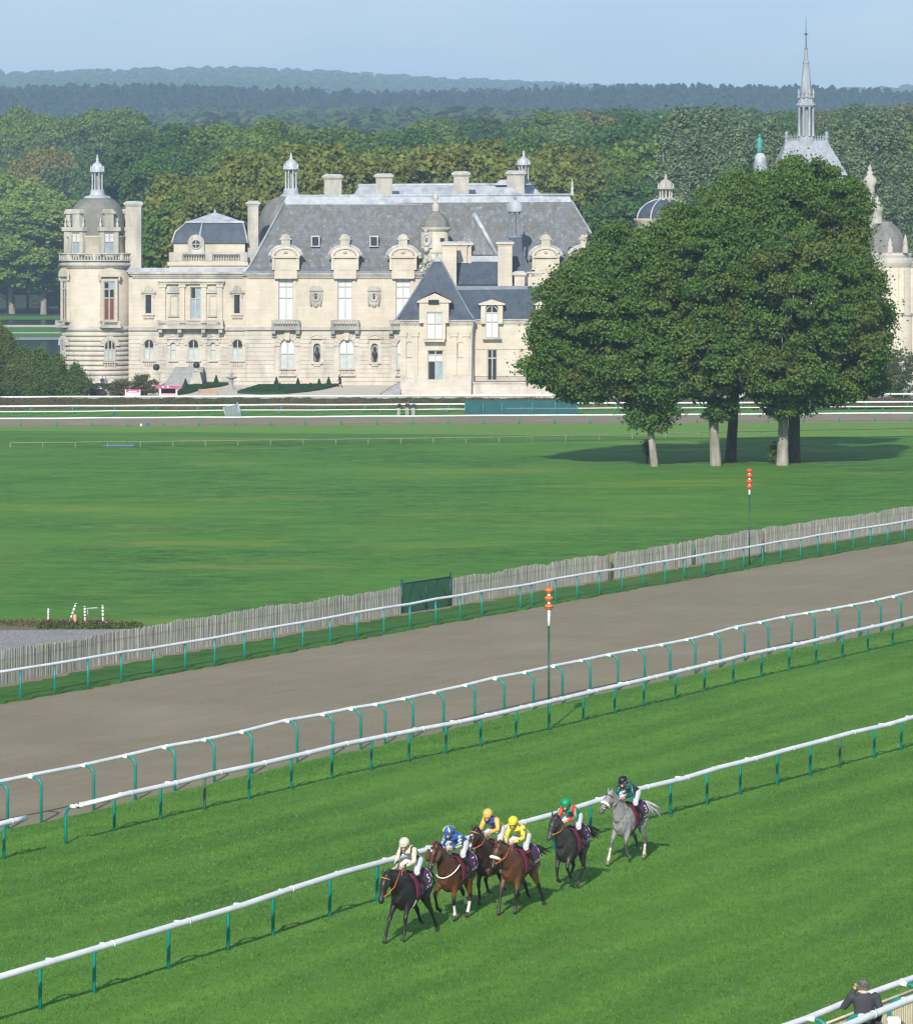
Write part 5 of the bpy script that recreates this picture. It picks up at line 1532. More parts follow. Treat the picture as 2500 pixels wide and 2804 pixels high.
def crown_leaves(rng, blobs, sub_r, per_m2, leaf, sub_gap=0.95, jitter=0.22, flat=0.8, inner=0.25, zmin=-1e9):
    """blobs = (centre, radii): the surface is broken into small clumps, leaves sit on the clumps"""
    C, Rr = [], []
    for (c, r) in blobs:
        c, r = np.array(c, float), np.array(r, float)
        area = 4 * math.pi * ((r[0] * r[1]) ** 1.6 + (r[0] * r[2]) ** 1.6 + (r[1] * r[2]) ** 1.6) ** (1 / 1.6) / 3 ** (1 / 1.6)
        n = max(6, int(area / (math.pi * sub_r ** 2) * 1.5 / sub_gap))
        d = rand_dirs(rng, n)
        k = np.where(rng.random(n) < inner, rng.uniform(0.35, 0.8, n), rng.uniform(0.80, 1.06, n))
        C.append(c + d * r * k[:, None]); Rr.append(sub_r * np.clip(rng.lognormal(-0.05, 0.42, n), 0.35, 2.0))
    C, Rr = np.concatenate(C), np.concatenate(Rr)
    keep = C[:, 2] > zmin
    C, Rr = C[keep], Rr[keep]
    cnt = np.maximum(4, (4 * math.pi * Rr ** 2 * per_m2).astype(int))
    idx = np.repeat(np.arange(len(C)), cnt)
    n = len(idx)
    d = rand_dirs(rng, n)
    d[:, 2] = np.where(d[:, 2] < -0.3, -d[:, 2] * 0.6, d[:, 2])
    d /= np.linalg.norm(d, axis=1, keepdims=True)
    rr = Rr[idx] * np.where(rng.random(n) < 0.14, 1 + np.abs(rng.normal(0, 0.32, n)), 1 - np.abs(rng.normal(0, jitter, n)))
    P = C[idx] + d * rr[:, None] * np.array([1, 1, flat])
    N = d * 0.7 + rng.normal(0, 0.55, (n, 3)); N /= np.linalg.norm(N, axis=1, keepdims=True)
    ct = rng.random(len(C))
    tint = np.clip(0.35 * ct[idx] + 0.65 * rng.random(n), 0, 1)
    return quads_from(rng, P, N, leaf, tint)
def bark_mat(name, c1, c2, c3=None):
    return mat_noise(name, c1, c2, 2.2, 0.95, stretch=(1.5, 1.5, 0.35), bmp=0.7, dist=0.08, c3=c3, scale3=0.7)
M['bark_pale'] = bark_mat('pale_bark', (0.20, 0.185, 0.155), (0.34, 0.32, 0.28), (0.15, 0.16, 0.11))
M['bark_dark'] = bark_mat('dark_bark', (0.045, 0.038, 0.03), (0.10, 0.085, 0.065))
M['bark_far'] = bark_mat('grey_bark', (0.16, 0.15, 0.13), (0.30, 0.28, 0.25))
M['leaf_big'] = leaf_mat('big_tree_leaves', (0.032, 0.092, 0.016), (0.140, 0.235, 0.040), (0.17, 0.13, 0.03), -0.12)
M['leaf_gen'] = leaf_mat('wood_leaves', (0.034, 0.085, 0.018), (0.115, 0.190, 0.038), obj_tint=1)
M['leaf_gold'] = leaf_mat('turning_leaves', (0.100, 0.145, 0.026), (0.225, 0.255, 0.050), (0.26, 0.215, 0.05), -0.10, obj_tint=1)
M['leaf_poplar'] = leaf_mat('poplar_leaves', (0.095, 0.150, 0.070), (0.215, 0.285, 0.145), obj_tint=1)
M['leaf_yew'] = leaf_mat('yew_leaves', (0.040, 0.085, 0.014), (0.145, 0.205, 0.036), (0.20, 0.19, 0.04), -0.12)
M['leaf_far'] = leaf_mat('far_wood_leaves', (0.030, 0.070, 0.022), (0.090, 0.140, 0.040), (0.14, 0.11, 0.04), -0.08)

def limb_tree(mb, base, h, r, spread, rng, n=7, top=None):
    """tapered trunk with limbs"""
    top = top if top is not None else Vector((0, 0, h))
    pts = [base + top * t + Vector((math.sin(t * 5 + r * 9) * 0.05 * h * t, math.cos(t * 4) * 0.03 * h * t, 0)) for t in (0, 0.03, 0.12, 0.3, 0.5, 0.75, 1.0)]
    mb.tube(pts, [r * 1.35, r * 1.12, r, r * 0.85, r * 0.62, r * 0.36, r * 0.08], 10)
    for i in range(n):
        t = 0.28 + 0.6 * i / n
        p = base + top * t
        a = rng.uniform(0, 2 * math.pi)
        L = spread * rng.uniform(0.6, 1.0) * (1.15 - t * 0.6)
        q = Vector((math.cos(a), math.sin(a), 0))
        mb.tube([p, p + q * L * 0.4 + Vector((0, 0, L * 0.22)), p + q * L * 0.8 + Vector((0, 0, L * 0.55)), p + q * L + Vector((0, 0, L * 0.85))], [r * 0.42 * (1.1 - t), r * 0.3 * (1.1 - t), r * 0.16 * (1.1 - t), 0.03], 7)

# ------------------------------------------------------------------ the five big trees on the field
def big_trees():
    specs = [
        # foot pixel, trunk radius, ellipses (x, y, rx, ry, depth), bark, label
        ((1793, 1277), 0.27, [(1640, 905, 195, 220, 0), (1540, 985, 125, 125, 1), (1600, 1055, 120, 75, 0), (1770, 1010, 150, 130, -1), (1720, 770, 165, 165, 2), (1795, 1120, 85, 85, -1), (1590, 800, 90, 90, 2)], 'bark_pale', 'leftmost of the big trees, slimmest pale trunk with leaves hanging low around it'),
        ((1960, 1276), 0.38, [(1880, 805, 190, 225, -1), (1925, 650, 150, 110, 1), (1940, 980, 165, 145, -2), (1800, 900, 110, 150, -1), (1965, 1120, 70, 60, -1)], 'bark_pale', 'big field tree whose pale trunk stands second from the left'),
        ((1999, 1265), 0.40, [(2055, 625, 195, 165, 4), (2020, 800, 190, 200, 5), (2040, 980, 170, 130, 5)], 'bark_dark', 'big field tree with dark leaning trunk, middle of the five'),
        ((2142, 1274), 0.42, [(2170, 840, 205, 215, -2), (2300, 950, 140, 165, -1), (2130, 1015, 150, 115, -3), (2330, 800, 95, 140, 0), (2250, 1070, 120, 65, -1), (2150, 1110, 85, 60, -2)], 'bark_pale', 'big field tree with thick pale trunk in front of a twin darker trunk'),
        ((2173, 1266), 0.46, [(2200, 580, 180, 162, 4), (2290, 640, 105, 145, 4), (2365, 930, 88, 160, 3), (2395, 850, 60, 120, 3), (2338, 600, 66, 115, 4), (2350, 1060, 90, 75, 2), (2110, 690, 150, 180, 4)], 'bark_dark', 'tallest big field tree at the right, behind the thick pale trunk'),
    ]
    for i, (foot, r, ells, bark, label) in enumerate(specs):
        rng = np.random.default_rng(100 + i)
        rnd = random.Random(50 + i)
        g = gnd(*foot)
        kk = g.y / FPX
        T = empty('broadleaf_tree', g, label, 'tree', 'big trees on the field')
        blobs = []
        for (x, y, rx, ry, dd) in ells:
            p = at(x, y, g.y + dd) - g
            blobs.append((tuple(p), (max(0.9, rx * kk - 0.7), min(5.5, max(0.9, rx * kk - 0.7)), max(0.9, ry * kk - 0.7))))
        V, F, t = crown_leaves(rng, blobs, 0.60, 35.0, 0.16, inner=0.18, jitter=0.32, flat=0.95)
        place('crown', big_mesh('crown', V, F, M['leaf_big'], t), T)
        mb = MB()
        topb = max(blobs, key=lambda b: b[0][2])
        cxy = Vector((blobs[0][0][0], blobs[0][0][1], 0)) * 0.35
        limb_tree(mb, Vector((0, 0, -0.2)), 0, r, 7.5, rnd, 9, Vector((cxy.x + (0.6 if i == 2 else 0), cxy.y, topb[0][2] - 1.0)))
        for (c, rr) in blobs:
            s = Vector((0, 0, 4.2)) + cxy * 0.3
            c = Vector(c)
            mb.tube([s, s + (c - s) * 0.5 + Vector((0, 0, 0.6)), c, c + (c - s).normalized() * min(rr) * 0.6], [r * 0.45, r * 0.3, r * 0.18, 0.04], 7)
        place('trunk', mb.mesh('trunk', M[bark]), T)
    # low sprays at the trunk feet
    for x, y, h in ((1772, 1262, 1.9), (2118, 1262, 1.7)):
        rng = np.random.default_rng(int(x))
        g = gnd(x, y + 8)
        V, F, t = crown_leaves(rng, [((0, 0, h * 0.45), (0.22, 0.22, h * 0.45)), ((0.15, 0, h * 0.7), (0.2, 0.2, h * 0.25))], 0.2, 45, 0.11, jitter=0.5)
        T = empty('trunk_shoots', g, 'leafy shoots at the foot of the ' + ('slim leftmost' if x < 1900 else 'thick right-hand') + ' trunk', 'shrub')
        place('foliage', big_mesh('foliage', V, F, M['leaf_yew'], t), T)
        mb = MB(); 
        for q in range(5): mb.tube([(0, 0, -0.1), (0.1 * math.cos(q * 1.3), 0.1 * math.sin(q * 1.3), h * 0.4), (0.25 * math.cos(q * 1.3), 0.25 * math.sin(q * 1.3), h * 0.9)], [0.02, 0.015, 0.006], 5)
        place('stems', mb.mesh('stems', M['bark_dark']), T)
big_trees()

# ------------------------------------------------------------------ wooded hills behind
def sstep(a, b, x):
    t = max(0.0, min(1.0, (x - a) / (b - a)))
    return t * t * (3 - 2 * t)
HK = [(660, -3.05), (760, 0), (900, 10), (1100, 21), (1400, 30), (2000, 48), (2600, 66), (3300, 96), (3700, 110), (5000, 150), (6400, 226), (7200, 262), (7600, 262), (8300, 180)]
def hill_z(X, Y):
    z = HK[0][1]
    for (a, za), (b, zb) in zip(HK, HK[1:]):
        if Y <= a: z = za; break
        if Y <= b:
            z = za + (zb - za) * (Y - a) / (b - a); break
    else:
        z = HK[-1][1]
    u = X / Y * FPX + 1250                       # bearing across the view, in photo columns: the far ridge dips to the right
    if Y > 4000:
        w = sstep(4000, 6800, Y)
        z += w * (7 * math.exp(-((u - 640) / 330) ** 2) - 26 * sstep(700, 2000, u) + 9 * sstep(2250, 2800, u) + 1.5 * math.sin(u / 210))
    else:
        z += 3.0 * math.sin(X / 70 + Y / 300) * sstep(900, 1400, Y)
    # the lake lies behind the tower: the hill starts later there
    lw = 1 - sstep(-84, -70, X * 1000 / max(Y, 1.0))
    if Y < 1250: z = z * (1 - lw) + lw * min(z, -3.05)
    elif Y < 1450: z = z * (1 - lw) + lw * (-3.05 + (z + 3.05) * sstep(1250, 1450, Y))
    return z
def hills():
    b = MB()
    Ys = [662, 700, 760, 830, 900, 1000, 1100, 1180, 1250, 1350, 1450, 1600, 2000, 2300, 2600, 3000, 3300, 3500, 3700, 4200, 5000, 5700, 6400, 6800, 7200, 7600, 8300]
    us = np.linspace(-2600, 5100, 90)
    for Y in Ys:
        for u in us:
            X = (u - 1250) * Y / FPX
            b.v.append((X, Y, hill_z(X, Y) - (0.6 if Y == 662 else 0) + 0.02))
    n = len(us)
    for j in range(len(Ys) - 1):
        for i in range(n - 1):
            b.f.append((j * n + i, j * n + i + 1, (j + 1) * n + i + 1, (j + 1) * n + i)); b.sm.append(True)
    b.build('hills', mat_noise('forest_floor', (0.02, 0.035, 0.014), (0.04, 0.055, 0.02), 0.05, 0.95), kind='structure')
hills()

# kinds of woodland tree, each built once and then copied
def wood_proto(seed, kind):
    rng = np.random.default_rng(seed); rnd = random.Random(seed)
    mb = MB()
    if kind == 'round':
        h, rx = 22.0, 6.2
        blobs = [((0, 0, h * 0.60), (rx, rx, h * 0.36))]
        for i in range(7):
            a = i / 7 * 6.28 + rng.uniform(-0.3, 0.3)
            blobs.append(((math.cos(a) * rx * 0.62, math.sin(a) * rx * 0.62, h * rng.uniform(0.45, 0.78)), (rx * 0.52, rx * 0.52, h * 0.17)))
        V, F, t = crown_leaves(rng, blobs, 1.15, 11.0, 0.40, inner=0.12, jitter=0.3)
        limb_tree(mb, Vector((0, 0, -1.5)), h * 0.85, 0.45, 6, rnd, 8)
        lm = 'leaf_gen'
    elif kind == 'spread':
        h, rx = 19.0, 8.0
        blobs = []
        for i in range(11):
            a = i * 2.4 + rng.uniform(-0.3, 0.3); q = rng.uniform(0.2, 0.8)
            blobs.append(((math.cos(a) * rx * q, math.sin(a) * rx * q, h * (0.82 - 0.38 * q)), (rx * 0.46, rx * 0.46, h * 0.19)))
        V, F, t = crown_leaves(rng, blobs, 1.1, 11.0, 0.40, inner=0.12, jitter=0.3)
        limb_tree(mb, Vector((0, 0, -1.5)), h * 0.8, 0.5, 7, rnd, 9)
        lm = 'leaf_gen'
    elif kind == 'gold':
        h, rx = 20.0, 6.5
        blobs = [((0, 0, h * 0.56), (rx * 0.85, rx * 0.85, h * 0.36))]
        for i in range(9):
            a = i * 2.4; q = rng.uniform(0.35, 0.85)
            blobs.append(((math.cos(a) * rx * q, math.sin(a) * rx * q, h * rng.uniform(0.45, 0.88)), (rx * 0.42, rx * 0.42, h * 0.14)))
        V, F, t = crown_leaves(rng, blobs, 0.85, 14, 0.34, inner=0.12, jitter=0.38)
        limb_tree(mb, Vector((0, 0, -1.5)), h * 0.9, 0.4, 6, rnd, 9)
        lm = 'leaf_gold'
    elif kind == 'poplar':
        h = 26.0
        blobs = []
        for i in range(20):
            z = h * (0.16 + 0.82 * i / 19); a = i * 2.4
            q = 1.9 * math.sin(math.pi * min(1, (0.10 + 0.9 * i / 19)) ** 0.8) + 0.35
            blobs.append(((math.cos(a) * q * 0.7, math.sin(a) * q * 0.7, z), (q * 0.62, q * 0.62, 2.6)))
        V, F, t = crown_leaves(rng, blobs, 0.5, 20, 0.26, inner=0.1, jitter=0.35, flat=1.8)
        limb_tree(mb, Vector((0, 0, -1.5)), h * 0.97, 0.35, 2.2, rnd, 8)
        lm = 'leaf_poplar'
    else:                                        # bare, thin-leaved tree with pale limbs
        h = 21.0
        blobs = [((rng.uniform(-4, 4), rng.uniform(-4, 4), h * rng.uniform(0.55, 1.0)), (1.6, 1.6, 1.2)) for _ in range(10)]
        V, F, t = crown_leaves(rng, blobs, 0.8, 2.2, 0.42, inner=0.3, jitter=0.4)
        base = Vector((0, 0, -1.5))
        mb.tube([base, Vector((0.3, 0, h * 0.25)), Vector((0, 0.2, h * 0.5)), Vector((0.6, 0, h * 0.8)), Vector((0.8, 0, h))], [0.42, 0.34, 0.26, 0.14, 0.03], 8)
        for i in range(13):
            t0 = 0.28 + 0.6 * i / 13; p = Vector((0.2, 0.1, h * t0)); a = rnd.uniform(0, 6.28); L = rnd.uniform(4, 7.5) * (1.2 - t0 * 0.7)
            q = Vector((math.cos(a), math.sin(a) * 0.7, 0))
            e = p + q * L * 0.75 + Vector((0, 0, L * 0.9))
            mb.tube([p, p + q * L * 0.45 + Vector((0, 0, L * 0.35)), e, e + q * L * 0.2 + Vector((0, 0, L * 0.35))], [0.17, 0.12, 0.07, 0.02], 6)
            for s in range(3):
                f = p + (e - p) * rnd.uniform(0.4, 0.9); a2 = rnd.uniform(0, 6.28)
                mb.tube([f, f + Vector((math.cos(a2) * 1.2, math.sin(a2) * 0.8, 1.4))], [0.06, 0.015], 5)
        lm = 'leaf_gen'
    bm_ = 'bark_pale' if kind == 'bare' else 'bark_far'
    return (big_mesh('crown', V, F, M[lm], t), mb.mesh('trunk', M[bm_]), h)
PROTO = {k: [wood_proto(s, k) for s in ss] for k, ss in (('round', (1, 2, 3)), ('spread', (4, 5)), ('gold', (6, 7, 8)), ('poplar', (9, 10)), ('bare', (11, 12)))}
NT = [0]
def wood_tree(x, ytop, D, kind, tint=(1, 1, 1), label=None, group=None, h=None, wide=1.0, name='forest_tree'):
    """tree standing at distance D whose top shows at photo point (x, ytop)"""
    X = (x - 1250) * D / FPX
    top = HC - (ytop - HY) * D / FPX
    g = hill_z(X, D) if D > 662 else gz(D)
    pr = PROTO[kind][NT[0] % len(PROTO[kind])]
    NT[0] += 1
    hh = h or max(12.0, top - g)
    T = empty(name, (X, D, top - hh if h else g), label, 'tree', group, rz=random.uniform(0, 6.28))
    sz = hh / pr[2] / 1.0
    sx = min(1.45, max(0.75, sz)) * wide
    c = place('crown', pr[0], T, scale=(sx, sx, sz))
    c.color = (tint[0], tint[1], tint[2], 1)
    place('trunk', pr[1], T, scale=(sx, sx, sz))
    return T
ORD = 'first second third fourth fifth sixth seventh eighth ninth tenth eleventh twelfth thirteenth fourteenth fifteenth sixteenth seventeenth eighteenth nineteenth'.split()
def nth(i):
    if i < 19: return ORD[i]
    t, u = divmod(i + 1, 10)
    return ('twentieth', 'thirtieth', 'fortieth')[t - 2] if u == 0 else ('twenty', 'thirty', 'forty')[t - 2] + '-' + ORD[u - 1]
def woods():
    rnd = random.Random(21)
    G = 'trees of the wood behind the chateau'
    # golden row right behind the chateau
    row = [(430, 575, 1), (505, 545, 1), (580, 500, 0), (640, 470, 0), (690, 400, 0), (745, 440, 0), (830, 425, 0), (905, 428, 0), (985, 420, 0), (1065, 432, 1), (1135, 420, 0), (1215, 436, 0), (1290, 420, 0),
           (1370, 424, 0), (1440, 408, 0), (1510, 416, 0), (1580, 440, 0), (1632, 520, 2), (1690, 560, 2), (1740, 600, 2)]
    for i, (x, y, c) in enumerate(row):
        tint = [(1, 1, 1), (0.62, 0.92, 0.8), (0.45, 0.8, 0.9)][c]
        v = rnd.uniform(0.85, 1.12)
        lab = nth(i) + {0: ' tree of the golden row behind the chateau, olive-gold crown', 1: ' tree of the golden row behind the chateau, yellow-green crown', 2: ' tree of the golden row behind the chateau, mid-green crown'}[c] + ', from the left'
        wood_tree(x, y, 640 + rnd.uniform(0, 30), 'gold', tuple(q * v for q in tint), lab, 'row of turning trees behind the roofs', wide=1.15)
    # tall light green trees by the lake at the left edge
    for i, (x, y, D) in enumerate(((-60, 520, 1120), (35, 492, 1100), (118, 545, 1090), (165, 610, 1120))):
        wood_tree(x, y, D, 'gold', (1.15, 1.4, 1.0), ('first', 'second', 'third', 'fourth')[i] + ' light green tree from the left beyond the lake, left of the round tower', 'trees beyond the lake', wide=1.45)
    for i, (x, y) in enumerate(((-40, 715), (20, 700), (75, 725), (130, 710), (175, 730))):
        wood_tree(x, y, 1150, 'spread', (1.1, 1.25, 0.9), nth(i) + ' low bushy tree from the left on the far bank, under the light green ones', 'low trees on the far bank', wide=1.2)
    # dark wood behind, in ranks
    ranks = {'skyline rank': [], 'middle rank': [], 'lower rank': [], 'lakeside rank': [], 'lowest rank': []}
    for x, y in ((-40, 300), (60, 300), (150, 325), (240, 305), (335, 298), (420, 350), (500, 345), (570, 352), (650, 338), (735, 330), (810, 345), (885, 350), (960, 345), (1040, 350), (1120, 345)):
        ranks['skyline rank'].append((x, y, 1290 + rnd.uniform(0, 80) if x < 420 else 930 + rnd.uniform(0, 80)))
    for x, y in ((1180, 330), (1255, 322), (1330, 318), (1400, 330), (1470, 312), (1545, 300), (1620, 308), (1700, 292), (1780, 298), (1850, 304), (1930, 296), (2010, 288), (2090, 300), (2160, 306), (2250, 300), (2330, 290), (2410, 296), (2490, 286), (2560, 290)):
        ranks['skyline rank'].append((x, y, 1150 + rnd.uniform(0, 100)))
    for x in range(-50, 2600, 88):
        y = 385 + rnd.uniform(-18, 22) + (15 if x < 500 else 0) - (45 if x > 1700 else 0)
        ranks['middle rank'].append((x, y, (1240 if x < 420 else 800) + rnd.uniform(0, 60)))
    for x in list(range(180, 420, 70)) + list(range(1640, 2600, 90)):
        ranks['lower rank'].append((x, 445 + rnd.uniform(-25, 25) - (25 if x > 1700 else 0), (1215 if x < 420 else 740) + rnd.uniform(0, 30)))
    for x in range(120, 440, 62): ranks['lakeside rank'].append((x, 520 + rnd.uniform(-20, 20), 1200 + rnd.uniform(0, 20)))
    for x, y in ((1660, 470), (1760, 500), (1850, 520), (1960, 520), (2100, 470), (2350, 500), (2440, 520), (2540, 500)): ranks['lowest rank'].append((x, y, 705 + rnd.uniform(0, 20)))
    kinds = [((1.05, 1.02, 0.85), 'deep green'), ((0.80, 0.97, 0.88), 'blue-green'), ((1.55, 1.32, 0.80), 'yellowish green'), ((0.66, 0.78, 0.78), 'very dark green')]
    for rk, lst in ranks.items():
        for i, (x, y, D) in enumerate(sorted(lst)):
            r = rnd.random()
            if r < 0.06: tint, cl = (2.3, 1.15, 0.75), 'rust-brown'
            else: tint, cl = kinds[0 if r < 0.42 else 1 if r < 0.60 else 2 if r < 0.88 else 3]
            v = rnd.uniform(0.85, 1.15)
            wood_tree(x, y, D, rnd.choice(('round', 'round', 'spread')), tuple(q * v for q in tint), '%s tree, %s from the left in the %s of the wood' % (cl, nth(i), rk), G, wide=rnd.uniform(1.0, 1.25))
    # grey-green poplars
    for i, (x, y) in enumerate(((1846, 352), (1885, 372), (1925, 355), (1965, 380), (2005, 372), (2045, 395), (2115, 380), (2290, 395), (2340, 388), (2378, 372), (2420, 368), (2462, 380))):
        wood_tree(x, y, 690 + rnd.uniform(0, 12), 'poplar', (1, 1, 1), nth(i if x < 2200 else i - 7) + ' tall grey-green poplar from the left, ' + ('between the ribbed dome and the chapel' if x < 2200 else 'right of the chapel spire'), 'poplars ' + ('left' if x < 2200 else 'right') + ' of the spire', wide=1.15)
    # pale-limbed thin trees
    for x, y, D, lab in ((338, 425, 1190, 'thin pale-limbed tree right of the round tower\'s lantern'), (165, 480, 1185, 'thin pale-limbed tree left of the round tower\'s dome')):
        wood_tree(x, y, D, 'bare', (1, 1, 1), lab, None)
woods()

def far_forest():
    """the distant woods, one mass: conifers on the middle slope, broadleaves on the ridge"""
    rng = np.random.default_rng(5)
    def conifer(rng):
        n = 70
        z = rng.random(n) ** 0.8
        a = rng.random(n) * 6.28
        r = (1 - z) * 0.22 + 0.012
        P = np.stack([np.cos(a) * r, np.sin(a) * r, z], 1)
        N = np.stack([np.cos(a), np.sin(a), np.full(n, 0.7)], 1); N /= np.linalg.norm(N, axis=1, keepdims=True)
        return quads_from(rng, P, N, 0.13, rng.random(n))
    def round_(rng):
        n = 70
        d = rand_dirs(rng, n); d[:, 2] = np.abs(d[:, 2]) * 0.9
        P = d * np.array([0.42, 0.42, 0.5]) * rng.uniform(0.75, 1.05, n)[:, None] + np.array([0, 0, 0.5])
        N = d + rng.normal(0, 0.3, (n, 3)); N /= np.linalg.norm(N, axis=1, keepdims=True)
        return quads_from(rng, P, N, 0.25, np.clip(rng.random() * 0.5 + rng.random(n) * 0.5, 0, 1))
    def mass(name, Y0, Y1, step, hgt, maker, mat, label, u0=-250, u1=2750, mix=None):
        VV, FF, TT, off = [], [], [], 0
        protos = [maker(rng) for _ in range(6)]
        Y = Y0
        while Y < Y1:
            X0, X1 = (u0 - 1250) * Y / FPX, (u1 - 1250) * Y / FPX
            n = int((X1 - X0) / step)
            for i in range(n):
                X = X0 + (X1 - X0) * (i + rng.uniform(0, 1)) / n
                y = Y + rng.uniform(-step, step)
                h = hgt * rng.uniform(0.78, 1.2)
                V, F, t = protos[rng.integers(6)]
                th = rng.uniform(0, 6.28)
                ct, st = math.cos(th), math.sin(th)
                W = V * h
                W = np.stack([W[:, 0] * ct - W[:, 1] * st + X, W[:, 0] * st + W[:, 1] * ct + y, W[:, 2] + hill_z(X, y) - 0.5], 1)
                VV.append(W); FF.append(F + off); TT.append(np.clip(t * 0.6 + rng.uniform(0, 0.4), 0, 1)); off += len(V)
            Y += step * 1.15
        me = big_mesh(name, np.concatenate(VV), np.concatenate(FF), mat, np.concatenate(TT))
        tag(place(name, me), label, 'forest', None, 'stuff')
    M['leaf_con'] = leaf_mat('conifer_leaves', (0.010, 0.026, 0.014), (0.026, 0.050, 0.026))
    mass('distant_broadleaf_wood', 1400, 2700, 15.0, 20, round_, M['leaf_far'], 'broad dark wood filling the slope above the chateau trees')
    mass('distant_conifer_wood', 3250, 3720, 11.5, 26, conifer, M['leaf_con'], 'dense bluish conifer wood below the far ridge')
    mass('distant_ridge_wood', 3800, 7500, 34.0, 22, round_, M['leaf_far'], 'hazy blue wooded ridge along the horizon')
far_forest()

# ------------------------------------------------------------------ the air
def haze():
    b = MB()
    b.box(-4100, 4100, -420, 8700, -12, 345)
    m = bpy.data.materials.new('haze_air')
    m.use_nodes = True
    n, l = m.node_tree.nodes, m.node_tree.links
    n.clear()
    o = n.new('ShaderNodeOutputMaterial'); v = n.new('ShaderNodeVolumePrincipled')
    v.inputs['Color'].default_value = (0.50, 0.75, 1.0, 1)
    v.inputs['Density'].default_value = 0.00018
    v.inputs['Anisotropy'].default_value = 0.0
    l.new(v.outputs['Volume'], o.inputs['Volume'])
    tag(b.build('haze', m), 'pale blue haze in the air over the whole valley', 'haze', None, 'stuff')
haze()
# ------------------------------------------------------------------ bodies: overlapping tapered limbs fused into one smooth skin
def fused(name, tubes, voxel, smooth, mat, colour=None, extra=None, ring=12):
    """tubes = [(points, radii)]; returns one continuous mesh; colour(np verts) -> rgb per vertex"""
    b = MB()
    for pts, rad in tubes: b.tube(pts, rad, ring)
    me = b.mesh(name + '_rough')
    bm = bmesh.new(); bm.from_mesh(me); bmesh.ops.recalc_face_normals(bm, faces=bm.faces); bm.to_mesh(me); bm.free()
    o = bpy.data.objects.new(name + '_rough', me)
    COL.objects.link(o)
    r = o.modifiers.new('r', 'REMESH'); r.mode = 'VOXEL'; r.voxel_size = voxel; r.use_smooth_shade = True
    if smooth:
        s = o.modifiers.new('s', 'SMOOTH'); s.factor = 0.5; s.iterations = smooth
    dg = bpy.context.evaluated_depsgraph_get()
    out = bpy.data.meshes.new_from_object(o.evaluated_get(dg))
    bpy.data.objects.remove(o); bpy.data.meshes.remove(me)
    out.name = name
    if extra is not None and extra.v:
        bm = bmesh.new(); bm.from_mesh(out)
        vs = [bm.verts.new(v) for v in extra.v]
        for f in extra.f: bm.faces.new([vs[i] for i in f]).smooth = True
        bm.to_mesh(out); bm.free()
    out.materials.clear(); out.materials.append(mat)
    if colour is not None:
        n = len(out.vertices)
        co = np.empty(n * 3, np.float32); out.vertices.foreach_get('co', co)
        rgb = colour(co.reshape(-1, 3))
        a = out.color_attributes.new('coat', 'FLOAT_COLOR', 'POINT')
        a.data.foreach_set('color', np.concatenate([rgb, np.ones((n, 1))], 1).astype(np.float32).ravel())
    out.polygons.foreach_set('use_smooth', [True] * len(out.polygons))
    return out
def coat_mat(name, rough, spec, noise=0.35, scale=9.0, sheen=0.0, wrinkle=0.0):
    m, n, l, p = new_mat(name)
    a = n.new('ShaderNodeAttribute'); a.attribute_name = 'coat'
    tc = n.new('ShaderNodeTexCoord').outputs['Object']
    f = noise_node(n, l, tc, scale, 4)
    c = mixc(n, l, mrange(n, l, f, 0.3, 0.75, 0, noise), a.outputs['Color'], mixc(n, l, 1.0, a.outputs['Color'], (0.55, 0.5, 0.48), 'MULTIPLY'))
    l.new(c, p.inputs['Base Color'])
    p.inputs['Roughness'].default_value = rough
    p.inputs['Specular IOR Level'].default_value = spec
    if sheen: p.inputs['Sheen Weight'].default_value = sheen
    g = noise_node(n, l, tc, 7 if not wrinkle else 11, 4)
    bump(n, l, p, g, 0.35 if not wrinkle else wrinkle, 0.05 if not wrinkle else 0.02)
    return m
M['coat'] = coat_mat('horse_coat', 0.44, 0.42)
M['coat_grey'] = coat_mat('dappled_grey_coat', 0.6, 0.3, 1.0, 11.0)
M['silk'] = coat_mat('racing_silk', 0.38, 0.5, 0.15, 6.0, wrinkle=0.55)
M['skin'] = mat_noise('skin', (0.48, 0.26, 0.18), (0.58, 0.34, 0.25), 6, 0.55)
M['cloth_plain'] = coat_mat('plain_cloth', 0.8, 0.2, 0.2, 6.0, wrinkle=0.4)
M['boot'] = mat_noise('black_boot', (0.01, 0.01, 0.012), (0.025, 0.025, 0.03), 6, 0.3)
M['leather'] = mat_noise('dark_leather', (0.02, 0.012, 0.008), (0.05, 0.03, 0.02), 8, 0.5)
M['tan_leather'] = mat_noise('tan_leather', (0.36, 0.20, 0.07), (0.45, 0.27, 0.10), 8, 0.5)
M['orange_rein'] = mat_noise('orange_rein', (0.55, 0.12, 0.02), (0.62, 0.18, 0.03), 8, 0.6)
M['fleece'] = mat_noise('white_fleece', (0.66, 0.66, 0.60), (0.80, 0.80, 0.75), 18, 0.95, bmp=0.8, dist=0.03)
M['brown_fleece'] = mat_noise('brown_fleece', (0.05, 0.028, 0.018), (0.11, 0.06, 0.04), 18, 0.95, bmp=0.8, dist=0.03)
M['cloth_maroon'] = mat_noise('maroon_cloth', (0.10, 0.012, 0.035), (0.14, 0.02, 0.05), 5, 0.75)
M['cloth_purple'] = mat_noise('purple_cloth', (0.052, 0.014, 0.055), (0.080, 0.022, 0.082), 5, 0.75)
M['white_print'] = mat_noise('white_print', (0.58, 0.58, 0.60), (0.68, 0.68, 0.70), 6, 0.7)
M['steel'] = mat_noise('steel', (0.45, 0.45, 0.46), (0.6, 0.6, 0.6), 9, 0.25, metallic=0.9)
M['lens'] = mat_noise('dark_lens', (0.006, 0.006, 0.008), (0.015, 0.012, 0.018), 9, 0.1)
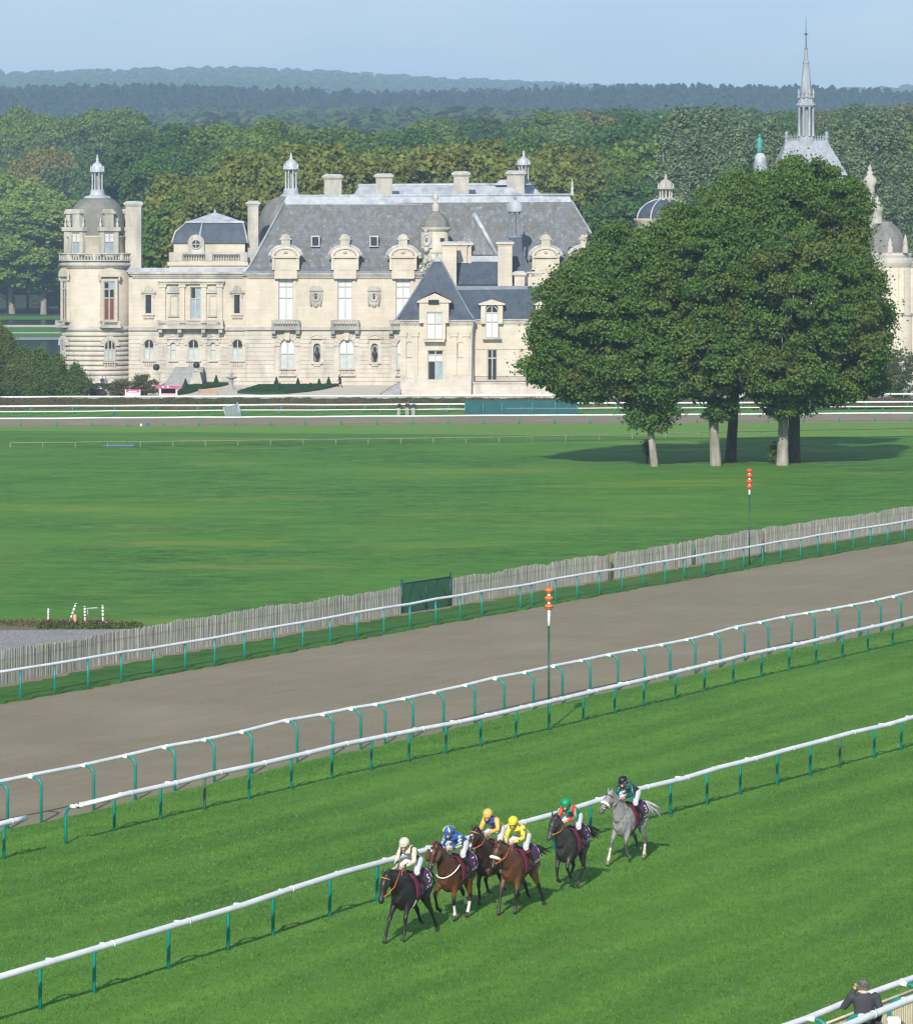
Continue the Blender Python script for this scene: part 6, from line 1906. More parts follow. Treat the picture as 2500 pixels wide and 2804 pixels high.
M['black_hair'] = mat_noise('black_hair', (0.008, 0.007, 0.007), (0.02, 0.017, 0.015), 14, 0.55)
M['pale_hair'] = mat_noise('pale_hair', (0.36, 0.38, 0.40), (0.52, 0.54, 0.56), 14, 0.7)

TORSO = [(-0.84, 1.36, 0.07, 0.12), (-0.74, 1.31, 0.20, 0.25), (-0.52, 1.29, 0.285, 0.335), (-0.25, 1.24, 0.275, 0.335), (0.0, 1.17, 0.285, 0.385), (0.25, 1.14, 0.285, 0.43),
         (0.45, 1.16, 0.255, 0.445), (0.62, 1.18, 0.215, 0.37), (0.76, 1.18, 0.14, 0.24)]
def torso_at(x):
    x = max(TORSO[0][0], min(TORSO[-1][0], x))
    for a, b in zip(TORSO, TORSO[1:]):
        if x <= b[0]:
            t = (x - a[0]) / (b[0] - a[0])
            return [a[i] + (b[i] - a[i]) * t for i in range(1, 4)]
def seg_dist(P, a, b):
    a, b = np.array(a), np.array(b)
    d = b - a
    t = np.clip(((P - a) @ d) / (d @ d), 0, 1)
    return np.linalg.norm(P - (a + t[:, None] * d), axis=1)
def text_mesh(s, size):
    cu = bpy.data.curves.new('lettering', 'FONT')
    cu.body = s; cu.size = size; cu.align_x = 'CENTER'; cu.align_y = 'CENTER'; cu.resolution_u = 3
    o = bpy.data.objects.new('lettering', cu)
    COL.objects.link(o)
    me = bpy.data.meshes.new_from_object(o.evaluated_get(bpy.context.evaluated_depsgraph_get()))
    bpy.data.objects.remove(o); bpy.data.curves.remove(cu)
    return me

def build_horse(pix, rz_off, spec, label):
    g = gnd(*pix); g.z = 0.037
    head_dir = -RD
    rz = math.atan2(head_dir.y, head_dir.x) + R(rz_off)
    T = empty('racehorse', g, label, 'horse', 'racehorses galloping beside the rail', rz)
    lift = spec.get('lift', 0.0)
    V = Vector
    tubes = []
    tubes.append(([V((x, 0, z + lift)) for x, z, w, h in TORSO], [(w, h) for x, z, w, h in TORSO]))
    (px, py, pz), (mx, my, mz) = spec['poll'], spec['muzzle']
    L = V((0, 0, lift))
    poll, muz = V((px, py, pz)) + L, V((mx, my, mz)) + L
    nb, nb2 = V((0.46, 0, 1.34)) + L, V((0.66, 0, 1.40)) + L
    n1 = nb2 * 0.55 + poll * 0.45 + V((0.0, 0, 0.03)); n2 = nb2 * 0.2 + poll * 0.8 + V((0, 0, 0.02))
    tubes.append(([nb, nb2, n1, n2, poll], [(0.20, 0.34), (0.17, 0.30), (0.115, 0.20), (0.090, 0.145), (0.075, 0.105)]))
    # head: forehead, eyes and jowl, face, nostrils, lips
    d = (muz - poll).normalized()
    Lh = (muz - poll).length
    hp = [poll - d * 0.04, poll + d * Lh * 0.18, poll + d * Lh * 0.36, poll + d * Lh * 0.58, poll + d * Lh * 0.80, poll + d * Lh * 0.95, muz + d * 0.03]
    tubes.append((hp, [(0.075, 0.08), (0.105, 0.13), (0.108, 0.145), (0.078, 0.105), (0.062, 0.080), (0.068, 0.082), (0.04, 0.05)]))
    side = d.cross(V((0, 0, 1))); side = V((-d.y, d.x, 0)).normalized()
    front = side.cross(d).normalized()
    if front.z < 0: front = -front
    for s in (-1, 1):   # jowl, ear, eye ridge
        tubes.append(([poll + d * Lh * 0.16 + side * s * 0.05 - front * 0.05, poll + d * Lh * 0.36 + side * s * 0.055 - front * 0.08], [0.07, 0.065]))
        e0 = poll + side * s * 0.055 + front * 0.03
        tubes.append(([e0 - V((0, 0, 0.03)), e0 + V((0, 0, 0.07)) + side * s * 0.018, e0 + V((0, 0, 0.13)) + side * s * 0.02 + d * 0.01, e0 + V((0, 0, 0.19)) + side * s * 0.015], [0.03, 0.036, 0.026, 0.006]))
    legs = {}
    for nm, s in (('LF', 1), ('RF', -1)):
        kn, ft, hf = spec[nm]
        y = s * 0.155
        k_, f_, h_ = V((kn[0], y * 0.97, kn[1])), V((ft[0], y * 0.92, ft[1])), V((hf[0], y * 0.9, hf[1]))
        sh, el = V((0.44, s * 0.145, 1.30)) + L, V((0.40 + 0.18 * (kn[0] - 0.45), s * 0.165, 0.98)) + L
        mid = el * 0.55 + k_ * 0.45
        cn = k_ * 0.55 + f_ * 0.45
        pd = (h_ - f_).normalized()
        cor = f_ + pd * ((h_ - f_).length * 0.55)
        tubes.append(([sh, el, mid, k_ + (el - k_).normalized() * 0.08, k_, k_ + (f_ - k_).normalized() * 0.08, cn, f_ + (k_ - f_).normalized() * 0.05, f_, cor, h_],
                      [(0.11, 0.20), (0.098, 0.145), (0.072, 0.088), (0.052, 0.056), (0.055, 0.060), (0.045, 0.046), (0.034, 0.042), (0.040, 0.046), (0.046, 0.052), (0.046, 0.050), (0.058, 0.066)]))
        legs[nm] = (k_, f_, h_)
    for nm, s in (('LH', 1), ('RH', -1)):
        st, hk, ft, hf = spec[nm]
        y = s * 0.165
        hip, stf = V((-0.52, s * 0.125, 1.34)) + L, V((st[0], s * 0.175, st[1])) + L
        h1, f_, h_ = V((hk[0], y * 0.95, hk[1])), V((ft[0], y * 0.9, ft[1])), V((hf[0], y * 0.88, hf[1]))
        gas = stf * 0.5 + h1 * 0.5
        cn = h1 * 0.5 + f_ * 0.5
        pd = (h_ - f_).normalized(); cor = f_ + pd * ((h_ - f_).length * 0.55)
        tubes.append(([hip, stf * 0.55 + hip * 0.45 + V((-0.06, 0, 0)), stf, gas, h1 + (stf - h1).normalized() * 0.08, h1, h1 + (f_ - h1).normalized() * 0.09, cn, f_ + (h1 - f_).normalized() * 0.05, f_, cor, h_],
                      [(0.15, 0.27), (0.15, 0.25), (0.12, 0.165), (0.078, 0.100), (0.050, 0.068), (0.054, 0.074), (0.044, 0.056), (0.038, 0.046), (0.042, 0.048), (0.047, 0.053), (0.047, 0.050), (0.058, 0.066)]))
        legs[nm] = (h1, f_, h_)
    base, pts_c, low_z = np.array(spec['base']), np.array(spec['points']), spec.get('belly', None)
    def colour(P):
        C = np.tile(base, (len(P), 1)).astype(float)
        zz = P[:, 2] - lift
        if low_z is not None:                                   # lighter flank and leg tops
            w = np.clip((1.15 - zz) / 0.5, 0, 1)[:, None]
            C = C * (1 - w) + np.array(low_z) * w
        for nm, (k_, f_, h_) in legs.items():
            dk = np.minimum(seg_dist(P, k_, f_), seg_dist(P, f_, h_))
            w = np.clip((0.16 - dk) / 0.07, 0, 1)[:, None] * np.clip((0.80 - zz) / 0.22, 0, 1)[:, None]
            C = C * (1 - w) + pts_c * w
            if nm in spec.get('socks', ()):
                a = f_ + (k_ - f_) * 0.42
                m = (np.minimum(seg_dist(P, a, f_), seg_dist(P, f_, h_)) < 0.085)
                C[m] = (0.60, 0.57, 0.52)
            m = seg_dist(P, f_ + (h_ - f_) * 0.72, h_ + (h_ - f_) * 0.4) < 0.085
            C[m] = spec.get('hoof', (0.05, 0.042, 0.036))
        dm = np.linalg.norm(P - np.array(muz), axis=1)
        w = np.clip((0.24 - dm) / 0.14, 0, 1)[:, None]
        C = C * (1 - w) + np.array(spec.get('nose', (0.025, 0.02, 0.02))) * w
        if 'star' in spec:
            q = np.array(poll + d * Lh * 0.25 + front * 0.14)
            C[np.linalg.norm(P - q, axis=1) < spec['star']] = (0.72, 0.70, 0.66)
        if 'snip' in spec:
            q = np.array(poll + d * Lh * 0.66 + front * 0.09)
            C[np.linalg.norm(P - q, axis=1) < 0.05] = (0.66, 0.64, 0.6)
        return C
    me = fused('body', tubes, 0.021, 5, M['coat_grey'] if spec.get('grey') else M['coat'], colour)
    body = place('body', me, T)
    # eyes, nostrils
    for s in (-1, 1):
        e = MB(); e.ball(poll + d * Lh * 0.27 + side * s * 0.092 + front * 0.045, 0.024, 8, 6); e.build('eye', M['lens'], body)
    # mane and tail
    hair = M['pale_hair'] if spec.get('grey') else M['black_hair']
    mb = MB()
    crest = [nb2 + V((-0.14, 0, 0.26)), n1 + V((-0.05, 0, 0.17)), n2 + V((-0.03, 0, 0.125)), poll + V((-0.02, 0, 0.085)), poll + front * 0.10 + d * 0.10]
    mb.tube(crest, [(0.018, 0.035), (0.025, 0.05), (0.025, 0.05), (0.028, 0.045), (0.03, 0.02)], 8)
    rnd = random.Random(int(pix[0]))
    for i in range(34):
        t = rnd.uniform(0, 3.2); a = int(t); f = t - a
        q = crest[a] + (crest[a + 1] - crest[a]) * f
        mb.tube([q, q + V((-0.03, rnd.choice((-1, 1)) * 0.04, 0.0)), q + V((-0.07, rnd.choice((-1, 1)) * 0.085, -0.06 - rnd.random() * 0.06))], [0.018, 0.014, 0.003], 5)
    mb.build_local = None
    place('mane', mb.mesh('mane', hair), T)
    tb = MB()
    dock = V((-0.82, 0, 1.46)) + L
    sw = spec.get('tail', (-0.45, 0.10, -0.45))
    for i in range(26):
        j = V((rnd.uniform(-0.06, 0.06), rnd.uniform(-0.09, 0.09), rnd.uniform(-0.09, 0.09)))
        e = V(sw) * rnd.uniform(0.8, 1.15)
        tb.tube([dock + j * 0.15, dock + V((-0.13, e.y * 0.15, 0.03)) + j * 0.4, dock + V((e.x * 0.62, e.y * 0.55, e.z * 0.35)) + j, dock + e + j * 1.6], [0.028, 0.032, 0.024, 0.003], 5)
    place('tail', tb.mesh('tail', hair), T)
    # bridle
    br = MB()
    def head_ring(t, ex, r, mb_):
        c = poll + d * Lh * t
        wa = np.interp(t, [0, 0.18, 0.36, 0.58, 0.8], [0.075, 0.105, 0.108, 0.078, 0.062]) + ex
        wb = np.interp(t, [0, 0.18, 0.36, 0.58, 0.8], [0.08, 0.13, 0.145, 0.105, 0.08]) + ex
        mb_.tube([c + side * (wa * math.cos(q * math.pi / 8)) + front * (wb * math.sin(q * math.pi / 8)) for q in range(17)], r, 6, cap=False)
    head_ring(0.62, 0.0, 0.011, br)
    for s in (-1, 1):
        br.tube([poll + side * s * 0.075 + front * 0.03, poll + d * Lh * 0.3 + side * s * 0.108, poll + d * Lh * 0.72 + side * s * 0.072], 0.010, 5)
    bo = place('bridle', br.mesh('bridle', M['leather']), T)
    bb = MB(); head_ring(0.12, 0.012, 0.014, bb); place('browband', bb.mesh('browband', M[spec.get('brow', 'leather')]), bo)
    for s in (-1, 1):
        rb = MB(); c = poll + d * Lh * 0.76 + side * s * 0.075
        rb.tube([c + d * (0.03 * math.cos(q * math.pi / 4)) + front * (0.03 * math.sin(q * math.pi / 4)) for q in range(9)], 0.007, 5, cap=False); place('bit_ring', rb.mesh('bit_ring', M['steel']), bo)
    if 'noseband' in spec:
        nbm = MB(); head_ring(0.55, 0.018, 0.042, nbm); place('fleece_noseband', nbm.mesh('fleece_noseband', M['fleece']), bo)
    if 'cheeks' in spec:
        for s in (-1, 1):
            ck = MB(); ck.tube([poll + d * Lh * 0.18 + side * s * 0.15, poll + d * Lh * 0.40 + side * s * 0.18, poll + d * Lh * 0.62 + side * s * 0.13], [(0.05, 0.075), (0.055, 0.085), (0.05, 0.06)], 10)
            place('fleece_cheekpiece', ck.mesh('fleece_cheekpiece', M['brown_fleece']), bo)
    if 'breast' in spec:
        bs = MB(); pts = []
        for q in range(13):
            a = math.pi * q / 12
            pts.append(V((0.42 + 0.40 * math.sin(a), 0.30 * math.cos(a), 1.42 - 0.30 * math.sin(a))) + L)
        bs.tube(pts, 0.016, 6); place('breast_strap', bs.mesh('breast_strap', M['fleece']), T)
    # saddle cloth draped over the back, number and lettering printed on it
    def drape(x, th, off):
        zc, w, h = torso_at(x)
        return V((x, (w + off) * math.sin(th), zc + lift + (h + off) * math.cos(th)))
    def cloth(xs_, off, th1, mat, name, parent):
        b = MB(); nt = 20; n = len(xs_)
        vs = [drape(x, -th1 + 2 * th1 * j / nt, off + 0.006 * math.sin(j * 1.9 + x * 9)) for x in xs_ for j in range(nt + 1)]
        b.add(vs, [(i * (nt + 1) + j, i * (nt + 1) + j + 1, (i + 1) * (nt + 1) + j + 1, (i + 1) * (nt + 1) + j) for i in range(n - 1) for j in range(nt)], True)
        o = place(name, b.mesh(name, mat), parent)
        so = o.modifiers.new('thick', 'SOLIDIFY'); so.thickness = 0.008
        return o
    sc = cloth([-0.64 + 0.066 * i for i in range(9)], 0.022, R(108), M['cloth_purple'], 'saddle_cloth', T)
    cloth([-0.05 + 0.055 * i for i in range(7)], 0.026, R(112), M['cloth_maroon'], 'front_panel', sc)
    tm = MB(); 
    for xx in (-0.64, -0.06):
        for s in (-1, 1): tm.tube([drape(xx, s * R(20 + 88 * q / 8), 0.030) for q in range(9)], 0.007, 5)
    place('piping', tm.mesh('piping', M['white_print']), sc)
    for txt, size, xc, thc in ((spec['no'], 0.28, -0.40, 68), ('QATAR', 0.12, -0.38, 97)):
        if not txt: continue
        for s in (1, -1):
            t_ = text_mesh(txt, size)
            for v in t_.vertices:
                u, w_ = v.co.x, v.co.y
                x = xc - u * s
                hgt = torso_at(x)[2] + 0.03
                v.co = drape(x, s * (R(thc) - w_ / hgt), 0.037)
            t_.materials.clear(); t_.materials.append(M['white_print'])
            place('number' if txt != 'QATAR' else 'lettering', t_, sc)
    sd = MB()
    sd.tube([V((-0.24, 0, 1.60)) + L, V((-0.12, 0, 1.60)) + L, V((0.02, 0, 1.585)) + L, V((0.16, 0, 1.63)) + L], [(0.10, 0.03), (0.16, 0.035), (0.14, 0.03), (0.08, 0.04)], 10)
    so = place('saddle', sd.mesh('saddle', M['boot']), T)
    gi = MB(); gi.tube([drape(0.22, R(-178 + 356 * q / 24), 0.016) for q in range(25)], [(0.035, 0.008)] * 25, 6); place('girth', gi.mesh('girth', M['fleece'] if spec.get('pale_girth') else M['leather']), T)
    # reins
    hand = V((0.60, 0, 1.80)) + L + V(spec.get('hands', (0, 0, 0)))
    for s in (-1, 1):
        rn = MB()
        c = poll + d * Lh * 0.77 + side * s * 0.08
        rn.tube([c, c * 0.6 + hand * 0.4 + V((0, s * 0.11, -0.04)), hand + V((0.03, s * 0.075, -0.02))], 0.011, 5)
        rn.tube([hand + V((0.0, s * 0.07, -0.03)), hand + V((-0.06, s * 0.06, -0.16))], 0.010, 5)
        place('rein', rn.mesh('rein', M[spec.get('rein', 'leather')]), T)
    return T, lift, hand

def build_jockey(T, lift, hand, sp, label):
    V = Vector
    J = empty('jockey', T.location, label, 'person', 'jockeys riding the racehorses', T.rotation_euler.z)
    L = V((0, 0, lift))
    up = sp.get('up', 0.0)
    hip = V((-0.26, 0, 1.86)) + L
    sho = V((0.22 - 0.08 * up, 0, 2.06 + 0.11 * up)) + L
    hd = V((0.43 - 0.12 * up, 0, 2.155 + 0.14 * up)) + L + V(sp.get('head', (0, 0, 0)))
    look = V((1, sp.get('turn', 0.0), -0.42)).normalized()
    sidev = V((-look.y, look.x, 0)).normalized()
    tubes, jack, bree, boots = [], [], [], []
    waist = hip * 0.5 + sho * 0.5 + V((-0.03, 0, 0.035))
    trunk = ([hip, hip * 0.7 + sho * 0.3 + V((-0.02, 0, 0.03)), waist, sho * 0.8 + waist * 0.2, sho + V((0.05, 0, 0.0))], [(0.155, 0.115), (0.145, 0.115), (0.145, 0.11), (0.185, 0.12), (0.15, 0.10)])
    tubes.append(trunk)
    neck = ([sho + V((0.0, 0, 0.02)), hd + V((-0.06, 0, -0.05))], [0.062, 0.056])
    tubes.append(neck)
    head = ([hd - look * 0.07 + V((0, 0, 0.02)), hd - look * 0.02 + V((0, 0, 0.01)), hd + look * 0.05, hd + look * 0.085 + V((0, 0, -0.03))], [(0.062, 0.07), (0.078, 0.10), (0.072, 0.095), (0.045, 0.06)])
    tubes.append(head)
    tubes.append(([hd + look * 0.08 + V((0, 0, 0.01)), hd + look * 0.118 + V((0, 0, -0.015))], [0.014, 0.018]))
    tubes.append(([hd + look * 0.05 + V((0, 0, -0.05)), hd + look * 0.085 + V((0, 0, -0.085))], [0.045, 0.03]))
    for s in (-1, 1): tubes.append(([hd + sidev * s * 0.076 + V((0, 0, 0.02)), hd + sidev * s * 0.088 + V((0, 0, -0.015))], [0.016, 0.014]))
    fing = MB()
    for s in (-1, 1):
        a = sho + V((0.0, s * 0.175, 0.0))
        hnd = hand + V((0, s * 0.075, 0))
        el = a * 0.5 + hnd * 0.5 + V((-0.10, s * 0.11, -0.07))
        wr = hnd + (el - hnd).normalized() * 0.075
        tubes.append(([a - V((0, s * 0.05, 0)), a, el, wr, hnd], [0.068, 0.058, 0.042, 0.028, 0.036]))
        jack.append(([a - V((0, s * 0.07, 0)), a, a * 0.5 + el * 0.5, el, el * 0.5 + wr * 0.5, wr], [0.078, 0.075, 0.066, 0.058, 0.055, 0.036]))
        for k in range(4):          # fingers closed round the rein, thumb on top
            b0 = hnd + V((0.035, s * (0.03 - 0.02 * k), 0.012)); q = 0.9 + 0.12 * (k in (1, 2))
            fing.tube([b0 - V((0.03, 0, 0)), b0 + V((0.028 * q, 0, -0.012)), b0 + V((0.020 * q, 0, -0.042)), b0 + V((-0.012, 0, -0.048))], [0.010, 0.010, 0.009, 0.007], 6)
        t0 = hnd + V((-0.01, -s * 0.034, 0.01))
        fing.tube([t0, t0 + V((0.035, -s * 0.012, 0.012)), t0 + V((0.062, s * 0.004, 0.006))], [0.012, 0.011, 0.008], 6)
        hp = hip + V((0.0, s * 0.10, -0.01))
        kn = V((0.27, s * 0.305, 1.64)) + L
        ank = V((0.00, s * 0.365, 1.29)) + L
        toe = V((0.21, s * 0.385, 1.235)) + L
        tubes.append(([hp, kn, kn * 0.55 + ank * 0.45, ank], [0.095, 0.062, 0.050, 0.030]))
        tubes.append(([ank, ank * 0.4 + toe * 0.6], [0.03, 0.018]))
        bree.append(([hp - V((0.03, s * 0.03, 0)), hp, hp * 0.5 + kn * 0.5, kn, kn * 0.75 + ank * 0.25], [0.115, 0.112, 0.092, 0.074, 0.064]))
        boots.append(([kn * 0.88 + ank * 0.12, kn * 0.5 + ank * 0.5, ank + V((0, 0, 0.02)), ank], [0.070, 0.066, 0.05, 0.05]))
        boots.append(([ank + V((-0.05, 0, -0.03)), ank + V((0.06, 0, -0.035)), toe], [0.045, 0.044, 0.034]))
    body = place('body', fused('body', tubes, 0.014, 2, M['skin'], None, fing), J)
    jack.append(([hip + V((-0.04, 0, 0.04)), hip * 0.7 + sho * 0.3 + V((-0.02, 0, 0.04)), waist, sho * 0.8 + waist * 0.2, sho + V((0.07, 0, 0.01))], [(0.160, 0.122), (0.162, 0.130), (0.165, 0.128), (0.205, 0.138), (0.15, 0.108)]))
    jack.append(([sho + V((0.0, 0, 0.02)), sho * 0.5 + hd * 0.5 + V((-0.02, 0, -0.02))], [0.09, 0.072]))
    fr = np.array(sho); ax = np.array((sho - hip).normalized())
    def rel(P):
        """along the back (0 hip, 1 shoulder), across, and whether it is sleeve"""
        Q = P - np.array(hip)
        return (Q @ ax) / (sho - hip).length, P[:, 1], np.abs(P[:, 1]) > 0.19
    place('silks', fused('silks', jack, 0.012, 3, M['silk'], lambda P: sp['silk'](P, *rel(P))), J)
    bree.append(([hip + V((-0.07, 0, -0.02)), hip + V((0.06, 0, 0.0))], [(0.165, 0.128), (0.152, 0.112)]))
    place('breeches', fused('breeches', bree, 0.014, 3, M['silk'], lambda P: np.tile((0.62, 0.62, 0.64), (len(P), 1))), J)
    for k in range(2):
        place('boot', fused('boot', boots[2 * k:2 * k + 2], 0.013, 2, M['boot']), J)
        s = (-1, 1)[k]
        cuff = MB(); kn = V((0.27, s * 0.305, 1.64)) + L; ank = V((0.00, s * 0.365, 1.29)) + L
        a, b = kn * 0.80 + ank * 0.20, kn * 0.70 + ank * 0.30
        cuff.tube([a, b], 0.074, 12); 
        if 'cuff' in sp: place('boot_cuff', cuff.mesh('boot_cuff', sp['cuff']), J)
        st = MB(); toe = V((0.14, s * 0.385, 1.205)) + L
        st.tube([V((0.08, s * 0.31, 1.50)) + L, toe + V((0, 0, 0.11)), toe + V((0, 0.05, 0)), toe + V((0, -0.05, 0)), toe + V((0, 0, 0.11))], 0.010, 5); place('stirrup', st.mesh('stirrup', M['leather']), J)
    # cap over skull helmet, peak, goggles
    cp = MB()
    upv = (V((0, 0, 1)) + look * 0.35).normalized(); fw = (look - upv * look.dot(upv)).normalized(); sd_ = upv.cross(fw)
    c0 = hd + upv * 0.035 - look * 0.015
    prof = [(0.130, -0.02), (0.137, 0.02), (0.130, 0.065), (0.104, 0.11), (0.06, 0.140), (0.012, 0.148)]
    vs = []
    for r_, z_ in prof:
        for q in range(16):
            a = 2 * math.pi * q / 16
            vs.append(c0 + sd_ * (r_ * 0.92 * math.cos(a)) + fw * (r_ * 1.05 * math.sin(a)) + upv * z_)
    cp.add(vs, [(i * 16 + q, i * 16 + (q + 1) % 16, (i + 1) * 16 + (q + 1) % 16, (i + 1) * 16 + q) for i in range(5) for q in range(16)] + [tuple(80 + q for q in range(16)), tuple(range(15, -1, -1))], True)
    pk = [c0 + sd_ * (0.105 * math.cos(a)) + fw * (0.085 + 0.075 * math.sin(a)) + upv * -0.012 for a in [math.pi * q / 8 for q in range(9)]]
    cp.add(pk + [p + upv * 0.014 for p in pk], [tuple(range(8, -1, -1)), tuple(range(9, 18))] + [(q, q + 1, q + 10, q + 9) for q in range(8)])
    cap = place('cap', cp.mesh('cap', sp['cap']), J)
    if 'cap2' in sp:
        for q in range(4):
            a = math.pi / 4 + math.pi / 2 * q
            st = MB()
            st.tube([c0 + (sd_ * (r_ * 0.94 * math.cos(a)) + fw * (r_ * 1.07 * math.sin(a))) * 1.02 + upv * (z_ + 0.003) for r_, z_ in prof[1:]], [(0.03, 0.004), (0.028, 0.004), (0.02, 0.004), (0.012, 0.004), (0.004, 0.003)], 6)
            place('cap_stripe', st.mesh('cap_stripe', sp['cap2']), cap)
    if 'band' in sp:
        bd = MB(); bd.tube([c0 + sd_ * (0.116 * math.cos(2 * math.pi * q / 16)) + fw * (0.131 * math.sin(2 * math.pi * q / 16)) + upv * 0.0 for q in range(17)], 0.012, 5, cap=False); place('cap_band', bd.mesh('cap_band', sp['band']), cap)
    gg = MB()
    for s in (-1, 1):
        gg.ball(hd + look * 0.075 + sidev * s * 0.036 + V((0, 0, 0.022)), 0.032, 8, 6, 1, 1, 0.75)
    gg.tube([hd + look * (0.07 * math.cos(a)) + sidev * (0.086 * math.sin(a)) + V((0, 0, 0.022)) for a in [(-1.5 + 3.0 * q / 10) for q in range(11)]], 0.012, 5, cap=False)
    place('goggles', gg.mesh('goggles', M['lens']), J)
    # whip
    wp = MB(); h0 = hand + V((0, 0.075, 0.02)); wp.tube([h0 + V((-0.05, 0, 0.05)), h0 + V((0.12, 0.05, -0.30))], [0.010, 0.006], 6)
    if 'whip' in sp: place('whip', wp.mesh('whip', M['orange_rein']), J)
    return J

def const(c): return lambda P, t, y, sl: np.tile(np.array(c), (len(P), 1)).astype(float)
def silk_beige(P, t, y, sl):
    C = np.tile(np.array((0.60, 0.54, 0.44)), (len(P), 1)).astype(float)
    n = np.sin(P[:, 0] * 70) * np.sin(P[:, 1] * 55 + 1) * np.sin(P[:, 2] * 63)
    C[n > 0.25] = (0.44, 0.37, 0.28)
    C[(np.abs(np.abs(y) - 0.135) < 0.022) & (t > 0.1)] = (0.018, 0.016, 0.03)
    return C
def silk_blue(P, t, y, sl):
    C = np.tile(np.array((0.012, 0.085, 0.36)), (len(P), 1)).astype(float)
    q = np.abs(y) - 0.16
    C[sl & (np.sin((P[:, 0] * 0.5 + np.abs(y) * 1.2 - P[:, 2] * 0.9) * 62) > 0.1)] = (0.66, 0.66, 0.22)
    return C
def silk_gold(P, t, y, sl):
    C = np.tile(np.array((0.62, 0.40, 0.085)), (len(P), 1)).astype(float)
    C[(np.abs(y) < 0.10) & ~sl] = (0.015, 0.055, 0.22)
    C[(t > 0.92) & (np.abs(y) < 0.13)] = (0.015, 0.06, 0.25)
    return C
def silk_stars(P, t, y, sl):
    C = np.tile(np.array((0.68, 0.60, 0.035)), (len(P), 1)).astype(float)
    G = np.round(P / 0.115) * 0.115
    odd = (np.round(P / 0.115).sum(1) % 2) == 0
    C[(np.linalg.norm(P - G, axis=1) < 0.037) & odd] = (0.03, 0.08, 0.26)
    return C
def silk_green(P, t, y, sl):
    C = np.tile(np.array((0.0, 0.26, 0.12)), (len(P), 1)).astype(float)
    C[(np.abs(np.abs(y) - 0.165) < 0.055) & (t > 0.72) & (P[:, 2] > 0)] = (0.62, 0.03, 0.025)
    C[(np.abs(y) > 0.235)] = (0.0, 0.26, 0.12)
    return C
def silk_dark(P, t, y, sl):
    C = np.tile(np.array((0.002, 0.085, 0.072)), (len(P), 1)).astype(float)
    C[(t < 0.55) & ~sl] = (0.008, 0.010, 0.022)
    C[sl & (np.sin(P[:, 0] * 30) > 0.55)] = (0.006, 0.012, 0.03)
    return C
def capm(name, c, d=None): return mat_noise(name, c, d or tuple(q * 0.8 for q in c), 8, 0.4, bmp=0.1)
BACK = ((-0.42, 0.95), (-0.80, 0.56), (-1.05, 0.22), (-1.16, 0.035)); LIFT = ((-0.32, 0.92), (-0.66, 0.60), (-0.82, 0.30), (-0.98, 0.22))
UNDER = ((-0.26, 0.93), (-0.48, 0.52), (-0.34, 0.17), (-0.24, 0.035)); STAND = ((-0.36, 0.95), (-0.66, 0.55), (-0.60, 0.18), (-0.52, 0.035))
